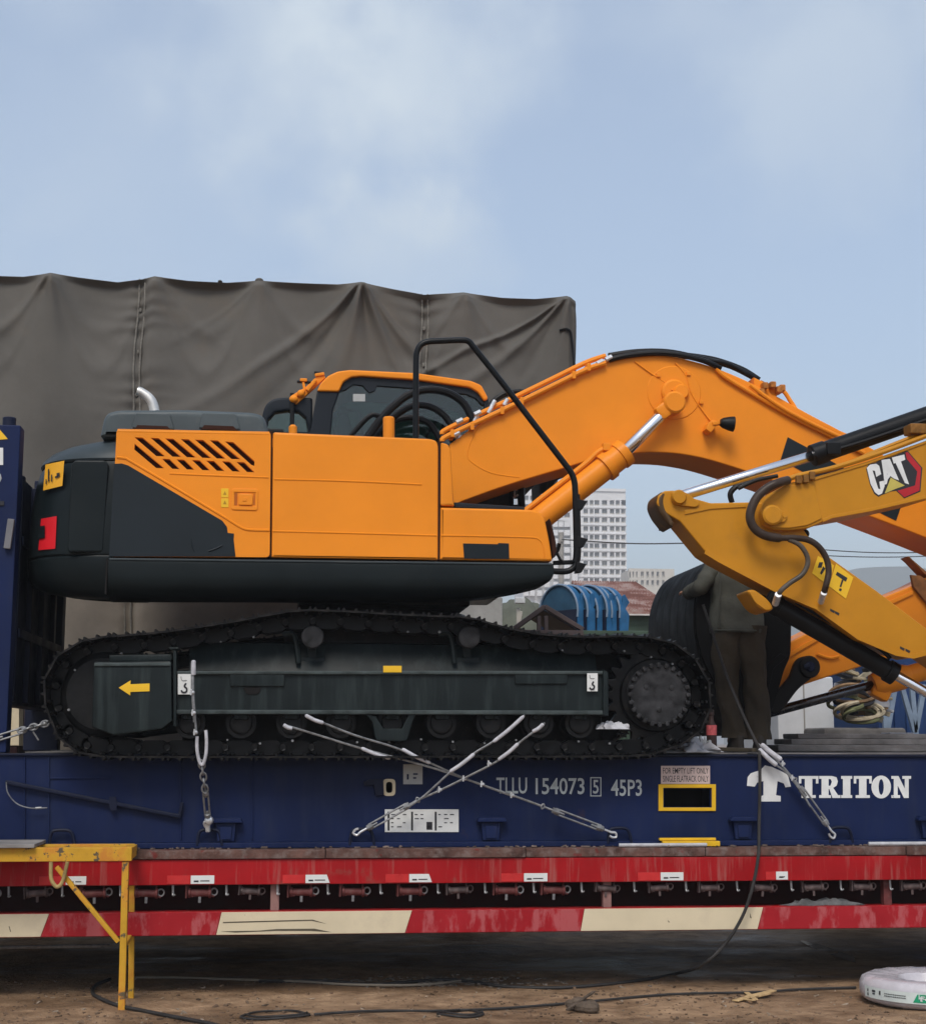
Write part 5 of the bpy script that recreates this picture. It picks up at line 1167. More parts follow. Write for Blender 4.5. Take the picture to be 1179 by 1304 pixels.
# lower cylinder
a, b = P(975, 764, -.25), P(1141, 860, -.25); d = (b - a).normalized()
m = MB(); m.lathe(a, b, [(0, .05), (.02, .07), (.10, .072), (.102, .066), (.93, .066), (.932, .078), (.99, .078), (1, .05)], 28); lc = obj('tipping_cylinder', m, BLACK, am, smooth=40)
m = MB(); m.cyl(b - d * .05, b + d * .85, .034, 20, .05); obj('cylinder_rod', m, CHROME, lc, smooth=60)
m = MB(); u = V((-d.z, 0, d.x)); u = u if u.z > 0 else -u
m.tube([a + u * .085 + d * .18 + V((0, -.04, 0)), a + u * .085 + d * .5 + V((0, -.04, 0)), a + u * .095 + d * .82 + V((0, -.04, 0)), a + u * .07 + d * .93 + V((0, -.04, 0))], .015, 8); m.tube([P(979, 766, -.36), P(985, 756, -.38), P(989, 765, -.37), P(980, 772, -.34)], .03, 10); obj('cylinder_port', m, BLACK, lc)
m = MB(); m.pxp([(950, 752), (960, 750), (978, 763), (986, 775), (978, 780), (966, 775)], -.42, -.14, .015, .04); m.pxp(rnd([(953, 753), (962, 752), (980, 768), (983, 776), (976, 778), (962, 768)], 4), -.435, -.4205, .006); obj('cylinder_bracket', m, YELLOW, am)
# hoses
m = MB(); yh2 = yb - .075
m.tube([P(1003, 611.5, yb - .02), P(990, 615, yh2), P(976, 622, yh2), P(964, 633, yh2), P(957, 647, yh2), P(955, 660, yh2), P(960, 672, yh2), P(972, 681, yh2), P(990, 685, yh2), P(1012, 685, yh2), P(1030, 688, yh2), P(1043, 697, yh2), P(1052, 711, yh2), P(1055, 728, yh2), P(1051, 748, yh2), P(1047, 760, yb)], lambda t: .030 if t < .55 else .021, 12, 8); obj('large_hose', m, mat('brown black hose', (.045, .03, .022), .38, var=.2, scale=8), am, smooth=60)
m = MB(); m.tube([P(1004, 687, yh2), P(1018, 694, yh2), P(1027, 707, yh2), P(1028, 719, yh2), P(1021, 732, yh2), P(1005, 743, yh2), P(993, 754, yh2), P(987, 767, YA0 - .02)], .017, 10, 8); obj('small_hose', m, mat('grey brown hose', (.085, .07, .055), .4, var=.2, scale=8), am, smooth=60)
m = MB(); m.cyl(P(991, 757, yh2), P(987, 769, YA0 - .03), .024, 12); m.cyl(P(1049, 755, yh2 + .01), P(1045, 767, YA0 - .03), .022, 12); obj('hose_fitting', m, BRIGHT, am)
m = MB(); m.tube([P(932, 640, -.05), P(930, 628, -.05), P(940, 618, -.05), P(955, 614, -.05)], .02, 8); m.ball(P(1024, 680, -.12), .035, .04, .035); m.tube([P(940, 622, -.3), P(962, 612, -.3), P(990, 606, -.3)], .014, 8); obj('rear_hose', m, BLACK, am)
# stickers with pictograms
def ap(name, pts, mt, Y, par, d=.003): m = MB(); m.pxp(pts, Y, Y + d, .0006); return obj(name, m, mt, par)
YS = YA0 - .004
s1 = ap('warning_sticker', [(1055, 746), (1034, 730), (1041.5, 708), (1052, 713.5), (1062, 720)], STICKY, YS, sk); s2 = ap('warning_sticker', [(1064.5, 718), (1086.5, 735.5), (1077, 762.5), (1055.5, 746.5)], STICKY, YS, sk)
m = MB()
for pts in ([(1066, 728), (1079, 736), (1077, 741), (1064, 732)], [(1072, 738), (1074, 739), (1071, 748), (1069, 747)], [(1069, 749), (1072, 750), (1071, 753), (1068, 752)]): m.pxp(pts, YS - .0012, YS - .0003, .0002)
obj('print', m, INK, s2)
m = MB()
for pts in ([(1043, 716), (1048, 716), (1046, 723), (1041, 723)], [(1048, 721), (1051, 724), (1046, 732), (1044, 730)]): m.pxp(pts, YS - .0012, YS - .0003, .0002)
obj('print', m, INK, s1)
m = MB()
for cx, cy in ((1060, 778), (1066, 781), (1149, 826), (1156, 829)): m.pxp([(cx - 3, cy - 3), (cx + 3, cy), (cx + 2, cy + 3), (cx - 3, cy)], YA0 - .0022, YA0 - .0004, .0003)
obj('stamp', m, INK, sk)
# lettered logo
C0 = lambda pts: [(1080 + a / 11.91, 550 + b / 11.91) for a, b in pts]
Yl = yb - .0015
m = MB(); m.pxp(C0([(270, 560), (310, 490), (420, 465), (500, 405), (640, 385), (870, 290), (905, 290), (1125, 545), (1095, 905), (850, 1008), (725, 892), (640, 905), (545, 945), (510, 955), (460, 985), (395, 940), (330, 800)]), Yl, Yl + .001, .0003); lg = obj('logo_backing', m, INK, bm2)
m = MB(); m.pxp(C0([(868, 315), (903, 305), (1105, 545), (1080, 890), (850, 992), (745, 892), (890, 850), (1015, 810), (1048, 600), (890, 410)]), Yl - .0012, Yl - .0002, .0003); obj('logo_red_band', m, CREDL, lg)
m = MB()
m.pxp(C0([(282, 545), (330, 495), (425, 482), (470, 515), (500, 640), (425, 682), (405, 590), (368, 582), (455, 860), (488, 870), (472, 755), (540, 738), (553, 820), (512, 935), (460, 958), (405, 915), (340, 790)]), Yl - .0012, Yl - .0002, .0003)
m.pxp(C0([(503, 425), (632, 408), (770, 735), (690, 705), (640, 668), (600, 720), (585, 790), (550, 800), (535, 640)]), Yl - .0012, Yl - .0002, .0003, holes=[])
m.pxp(C0([(662, 388), (850, 342), (866, 420), (800, 448), (922, 795), (860, 775), (718, 470), (690, 480)]), Yl - .0012, Yl - .0002, .0003); obj('logo_letters', m, LETTER, lg, smooth=0)
m = MB(); m.pxp(C0([(645, 692), (858, 812), (700, 870), (552, 935), (605, 800)]), Yl - .0012, Yl - .0002, .0003); obj('logo_triangle', m, mat('pale yellow print', (.50, .42, .10), .45), lg)

# ------------------------------------------------------------------ worker on the deck
YW = .66
pe = thing('person', 'worker in olive jacket and dark trousers standing on the deck, back turned', 'person', (P(938, 948, YW).x, YW, ZR + .012))
zf = ZR + .012
def wp(px, py, dy=0.0): return P(px, py, YW) + V((0, dy, 0))
# body: one continuous skin surface
pts = {'hip': wp(938, 812), 'waist': wp(937, 780), 'chest': wp(936, 735), 'neck': wp(938, 704, .02), 'headb': wp(939, 690, .04), 'head': wp(940, 668, .06),
       'hl': wp(924, 818), 'kl': wp(931, 880, .03), 'al': wp(936, 938), 'tl': wp(935, 946, .10), 'hr': wp(953, 818), 'kr': wp(960, 880, .02), 'ar': wp(964, 940), 'tr': wp(968, 948, .05),
       'sl': wp(912, 716), 'el': wp(890, 748, -.02), 'wl': wp(886, 752, .24), 'ml': wp(888, 750, .32), 'sr': wp(962, 716), 'er': wp(984, 748, -.0), 'wr': wp(982, 752, .26), 'mr': wp(981, 750, .34)}
rad = {'hip': .095, 'waist': .10, 'chest': .14, 'neck': .055, 'headb': .075, 'head': .095, 'hl': .07, 'kl': .055, 'al': .04, 'tl': .04, 'hr': .07, 'kr': .055, 'ar': .04, 'tr': .04, 'sl': .06, 'el': .042, 'wl': .03, 'ml': .032, 'sr': .06, 'er': .042, 'wr': .03, 'mr': .032}
eds = [('hip', 'waist'), ('waist', 'chest'), ('chest', 'neck'), ('neck', 'headb'), ('headb', 'head'), ('hip', 'hl'), ('hl', 'kl'), ('kl', 'al'), ('al', 'tl'), ('hip', 'hr'), ('hr', 'kr'), ('kr', 'ar'), ('ar', 'tr'), ('chest', 'sl'), ('sl', 'el'), ('el', 'wl'), ('wl', 'ml'), ('chest', 'sr'), ('sr', 'er'), ('er', 'wr'), ('wr', 'mr')]
for s in 'lr':
    b = pts['m' + s]; sg = 1 if s == 'l' else -1
    for k in range(4):
        f = 'f%d%s' % (k, s); x = (k - 1.5) * .022
        pts[f] = b + V((x, .045, .008)); rad[f] = .010; pts[f + 'b'] = b + V((x * 1.1, .080 - abs(k - 1.4) * .006, -.012)); rad[f + 'b'] = .008; eds += [('m' + s, f), (f, f + 'b')]
    f = 't0' + s; pts[f] = pts['w' + s] + V((.04 * sg, .04, -.01)); rad[f] = .011; pts[f + 'b'] = pts[f] + V((.012 * sg, .035, -.006)); rad[f + 'b'] = .009; eds += [('w' + s, f), (f, f + 'b')]
keys = list(pts); me = bpy.data.meshes.new('body'); me.from_pydata([tuple(pts[k] - pe.location) for k in keys], [(keys.index(a), keys.index(b)) for a, b in eds], [])
body = bpy.data.objects.new('body', me); COL.objects.link(body); body.parent = pe; me.materials.append(SKIN)
md_ = body.modifiers.new('skin', 'SKIN'); md_.use_smooth_shade = True
for v, k in zip(me.skin_vertices[0].data, keys): v.radius = (rad[k], rad[k])
me.skin_vertices[0].data[keys.index('hip')].use_root = True
sub = body.modifiers.new('sub', 'SUBSURF'); sub.levels = 2; sub.render_levels = 2
def ell(c, rx, ry, n=28, ph=0.0, fold=0.0, seed=0):
    o = []
    for j in range(n):
        a = 6.2832 * j / n; f = 1 + fold * noise.noise(V((math.cos(a) * 2 + seed, math.sin(a) * 2, c.z * 7)))
        o.append(V((c.x + rx * f * math.cos(a), c.y + ry * f * math.sin(a), c.z)))
    return o
def gar(name, keysr, mt, fold=.1, seed=0, n=28, cap=False, steps=5):
    cs = spl([V((c.x, c.y, c.z)) for c, _, _ in keysr], steps); rs = spl([V((a, b, 0)) for _, a, b in keysr], steps)
    m = MB(); m.loft([ell(c, r.x, r.y, n, 0, fold, seed) for c, r in zip(cs, rs)], cap); return m
jk = gar('jacket', [(wp(939, 807), .203, .15), (wp(939, 800), .208, .155), (wp(938, 780), .20, .145), (wp(936, 750), .195, .14), (wp(935, 728), .20, .145), (wp(936, 714), .18, .13), (wp(937, 706), .10, .09), (wp(938, 702), .075, .075)], OLIVE, .14, 2, steps=7)
for s in 'lr':
    jk.tube([pts['s' + s] + V((.02 if s == 'l' else -.02, 0, 0)), pts['s' + s].lerp(pts['e' + s], .5) + V((0, -.03, 0)), pts['e' + s] + V((0, -.035, 0)), pts['e' + s].lerp(pts['w' + s], .5), pts['w' + s] - V((0, .02, 0))], lambda t: .070 - .022 * t + .004 * math.sin(t * 40), 16, 8)
jkt = obj('jacket', jk, OLIVE, pe, smooth=60)
m = MB(); m.tube([wp(911, 722, -.12), wp(910, 760, -.14), wp(908, 800, -.135)], .005, 5); m.tube([P(904, 803, YW) + V((0, -.02, 0)), wp(920, 804.5, -.145), wp(950, 805, -.15), wp(972, 803, -.05)], .006, 5); obj('jacket_seam', m, OLIVE, jkt)
tr_ = gar('t', [(wp(927, 798), .125, .135), (wp(925, 825), .115, .128), (wp(924, 855), .088, .105), (wp(926, 880, .01), .082, .098), (wp(930, 905), .080, .092), (wp(934, 932), .085, .10), (wp(935, 940), .088, .108)], TROUSER, .26, 4)
k2 = gar('t', [(wp(953, 798), .125, .135), (wp(954, 825), .118, .132), (wp(959, 855), .093, .11), (wp(962, 880), .086, .105), (wp(964, 905), .086, .10), (wp(965, 930), .094, .11), (wp(965, 942), .098, .115)], TROUSER, .26, 9)
tr_.add(k2.v, k2.f); obj('trousers', tr_, TROUSER, pe, smooth=60)
m = MB()
for s, cx, dx in (('l', 936, -.01), ('r', 967, .05)):
    q = wp(cx, 945); a = ell(V((q.x, q.y, zf + .001)), .05, .14, 18); b = [V((v.x, v.y, zf + .035)) for v in a]; cc = ell(V((q.x, q.y - .02, zf + .075)), .045, .11, 18); t = ell(V((q.x, q.y - .05, zf + .12)), .05, .06, 18)
    m.loft([[V((v.x + dx * (v.y - q.y) * 3, v.y, v.z)) for v in r] for r in (a, b, cc, t)])
obj('shoe', m, SHOE, pe, smooth=50)
h = pts['head']; m = MB(); m.ball(h + V((0, -.012, .022)), .098, .105, .10, 20, 12); obj('hair', m, HAIR, pe, smooth=60)
m = MB(); m.ball(h + V((-.095, .02, -.02)), .014, .03, .035); m.ball(h + V((.095, .02, -.02)), .014, .03, .035); m.ball(h + V((0, .105, -.02)), .016, .025, .03); m.ball(h + V((0, .09, -.065)), .035, .012, .012); obj('face', m, SKIN, pe, smooth=60)
m = MB(); m.ball(h + V((-.036, .092, .008)), .014, .01, .009); m.ball(h + V((.036, .092, .008)), .014, .01, .009); obj('eye', m, INK, pe, smooth=60)

# ------------------------------------------------------------------ lashings
def link_at(m, c, d, l, w_, r, up):
    d = d.normalized(); u = (up - d * up.dot(d)).normalized(); k = [(-.5, -.5), (-.6, 0), (-.5, .5), (.5, .5), (.6, 0), (.5, -.5)]
    m.tube([c + d * (a * (l - w_)) + u * (b * w_) if abs(b) > .1 else c + d * (a / .6 * l / 2) for a, b in k], r, 6, 3, True)
def hook(m, p, d, r=.008):
    d = d.normalized(); u = V((-d.z, 0, d.x)); m.tube([p - d * .05, p, p + d * .03 + u * .006, p + d * .045 - u * .018, p + d * .02 - u * .03, p - u * .026], r, 7, 4)
def turnbuckle(par, a, b):
    d = (b - a).normalized(); l = (b - a).length; u = V((-d.z, 0, d.x)) * .017; m = MB()
    m.cyl(a + d * l * .16 + u, b - d * l * .16 + u, .0065, 8); m.cyl(a + d * l * .16 - u, b - d * l * .16 - u, .0065, 8)
    m.cyl(a + d * l * .12, a + d * l * .22, .020, 10); m.cyl(b - d * l * .22, b - d * l * .12, .020, 10); m.cyl(a, a + d * l * .3, .007, 8); m.cyl(b - d * l * .3, b, .007, 8)
    m.tube([a - d * .022 + V((0, 0, 0)), a - d * .012 + u, a, a - d * .012 - u], .006, 6, 3, True)
    t = obj('turnbuckle', m, STEEL, par); m = MB(); hook(m, b, d); obj('hook', m, BRIGHT, t); return t
def sleeve(par, a, b, r=.0125):
    mid = (a + b) / 2 + V((0, -.004, -.006)); m = MB(); m.tube([a, mid, b], lambda t: r * (1 if .04 < t < .96 else .6), 10, 6); return obj('sleeve', m, WHITEP, par)
def clip(par, p):
    m = MB(); m.ball(p, .017, .015, .013, 8, 5); m.cyl(p + V((-.008, -.012, -.018)), p + V((-.006, -.012, .022)), .006, 6); return obj('wire_clip', m, BRIGHT, par)
def yl(t): return lerp(-.30, -.075, t)
def vlash(label, wires, clips, tb, base, group):
    b = thing('wire_lashing', label, 'lashing', P(*base, -.07), group)
    for pts_, sl_ in wires:
        q = [P(a, c, yl(t)) for a, c, t in pts_]; m = MB(); m.tube(q, .0075, 6, 4); obj('wire', m, STEEL, b)
        for (x0, y0, t0, x1, y1, t1) in sl_: sleeve(b, P(x0, y0, yl(t0) - .004), P(x1, y1, yl(t1) - .004))
    for a, c, t in clips: clip(b, P(a, c, yl(t) - .01))
    turnbuckle(b, P(tb[0], tb[1], yl(.75)), P(tb[2], tb[3], yl(1))); return b
vlash('double wire lashing slanting down right to the ring under the serial number', [([(388, 911, 0), (450, 936, .2), (510, 955, .35), (590, 991, .55), (652, 1013, .7), (690, 1027, .75)], [(389, 911, 0, 412, 921, .08), (512, 954, .35, 548, 972, .45)]), ([(361, 923, 0), (410, 938, .15), (462, 954, .3), (540, 975, .45), (592, 992, .55), (655, 1015, .7)], [(361, 923, 0, 372, 928, .03), (460, 953, .3, 497, 966, .4)])], [(591, 992, .55), (614, 999, .6), (652, 1013, .68)], (693, 1028, 778, 1060), (790, 1065), 'crossed wire lashings')
vlash('double wire lashing slanting down across the white data plate', [([(668, 911, 0), (630, 943, .15), (603, 960, .25), (573, 984, .4), (540, 1014, .6), (520, 1028, .7)], [(667, 912, 0, 628, 945, .15), (604, 960, .25, 573, 983, .4)]), ([(694, 921, 0), (660, 947, .2), (634, 969, .32), (598, 988, .45), (560, 1007, .55), (534, 1018, .65)], [(692, 922, 0, 678, 932, .1), (660, 947, .2, 634, 968, .32)])], [(623, 973, .35), (560, 1006, .55)], (530, 1020, 459, 1060), (462, 1068), 'crossed wire lashings')
# vertical lashing at the left
b = thing('wire_lashing', 'wire and chain lashing hanging straight down beside the left hook sticker', 'lashing', P(264, 1066, -.07))
m = MB(); m.tube([P(246, 842, -.31), P(246, 880, -.31), P(248, 910, -.31), P(250, 935, -.30)], .0075, 6, 4); m.tube([P(244, 845, -.30), P(244.5, 880, -.305), P(247, 920, -.30)], .006, 6, 4); obj('wire', m, STEEL, b)
sleeve(b, P(246.5, 841, -.315), P(246.5, 860, -.315), .015)
for a in ((245, 882), (246.5, 908), (249, 933)): clip(b, P(*a, -.315))
m = MB(); m.tube([P(251, 938, -.30), P(251, 955, -.29), P(254, 970, -.28), P(258, 974, -.28), P(262, 962, -.29), P(263, 945, -.30), P(262, 930, -.30)], .011, 9, 5); obj('sleeve', m, WHITEP, b)
m = MB(); q = [P(257, 974, -.27), P(259, 990, -.24), P(261, 1005, -.21)]
for i in range(5): p = lerp(q[0], q[2], i / 4); link_at(m, p, q[2] - q[0], .062, .034, .0065, V((0, 1, 0)) if i % 2 else V((1, 0, 0)))
obj('chain', m, STEEL, b)
turnbuckle(b, P(261, 1003, -.2), P(265, 1046, -.09))
m = MB(); m.ball(P(266, 1045, -.09), .03, .025, .03, 8, 6); m.bar(P(264, 1046, -.08), P(265, 1060, -.07), .03, .02, .005); obj('shackle', m, BRIGHT, b)
# right lashing over the white lettering
b = thing('wire_lashing', 'wire lashing with two thick white sleeves by the feet of the worker', 'lashing', P(1060, 1064, -.06))
m = MB(); m.tube([P(962, 946, .02), P(972, 953, -.05), P(1000, 980, -.08), P(1020, 1008, -.08), P(1032, 1028, -.08)], .0075, 6, 4); m.tube([P(968, 952, -.03), P(985, 972, -.08), P(1002, 985, -.085), P(1024, 1014, -.085)], .0065, 6, 4); obj('wire', m, STEEL, b)
sleeve(b, P(969, 948, -.06), P(995, 968, -.08), .018); sleeve(b, P(966, 954, -.07), P(989, 975, -.09), .017)
for a in ((997, 973), (1009, 991)): clip(b, P(*a, -.09))
turnbuckle(b, P(1013, 995, -.08), P(1059, 1059, -.06))
# chain at the far left
b = thing('tension_chain', 'steel chain and turnbuckle pulled tight between left track end and the end wall', 'chain', P(5, 945, -.02))
turnbuckle(b, P(40, 927, -.03), P(-12, 943, -.01)); m = MB(); q0, q1 = P(57, 922, -.05), P(28, 930, -.03)
for i in range(5): link_at(m, lerp(q0, q1, i / 4), q1 - q0, .06, .034, .007, V((0, 1, 0)) if i % 2 else V((0, 0, 1)))
m.ball(q0, .016); obj('chain', m, STEEL, b); m = MB(); m.tube([P(42, 932, -.05), P(46, 938, -.05), P(49, 943, -.05)], .006, 6); obj('pin', m, STEEL, b)
# ------------------------------------------------------------------ yellow stand in front at the left
fl = G(155, 1284); ys0 = fl.y; bl = G(167, 1272)
st_ = thing('work_stand', 'chipped yellow steel work stand with a diagonal brace standing in the mud', 'stand', (fl.x - .5, (fl.y + bl.y) / 2, 0))
zt = P(155, 1079, ys0).z; ang = .055
def ybar(nm, segs, mt=YSTAND, w_=.05, h_=.05):
    for a, b in segs:
        m = MB(); m.bar(a, b, w_, h_, .006); obj(nm, m, mt, st_)
xl, xr2 = P(-60, 1088, ys0).x, P(168.5, 1088, ys0).x
m = MB(); m.box(xl, xr2, ys0 - .03, ys0 + .03, zt - .085, zt, .006); obj('top_beam', m, YSTAND, st_)
m = MB(); m.box(xl, xr2 - .02, bl.y - .03, bl.y + .03, zt - .080, zt - .003, .006); obj('top_beam', m, YSTAND, st_)
for x in (xl + .05, xr2 - .03): m = MB(); m.box(x - .03, x + .03, ys0 + .032, bl.y - .032, zt - .075, zt - .004, .005); obj('cross_beam', m, YSTAND, st_)
ybar('leg', [(V((P(160, 1100, ys0).x, ys0, zt - .087)), V((fl.x, ys0, -.02)))], w_=.042, h_=.042)
ybar('leg', [(V((P(168, 1100, bl.y).x, bl.y, zt - .082)), V((bl.x, bl.y, -.02)))], w_=.036, h_=.036)
ybar('leg', [(V((xl + .03, ys0, zt - .087)), V((xl - .02, ys0, -.02))), (V((xl + .03, bl.y, zt - .082)), V((xl - .02, bl.y, -.02)))], w_=.05, h_=.048)
ybar('brace', [(P(72, 1104, ys0), P(151, 1200, ys0))], w_=.03, h_=.03); ybar('brace', [(P(166, 1192, bl.y), P(157, 1206, ys0 + .03))], w_=.03, h_=.03)
m = MB(); m.tube([P(65, 1098, ys0 - .036), P(65, 1118, ys0 - .036), P(69, 1127, ys0 - .036), P(74, 1129.5, ys0 - .036), P(80, 1122, ys0 - .036), P(86, 1098, ys0 - .036)], .012, 8, 6); obj('hoop', m, mat('dirty yellow strap', (.34, .25, .10), .6, var=.3, scale=12), st_)
m = MB(); m.box(xl - .1, P(46, 1080, ys0).x, ys0 - .07, bl.y + .04, zt + .001, zt + .024, .004)
o = obj('weathered_board', m, PLANK, None, loc=(0, 0, 0)); tag(o, 'grey weathered board lying on the left end of the yellow stand', 'board')
# ------------------------------------------------------------------ loose bars and rag on the trailer
def rod(a, b, r, mt, name, label, cat, group=None, Y=(-.1, -.1), z=None):
    p, q = P(*a, Y[0]), P(*b, Y[1]); p.z = q.z = ZD + r + .002 + (z or 0); m = MB(); m.cyl(p, q, r, 10)
    o = obj(name, m, mt, None, loc=p); return tag(o, label, cat, group)
def flat(a, b, w_, h_, mt, name, label, cat, group=None, Y=-.1, z=0.0):
    p, q = P(*a, Y), P(*b, Y); p.z = q.z = ZD + h_ / 2 + .002 + z; m = MB(); m.bar(p, q, w_, h_, .004); o = obj(name, m, mt, None, loc=p); return tag(o, label, cat, group)
flat((843, 1076), (916, 1075), .04, .034, YBRIGHT, 'yellow_bar', 'thicker yellow bar lying on the trailer deck below the yellow framed slot', 'bar', Y=-.10)
flat((839, 1070), (911, 1070), .03, .018, YBRIGHT, 'yellow_bar', 'thin yellow bar lying along the container lip behind the thicker yellow bar', 'bar', Y=-.072, z=.036)
rod((788, 1081), (900, 1080), .012, RAG, 'white_rod', 'long dirty white rod lying on the trailer edge below the yellow bars', 'rod', Y=(-.145, -.14))
rod((1106, 1079), (1200, 1080), .013, RAG, 'white_rod', 'white rod lying on the trailer edge below the white lettering', 'rod', Y=(-.14, -.13))
def crumple(name, c, rx, ry, h, mt, label, cat, seed=0, n=22, spiky=.5, loc=None):
    m = MB(); g = []
    for j in range(n):
        for i in range(n):
            u, v = i / (n - 1) * 2 - 1, j / (n - 1) * 2 - 1
            rr = max(abs(u), abs(v)); k = (1 - rr ** 3) ; z = h * k * (.35 + .65 * abs(noise.noise(V((u * 2.3 + seed, v * 2.3, seed)))) * 1.8 + .25 * noise.noise(V((u * 6, v * 6, seed))))
            ed = 1 + spiky * noise.noise(V((u * 1.9 + seed * 3, v * 1.9, 4)))
            g.append(V((c.x + rx * u * ed, c.y + ry * v * ed, c.z + max(z, 0) + .003)))
    m.v = g + [V((q.x, q.y, c.z + .001)) for q in g]
    N_ = n * n
    for j in range(n - 1):
        for i in range(n - 1):
            a = j * n + i; m.f += [(a, a + 1, a + n + 1, a + n), (N_ + a, N_ + a + n, N_ + a + n + 1, N_ + a + 1)]
    bd = [i for i in range(n)] + [j * n + n - 1 for j in range(1, n)] + [(n - 1) * n + i for i in range(n - 2, -1, -1)] + [j * n for j in range(n - 2, 0, -1)]
    for a, b in zip(bd, bd[1:] + bd[:1]): m.f.append((a, N_ + a, N_ + b, b))
    o = obj(name, m, mt, None, loc=c, smooth=50); return tag(o, label, cat)
q = P(1042, 1152, YT + .08); q.z = Z_ST; crumple('grey_rag', q, .23, .05, .05, mat('grey damp cloth', (.10, .10, .10), .8, var=.3, scale=12), 'grey damp rag lying on the lower rail between the winches', 'rag', 3)
q = P(880, 955, .12); q.z = ZR + .014; crumple('plastic_scrap', q, .16, .16, .09, RAG, 'torn white plastic scrap on the deck edge under the right end of the track', 'scrap', 5, spiky=1.2)
q = P(893, 940, .30); q.z = ZR + .014; crumple('plastic_bag', q, .085, .10, .13, mat('greyed plastic', (.36, .37, .38), .5, var=.15, scale=20), 'crumpled grey plastic bag beside the feet of the worker', 'bag', 11, spiky=.4)
q = P(778, 926, -.10); q.z = P(775, 929, -.1).z; crumple('white_cloth', q, .10, .05, .065, RAG, 'white cloth stuffed above the track links left of the round hub cover', 'cloth', 8, spiky=.8)
m = MB(); q = P(906, 935, .42); q.z = ZR + .013; m.lathe(q, q + V((0, 0, .30)), [(0, .03), (.03, .036), (.6, .036), (.75, .018), (.86, .018), (.87, .022), (1, .02)], 16); o = obj('bottle', m, mat('dusky bottle', (.05, .03, .028), .4), None, loc=q, smooth=40); tag(o, 'small bottle with red label standing on the deck beside the track end', 'bottle')
m = MB(); m.lathe(q + V((0, 0, .12)), q + V((0, 0, .19)), [(0, .0375), (.5, .038), (1, .0375)], 16); obj('bottle_label', m, mat('pinkish red label', (.60, .12, .13), .45, var=.3, scale=30), o)
# timber pieces on the deck
for i, (x0, y0, x1, y1, Y, hh, lab) in enumerate(((978, 951, 1300, 951, 1.35, .050, 'bottom weathered plank of the stack behind the worker on the deck'), (996, 942, 1310, 942, 1.42, .045, 'middle weathered plank of the stack behind the worker on the deck'), (1006, 934.5, 1290, 934.5, 1.48, .040, 'top weathered plank of the stack behind the worker on the deck'))):
    p, q = P(x0, y0, Y), P(x1, y1, Y); z = ZR + .014 + (0, .051, .097)[i] + hh / 2; p.z = q.z = z; m = MB()
    m.bar(p, q, .5 - .06 * i, hh, .008); o = obj('loose_plank', m, PLANK, None, loc=p); tag(o, lab, 'plank')
for i, (x0, y0, x1, y1, Y0_, Y1_, lab) in enumerate(((893, 931, 962, 948, .95, .02, 'dark timber lath lying askew in front of the shoes of the worker'), (905, 945, 958, 952, .40, .08, 'shorter dark lath beside the longer one near the shoes of the worker'))):
    p, q = P(x0, y0, Y0_), P(x1, y1, Y1_); p.z = ZR + .035 + .0 * i; q.z = ZR + .030; m = MB(); m.bar(p, q, .05, .026, .004); o = obj('timber_lath', m, mat('dark lath', (.06, .05, .035), .8, var=.3), None, loc=p); tag(o, lab, 'lath')
# ------------------------------------------------------------------ cables
def gp(px, py, z=.012): q = G(px, py, .0); q.z = gh(q.x, q.y) + z; return q
m = MB()
pts_ = [P(895, 770, .42), P(905, 800, .40), P(925, 860, .36), (P(948, 915, .2)), P(962, 944, .02), P(966.5, 953, -.06), P(967, 965, -.09), P(967.5, 1000, -.10), P(966.5, 1050, -.11), P(965.5, 1090, -.20), P(958, 1130, -.22), P(945, 1168, -.22), P(922, 1204, -.20), P(893, 1230, -.12)]
pts_ += [gp(862, 1243), gp(820, 1251), gp(760, 1257), gp(700, 1258.5), gp(640, 1257), gp(600, 1252), gp(560, 1250), gp(520, 1254), gp(470, 1258), gp(420, 1256), gp(370, 1254), gp(330, 1252)]
m.tube(pts_, .011, 8, 6); o = obj('power_cable', m, CABLE, None, loc=gp(862, 1243)); tag(o, 'black cable hanging from the deck by the worker down across the trailer to the mud', 'cable')
m = MB(); m.tube([gp(140, 1249), gp(122, 1257), gp(118, 1265), gp(126, 1274), gp(150, 1282), gp(180, 1288), gp(220, 1297), gp(270, 1309), gp(320, 1318)], .012, 7, 6); o = obj('ground_hose', m, CABLE, None, loc=gp(126, 1274)); tag(o, 'dark hose curving through the mud round the foot of the yellow stand', 'hose')
m = MB(); m.tube([gp(400, 1299), gp(470, 1295), gp(560, 1290), gp(640, 1286), gp(740, 1279), gp(850, 1271), gp(960, 1266), gp(1020, 1262), gp(1090, 1261)], .009, 6, 6); o = obj('ground_wire', m, CABLE, None, loc=gp(640, 1286)); tag(o, 'thin dark wire lying straight across the mud past the clod', 'wire')
m = MB(); m.tube([gp(172, 1247), gp(230, 1244), gp(300, 1249), gp(380, 1255), (gp(450, 1259)), gp(540, 1257), gp(600, 1249)], .008, 6, 6); o = obj('pale_wire', m, mat('pale muddy wire', (.22, .19, .15), .7), None, loc=gp(300, 1249)); tag(o, 'pale muddy wire lying at the edge of the shade under the trailer', 'wire')
for lab, cx, cy, rx, ry in (('flat loop of thin wire on the mud at the bottom left of centre', 350, 1296, 42, 6.5), ('small round loop of thin wire on the mud at the bottom centre', 586, 1295, 28, 7)):
    m = MB(); m.tube([gp(cx + rx * math.cos(a) * (1 + .12 * math.sin(3 * a)), cy + ry * math.sin(a), .01) for a in [6.2832 * i / 16 for i in range(16)]], .007, 6, 3, True); m.tube([gp(cx + rx * .9 * math.cos(a) + 3, cy + ry * .8 * math.sin(a), .018) for a in [5 * i / 12 for i in range(12)]], .006, 6, 3); o = obj('wire_loop', m, CABLE, None, loc=gp(cx, cy)); tag(o, lab, 'wire loop')
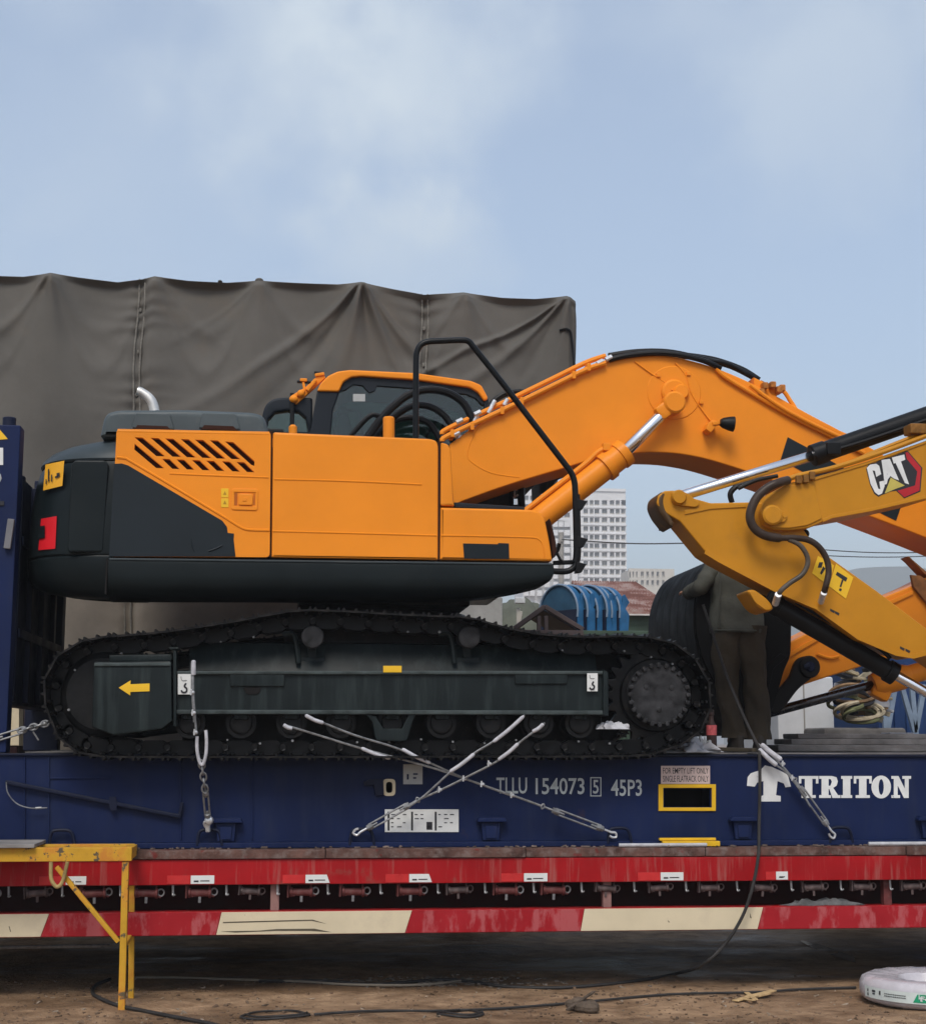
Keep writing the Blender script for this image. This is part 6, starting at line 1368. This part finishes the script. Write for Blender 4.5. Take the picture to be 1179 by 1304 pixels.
# wood scraps and mud clods
m = MB()
for a, b, w_, h_ in (((936, 1279), (985, 1268), .05, .008), ((950, 1266), (962, 1280), .035, .008), ((952, 1274), (978, 1271), .06, .014), ((945, 1277), (960, 1281), .03, .006)):
    m.bar(gp(*a, .012), gp(*b, .03), w_, h_, .003)
o = obj('wood_splinters', m, STRAW, None, loc=gp(960, 1275)); tag(o, 'small heap of pale split wood on the mud near the white roll', 'wood scrap')
m = MB(); rs = random.Random(4)
for k in range(14):
    q = gp(738 + rs.uniform(-16, 16), 1287 + rs.uniform(-4, 4)); r = rs.uniform(.02, .05); m.ball(q + V((0, 0, r * .3)), r * 1.3, r, r * .8, 8, 5)
m.bar(gp(722, 1292, .03), gp(756, 1282, .09), .02, .012, .003); o = obj('mud_clump', m, mat('clod', (.10, .075, .055), .9, var=.3, scale=20, bump=.4, bscale=30), None, loc=gp(738, 1287), smooth=30); tag(o, 'lumpy clod of mud and bark on the ground at the bottom centre right', 'clod')
m = MB(); rs = random.Random(12)
for k in range(230):
    px, py = rs.uniform(-10, 1190), 1244 + 60 * rs.random() ** .8; q = gp(px, py, .002); r = rs.choice((.004, .006, .008, .013)) * rs.uniform(.6, 1.3)
    mt = Matrix.Translation(q) @ Matrix.Rotation(rs.uniform(0, 3), 4, 'Z') @ Matrix.Rotation(rs.uniform(-.4, .4), 4, 'Y'); m.obox(mt, r * rs.uniform(1, 4), r, r * .5, 0)
obj('ground_litter', m, mat('litter', (.30, .24, .18), .8, var=.5, scale=3), None, kind='stuff', label='small chips of wood and stone strewn over the muddy ground')
m = MB()
for k in range(260):
    px, py = rs.gauss(560, 70), rs.gauss(1250, 3.5); q = gp(px, py, .002); r = rs.uniform(.006, .02)
    m.obox(Matrix.Translation(q) @ Matrix.Rotation(rs.uniform(0, 3), 4, 'Z'), r * 2, r, r * .6, 0)
obj('gravel_patch', m, mat('pale grit', (.20, .17, .14), .8, var=.4, scale=6), None, kind='stuff', label='loose strip of pale grit at the shade edge under the trailer middle')
m = MB(); rs = random.Random(31)
for k in range(420):
    x = rs.uniform(XL + 1.5, 5.2); dens = .5 + .5 * noise.noise(V((x * 1.7, 3, 0)))
    if rs.random() > dens + .1: continue
    r = rs.uniform(.004, .014); m.obox(Matrix.Translation((x, rs.uniform(YT - .002, -.06), ZD + r * .4)) @ Matrix.Rotation(rs.uniform(0, 3), 4, 'Z') @ Matrix.Rotation(rs.uniform(-.5, .5), 4, 'X'), r * rs.uniform(1, 3.5), r, r * .8, 0)
obj('deck_crumbs', m, mat('dirt crumbs', (.16, .12, .10), .9, var=.5, scale=9), None, kind='stuff', label='crumbs of dirt and wood along the edge of the trailer deck')
m = MB(); rs = random.Random(77)
for k in range(2600):
    px, py = rs.uniform(-15, 1195), 1243 + 64 * rs.random() ** .7; q = gp(px, py, 0)
    if noise.noise(V((q.x * 1.1, q.y * 1.3, 7))) < rs.uniform(-.5, .35): continue
    r = rs.choice((.004, .005, .006, .009, .014)) * rs.uniform(.7, 1.3)
    m.obox(Matrix.Translation(q + V((0, 0, r * .15))) @ Matrix.Rotation(rs.uniform(0, 3), 4, 'Z') @ Matrix.Rotation(rs.uniform(-.5, .5), 4, 'Y'), r * rs.uniform(1, 2.2), r * rs.uniform(.8, 1.4), r * .7, 0)
obj('mud_crumbs', m, mat('mud crumbs', (.15, .10, .065), .85, var=.6, scale=2.5), None, kind='stuff', label='small crumbs of mud and grit scattered over the yard ground')
# roll of white wrapped wire
q = G(1185, 1278); q.z = 0; r0 = .43
ro = thing('wire_roll', 'roll of wire wrapped in white film with a green label lying on the mud', 'roll', q)
m = MB(); prf = [(.27, .02), (.33, .0), (.385, .012), (.422, .035), (.432, .075), (.43, .12), (.412, .152), (.375, .168), (.30, .166), (.20, .155), (.17, .09)]
rings = []
for i in range(73):
    a = 6.2832 * i / 72; k = 1 + .006 * math.sin(a * 31) + .006 * noise.noise(V((math.cos(a) * 5, math.sin(a) * 5, 0))); rings.append([q + V((r * k * math.cos(a), r * k * math.sin(a), z + .003 + .0015 * math.sin(a * 17 + z * 40))) for r, z in prf])
rings[-1] = rings[0]; m.loft(rings, False); wr = obj('film_wrap', m, WRAP, ro, smooth=50)
def band(name, a0, a1, z0, z1, mt, r=.436, n=20, sk=0.0):
    m = MB()
    for i in range(n + 1):
        t = i / n; a = lerp(a0, a1, t)
        for z, s in ((z0, 0), ((z0 + z1) / 2, sk / 2), (z1, sk)): m.v.append(q + V((r * math.cos(a + s * (1 - t)), r * math.sin(a + s * (1 - t)), z)))
    m.f = [(i * 3 + j, i * 3 + 3 + j, i * 3 + 4 + j, i * 3 + 1 + j) for i in range(n) for j in (0, 1)]
    return obj(name, m, mt, ro, smooth=60)
D = lambda px: -math.acos(max(-1, min(1, (G(px, 1262).x - q.x) / .43)))
band('paper_label', math.pi * 1.02, math.pi * 1.75, .055, .122, mat('label paper', (.60, .66, .63), .4), .4355)
band('green_label', math.pi * 1.30, math.pi * 1.75, .064, .112, GREEN, .4375, 20, .06)
m = MB(); rs = random.Random(2)
for k in range(9):
    a = math.pi * 1.335 + k * .085
    for s in range(5):
        aa, zz_ = a + rs.uniform(-.03, .03), .089 + rs.uniform(-.013, .013); hz = rs.random() < .5; w_, h_ = (.026, .005) if hz else (.005, .026)
        p = q + V((.4395 * math.cos(aa), .4395 * math.sin(aa), zz_)); m.obox(Matrix.Translation(p) @ Matrix.Rotation(aa + math.pi / 2, 4, 'Z'), w_, .0008, h_)
obj('label_print', m, LETTER, ro, smooth=0)
m = MB()
for aa, zz_, w_, h_ in ((1.095, .100, .03, .012), (1.095, .084, .024, .008), (1.135, .096, .012, .024), (1.05, .098, .012, .016), (1.05, .074, .012, .016)):
    a = math.pi * aa; p = q + V((.4375 * math.cos(a), .4375 * math.sin(a), zz_)); m.obox(Matrix.Translation(p) @ Matrix.Rotation(a + math.pi / 2, 4, 'Z'), w_, .0008, h_)
for k in range(2): 
    for s in range(12): a = math.pi * (1.165 + s * .009); p = q + V((.4372 * math.cos(a), .4372 * math.sin(a), .084 + k * .013)); m.obox(Matrix.Translation(p) @ Matrix.Rotation(a + math.pi / 2, 4, 'Z'), .009, .0006, .005)
obj('label_print', m, INK, ro, smooth=0)
# ------------------------------------------------------------------ background
# pale towers
YH = 430
hb = thing('apartment_tower', 'tall white apartment tower with rows of grey windows far behind the boom', 'building', (P(731, 940, YH).x, YH + 8, 0))
rows = [637 + 11.03 * k for k in range(12)]
cols = [(743, 748.6), (751, 755.5), (757, 763), (766.4, 773), (776.6, 782), (784, 789), (791, 796.3)]
ho = [XZ(qd(a, r, b, r + 6.8), YH) for r in rows for a, b in cols]
zg = 0.0; top_ = P(766, 626, YH).z
x0, x1 = P(736, 700, YH).x, P(797.5, 700, YH).x
m = MB(); m.prism([(x0, zg), (x1, zg), (x1, top_), (x0, top_)], YH, YH + .8, holes=ho, bev=.05); m.box(x0, x1, YH + 2.0, YH + 16, 0, top_ - .5); m.box(x0, x1, YH - .4, YH + 1.2, top_ + .05, top_ + .9); m.box(x0 + 2, x0 + 7, YH + 3, YH + 9, top_ - .4, top_ + 2.5); m.box(x0, x0 + .3, YH + .81, YH + 2, 0, top_); m.box(x1 - .3, x1, YH + .81, YH + 2, 0, top_)
obj('wall', m, TOWER, hb)
rw_ = random.Random(5); PANEL2 = mat('curtained window', (.27, .265, .26), .5, var=.2, scale=.4); PANED = mat('dark window', (.075, .08, .09), .2, var=.2, scale=.4)
def panes(lst, mt, par, Y, d=.15, each=True):
    for a, r, b, r2 in lst:
        p, s = P(a, r2, Y), P(b, r, Y); m = MB(); w2 = (s.x - p.x)
        m.box(p.x, s.x, Y, Y + d, p.z, s.z); o = obj('window', m, rw_.choice((mt, mt, PANEL2, PANED)), par)
        m = MB(); m.box((p.x + s.x) / 2 - .06, (p.x + s.x) / 2 + .06, Y - .12, Y - .01, p.z, s.z); m.box(p.x, s.x, Y - .1, Y - .01, p.z + (s.z - p.z) * .04, p.z + (s.z - p.z) * .22); obj('frame', m, TOWERB, o)
panes([(a - .3, r - .3, b + .3, r + 7.1) for r in rows for a, b in cols], PANE, hb, YH + .95)
m = MB()
for r in rows:
    p, s = P(736, r + 9.4, YH).x, P(797.5, r + 9.4, YH).x; z = P(766, r + 8.6, YH).z; m.box(p - .1, s + .1, YH - .25, YH - .01, z - .35, z)
obj('floor_band', m, TOWER, hb)
x2, x3 = P(664, 700, YH).x, P(733, 700, YH).x; t3 = P(700, 616, YH).z
cols2 = [(668, 673), (675, 681), (684, 690), (693, 700), (704.5, 710), (711.5, 717), (718.5, 725.5)]; rows2 = [631 + 11.0 * k for k in range(12)]
ho = [XZ(qd(a, r, b, r + 6.6), YH - 3) for r in rows2 for a, b in cols2]
m = MB(); m.prism([(x2, 0), (x3, 0), (x3, t3), (x2, t3)], YH - 3, YH - 2.2, holes=ho, bev=.05); m.box(x2, x3, YH - 1, YH + 14, 0, t3 - .5); m.box(x3 + .05, x0 - .05, YH + 1, YH + 10, 0, top_ - 1.5); m.box(x2 + 1, x2 + 5, YH + 2, YH + 8, t3 - .4, t3 + 2.2)
m.box(x2, x2 + .3, YH - 2.19, YH - 1, 0, t3); m.box(x3 - .3, x3, YH - 2.19, YH - 1, 0, t3)
obj('wing_wall', m, TOWER, hb)
panes([(a - .3, r - .3, b + .3, r + 6.9) for r in rows2 for a, b in cols2], PANEP, hb, YH - 2.05)
YL = 380
lb_ = thing('low_block', 'beige low apartment block to the right of the white tower', 'building', (P(815, 940, YL).x, YL + 6, 0))
a, b = P(797.5, 700, YL).x + .6, P(858, 700, YL).x; zt_ = P(815, 724, YL).z
lc_ = [(800, 803), (805.5, 807), (810, 811.6), (816, 819.5), (823, 826), (829.5, 832.5), (836, 839), (843, 846)]
ho = [XZ(qd(c0, r, c1, r + 7.5), YL) for r in (728, 739) for c0, c1 in lc_]
m = MB(); m.prism([(a, 0), (b, 0), (b, zt_), (a, zt_)], YL, YL + .6, holes=ho, bev=.05); m.box(a, b, YL + 1.4, YL + 10, 0, zt_ - .3); m.box(a, a + .2, YL + .61, YL + 1.4, 0, zt_); m.box(b - .2, b, YL + .61, YL + 1.4, 0, zt_); obj('wall', m, TOWERB, lb_)
panes([(c0, r, c1, r + 7.5) for r in (728, 739) for c0, c1 in lc_], PANE, lb_, YL + .75)
# power lines between poles beyond the frame
def line(pts_, Y, lab, r):
    pl = thing('power_line', lab, 'power line', P(pts_[0][0], 940, Y)); m = MB()
    for row in pts_: pass
    m.tube([P(a, b, Y) for a, b in pts_], r, 5, 6); obj('wire', m, CABLE, pl)
    for e in (pts_[0], pts_[-1]):
        t = P(e[0], e[1], Y); m = MB(); m.cyl(V((t.x, Y + .16, 0)), V((t.x, Y + .16, t.z + .4)), .14, 10); m.box(t.x - .06, t.x + .06, Y - .05, Y + .5, t.z - .12, t.z - .02); obj('pole', m, CONC, pl)
line([(715, 687), (800, 692), (860, 692), (930, 690), (1020, 682)], 70, 'single overhead wire crossing the sky between tower and yellow arm', .035)
line([(995, 694), (1060, 701), (1130, 704), (1200, 702), (1290, 693)], 74, 'upper overhead wire in front of the grey hill at right', .03)
line([(990, 703), (1060, 708), (1130, 709.5), (1200, 707), (1300, 698)], 78, 'lower overhead wire in front of the grey hill at right', .03)
# green container carrying the blue buckets, shed, heap
YG = 9.0
zt_ = P(760, 803, YG).z
gc = thing('green_container', 'faded green storage container under the row of blue buckets', 'container', (P(765, 940, YG).x, YG + 1.3, 0))
a, b = P(688, 820, YG).x, P(833, 820, YG).x; m = MB(); pts_ = []
n_ = 28
for k in range(n_ + 1):
    x = lerp(a, b, k / n_); pts_ += [(x, YG + (.03 if k % 2 else 0)), (x + (b - a) / n_ * .7, YG + (.03 if k % 2 else 0))] if k < n_ else [(x, YG)]
m.loft([[V((x, y, z)) for x, y in pts_] + [V((b, YG + 2.4, z)), V((a, YG + 2.4, z))] for z in (.001, zt_ - .06)]); obj('wall', m, GREENC, gc)
m = MB(); m.box(a - .02, b + .02, YG - .03, YG + 2.44, zt_ - .059, zt_ - .002, .01); obj('roof', m, GREENC, gc)
def bucket_proto(r, h, dep):
    m = MB(); n_ = 14; ou, inn = [], []
    for k in range(n_ + 1):
        a = math.pi * k / n_; ou.append((-r * math.cos(a), h - r + r * math.sin(a))); inn.append((-(r - .025) * math.cos(a), h - r + (r - .025) * math.sin(a)))
    prof = [(-r, 0)] + ou + [(r, 0), (r - .03, 0)] + list(reversed(inn)) + [(-r + .03, 0)]
    m.loft([[V((0, x, z)) for x, z in prof], [V((dep, x, z)) for x, z in prof]])
    return m, [(-r + .02, .20)] + [(x * .97, z * .985) for x, z in ou] + [(r - .02, .20)]
bp = None; rb = .36; hb_ = P(740, 738, YG).z - zt_
for i, (px, dy, sc, lab) in enumerate(((722, .0, 1.0, 'leftmost blue digger bucket of the row, showing its rounded back'), (736, .0, 1.0, 'second blue digger bucket from the left in the row'), (748, .02, .99, 'third blue digger bucket from the left in the row'), (759, .0, 1.0, 'fourth blue digger bucket from the left in the row'), (769, .03, .97, 'fifth blue digger bucket from the left in the row'), (778, .02, .98, 'rightmost blue digger bucket of the row'))):
    loc = V((P(px, 800, YG).x, YG + .62 + dy, zt_ + .001))
    if bp is None:
        bp = thing('digger_bucket', lab, 'bucket', loc, 'blue digger buckets'); mb_, pl = bucket_proto(rb, hb_, .095); obj('shell', mb_, BUCKETBLUE, bp, local=True)
        m = MB(); m.loft([[V((.015, x, z)) for x, z in pl], [V((.03, x, z)) for x, z in pl]]); obj('back_plate', m, BUCKETSH, bp, local=True)
        m = MB()
        for s in (-1, 1):
            m.prism_m([(0, .0), (.10, .02), (.12, .25), (.05, .33), (.13, .42), (.04, .52), (0, .5)], .012, Matrix.Translation((.050, s * (rb - .014), .0)) @ Matrix(((1, 0, 0, 0), (0, 0, -1, 0), (0, 1, 0, 0), (0, 0, 0, 1))), bev=.004); m.box(.06, .16, s * rb * .5 - .03, s * rb * .5 + .03, .0, .28, .006)
        obj('side_cutter', m, BUCKETBLUE, bp, local=True); m = MB(); m.box(-.012, .014, -rb + .03, rb - .03, .0, .30, .004); obj('opening_shade_plate', m, NAVYD, bp, local=True)  # dark plate stands in for the shade in the bucket's lower opening
        m = MB(); m.tube([V((-.004, a_, b_)) for a_, b_ in pl], .014, 6, 0); obj('rim', m, TRUSS, bp, local=True)
        bp.rotation_euler = (0, 0, R(36))
    else:
        c = dup(bp, loc); c['label'] = lab; c.rotation_euler = (0, 0, R(36 + random.uniform(-4, 4))); c.scale = (sc, sc, sc * random.uniform(.97, 1.0))
YS2 = 16.0
sh_ = thing('rusty_shed', 'shed with a rusty pinkish sheet roof beyond the blue buckets', 'shed', (P(810, 940, YS2).x, YS2 + 2, 0))
m = MB(); a, b = P(770, 790, YS2).x, P(862, 790, YS2).x; z0, z1 = P(805, 783, YS2).z, P(805, 744, YS2 + 3).z
m.loft([[V((a, YS2 - .2, z0)), V((b, YS2 - .2, z0)), V((b, YS2 + 3.2, z1)), V((a, YS2 + 3.2, z1))], [V((a, YS2 - .2, z0 + .06)), V((b, YS2 - .2, z0 + .06)), V((b, YS2 + 3.2, z1 + .06)), V((a, YS2 + 3.2, z1 + .06))]])
n_ = 26
for k in range(n_): x = lerp(a, b, (k + .5) / n_); m.loft([[V((x - .02, YS2 - .2, z0 + .058)), V((x + .02, YS2 - .2, z0 + .058)), V((x, YS2 - .2, z0 + .085))], [V((x - .02, YS2 + 3.2, z1 + .058)), V((x + .02, YS2 + 3.2, z1 + .058)), V((x, YS2 + 3.2, z1 + .085))]])
obj('roof', m, RUST, sh_)
m = MB(); m.box(a + .2, b - .2, YS2, YS2 + 3, 0, z0 - .01); obj('wall', m, GREENC, sh_)
YHp = 12.0
hp_ = thing('covered_heap', 'rounded heap under olive grey sheeting beyond the upper track', 'heap', (P(665, 940, YHp).x, YHp + 1.5, 0))
m = MB(); rings = []
for k in range(17):
    a = math.pi * k / 16; ring_ = []
    for j in range(40):
        t = j / 39; px = lerp(636, 722, t); e = math.sin(math.pi * min(max(t, .001), .999)) ** .35; z = P(px, lerp(803, 752, e), YHp).z
        ring_.append(V((P(px, 800, YHp).x + .05 * noise.noise(V((j * .3, k * .4, 0))), YHp + 1.4 - 1.4 * math.cos(a), max(z, 0) * math.sin(a) ** .4 + .06 * noise.noise(V((j * .25, k * .5, 3))))))
    rings.append(ring_)
m.loft(rings, False, closed=False); obj('cover_sheet', m, HEAPT, hp_, smooth=80)
m = MB(); a, b = P(560, 800, 11.4).x, P(640, 800, 11.4).x; m.box(a, b, 11.4, 11.6, 0, P(600, 760, 11.4).z, .02); o = obj('concrete_wall', m, CONC, None, loc=(a, 11.5, 0)); tag(o, 'short pale concrete wall seen between the upper body and the track', 'wall')
lp = thing('floodlight', 'small white floodlight on a post beyond the upper track', 'floodlight', P(660, 940, 8.2) * 1)
lp.location.z = 0; q = P(660, 766, 8.2); m = MB(); m.cyl(V((q.x, 8.2, 0)), V((q.x, 8.2, q.z - .08)), .025, 10); m.bar(V((q.x, 8.19, q.z - .3)), V((q.x + .03, 8.19, q.z - .12)), .04, .04, .01); obj('post', m, TOWERB, lp)
m = MB(); m.box(q.x - .05, q.x + .07, 8.1, 8.2, q.z - .03, q.z + .04, .01); obj('lamp_head', m, LETTER, lp)
gb = thing('gable_roof', 'low brown gable shelter in front of the blue buckets', 'shelter', (P(690, 940, 7.2).x, 7.6, 0)); gl_ = P(655, 800, 7.2); ga, gr = P(693, 772.5, 7.2), P(742, 802, 7.2)
m = MB(); zb_ = P(690, 806, 7.2).z
m.bar(gl_, ga, .1, .05, .005); m.bar(ga, gr, .1, .05, .005); m.bar(V((gl_.x, 7.2, zb_)), V((gr.x, 7.2, zb_)), .1, .06, .005)
for px in (686, 695): p = P(px, 790, 7.2); m.box(p.x - .02, p.x + .02, 7.17, 7.23, zb_, p.z + .05)
obj('truss', m, mat('brown purlin', (.12, .09, .085), .8, var=.2), gb)
m = MB(); m.loft([[V((q.x, y, q.z - .03)) for q in (gl_, ga, gr)] + [V((q.x, y, q.z - .045)) for q in (gr, ga, gl_)] for y in (7.26, 8.4)]); obj('roof', m, mat('brown roof', (.10, .08, .07), .8, var=.2), gb)
m = MB(); 
for q in (gl_, gr): m.box(q.x - .04, q.x + .04, 7.22, 7.3, 0, q.z - .05)
obj('post', m, mat('brown post', (.10, .08, .07), .8), gb)
# things behind the deck at the right
def boxthing(name, lab, cat, x0, y0, x1, Y, dep, mt, b=.02, base=0.0):
    a, c = P(x0, 900, Y).x, P(x1, 900, Y).x; z = P((x0 + x1) / 2, y0, Y).z; m = MB(); m.box(a, c, Y, Y + dep, base + .001, z, b); o = obj(name, m, mt, None, loc=(a, Y, base)); return tag(o, lab, cat)
o = boxthing('white_cabinet', 'white sheet metal cabinet behind the deck beside the scrap pile', 'cabinet', 990, 862, 1062, 4.3, 1.2, mat('white cabinet paint', (.62, .64, .66), .5, var=.06))
m = MB(); a = P(1024, 900, 4.29).x; m.box(a - .006, a + .006, 4.292, 4.2985, .3, P(1024, 868, 4.3).z); m.box(a + .03, a + .045, 4.27, 4.298, 1.5, 1.65); obj('door_seam', m, CONC, o)
o = boxthing('blue_container', 'deep blue container standing behind the pale blue truss legs', 'container', 1118, 838, 1330, 5.2, 2.4, BLUEBOX)
m = MB(); 
for k in range(14): x = P(1122 + k * 15, 900, 5.2).x; m.box(x, x + .06, 5.17, 5.199, .1, P(1200, 845, 5.2).z, .008)
obj('wall_rib', m, BLUEBOX, o)
ts = thing('truss_stand', 'pale blue steel truss legs standing in front of the deep blue container', 'stand', (P(1150, 940, 4.6).x, 4.6, 0))
for a, b in (((1123, 870), (1128, 936)), ((1141, 866), (1129, 934)), ((1146, 868), (1165, 934)), ((1160, 866), (1166, 936)), ((1177, 872), (1166, 930)), ((1180, 872), (1196, 936))):
    p, q = P(*a, 4.6), P(*b, 4.6); d = (q - p); q2 = p + d * (p.z / -d.z) if abs(d.z) > 1e-3 else q
    m = MB(); m.bar(p, q, .05, .05, .006); obj('leg', m, TRUSS, ts)
m = MB(); zz_ = P(1150, 868, 4.6).z; m.box(P(1118, 868, 4.6).x, P(1230, 868, 4.6).x, 4.57, 4.63, zz_, zz_ + .06, .008); zb2 = P(1150, 936, 4.6).z; m.box(P(1118, 868, 4.6).x, P(1230, 868, 4.6).x, 4.55, 4.65, zb2 - .06, zb2, .008)
for px in (1120, 1225): p = P(px, 930, 4.6); m.box(p.x - .03, p.x + .03, 4.57, 4.63, 0, zb2 - .061, .005)
obj('cross_beam', m, TRUSS, ts)
# scrap pile
sp = thing('scrap_pile', 'mixed pile of hoses, boards and metal scrap between white cabinet and blue container', 'scrap pile', (P(1088, 940, 3.6).x, 3.7, 0)); rs = random.Random(21)
m = MB(); q0 = P(1060, 925, 3.5); q1 = P(1118, 925, 3.9); m.box(q0.x - .1, q1.x + .1, 3.45, 4.05, .002, P(1090, 927, 3.5).z, .03); obj('crate', m, mat('grey crate', (.16, .15, .14), .8, var=.3), sp)
sm = [mat('cream scrap', (.42, .36, .25), .7, var=.3, scale=8), mat('olive scrap', (.13, .14, .07), .8, var=.3, scale=8), mat('dark scrap', (.03, .03, .035), .6, var=.3), mat('tan scrap', (.24, .15, .08), .8, var=.3, scale=8), RAG]
for k in range(46):
    px, py = rs.uniform(1062, 1116), rs.uniform(852, 916); Y = rs.uniform(3.5, 3.95); p = P(px, py, Y); l = rs.uniform(.06, .25); a = rs.uniform(-.6, .9); m = MB()
    m.bar(p, p + V((l * math.cos(a), rs.uniform(-.1, .1), l * math.sin(a) * .6)), rs.uniform(.03, .12), rs.uniform(.02, .07), .005); obj('scrap_piece', m, sm[min(int(rs.random() * 5), 4)], sp)
for k in range(6):
    cx, cy = rs.uniform(1066, 1108), rs.uniform(882, 912); p = P(cx, cy, 3.48); m = MB(); r = rs.uniform(.10, .2); m.tube([p + V((r * 1.2 * math.cos(t), .05 * math.sin(t * 2), r * .45 * math.sin(t))) for t in [6.2832 * i / 12 for i in range(12)]], .018, 6, 4, True); obj('coiled_hose', m, sm[k % 4], sp)
for lab, a, b, Y, h_ in (('white foam slab standing on the deck in front of the scrap pile', (1075, 928), (1112, 929), 1.95, .13), ('white foam block lying near the foot of the truss stand', (1127, 928), (1158, 928), 1.95, .15)):
    p, q = P(*a, Y), P(*b, Y); p.z = q.z = ZR + .0145 + h_ / 2; m = MB(); m.bar(p, q, .2, h_, .006); o = obj('white_sheet', m, RAG, None, loc=p); tag(o, lab, 'sheet')
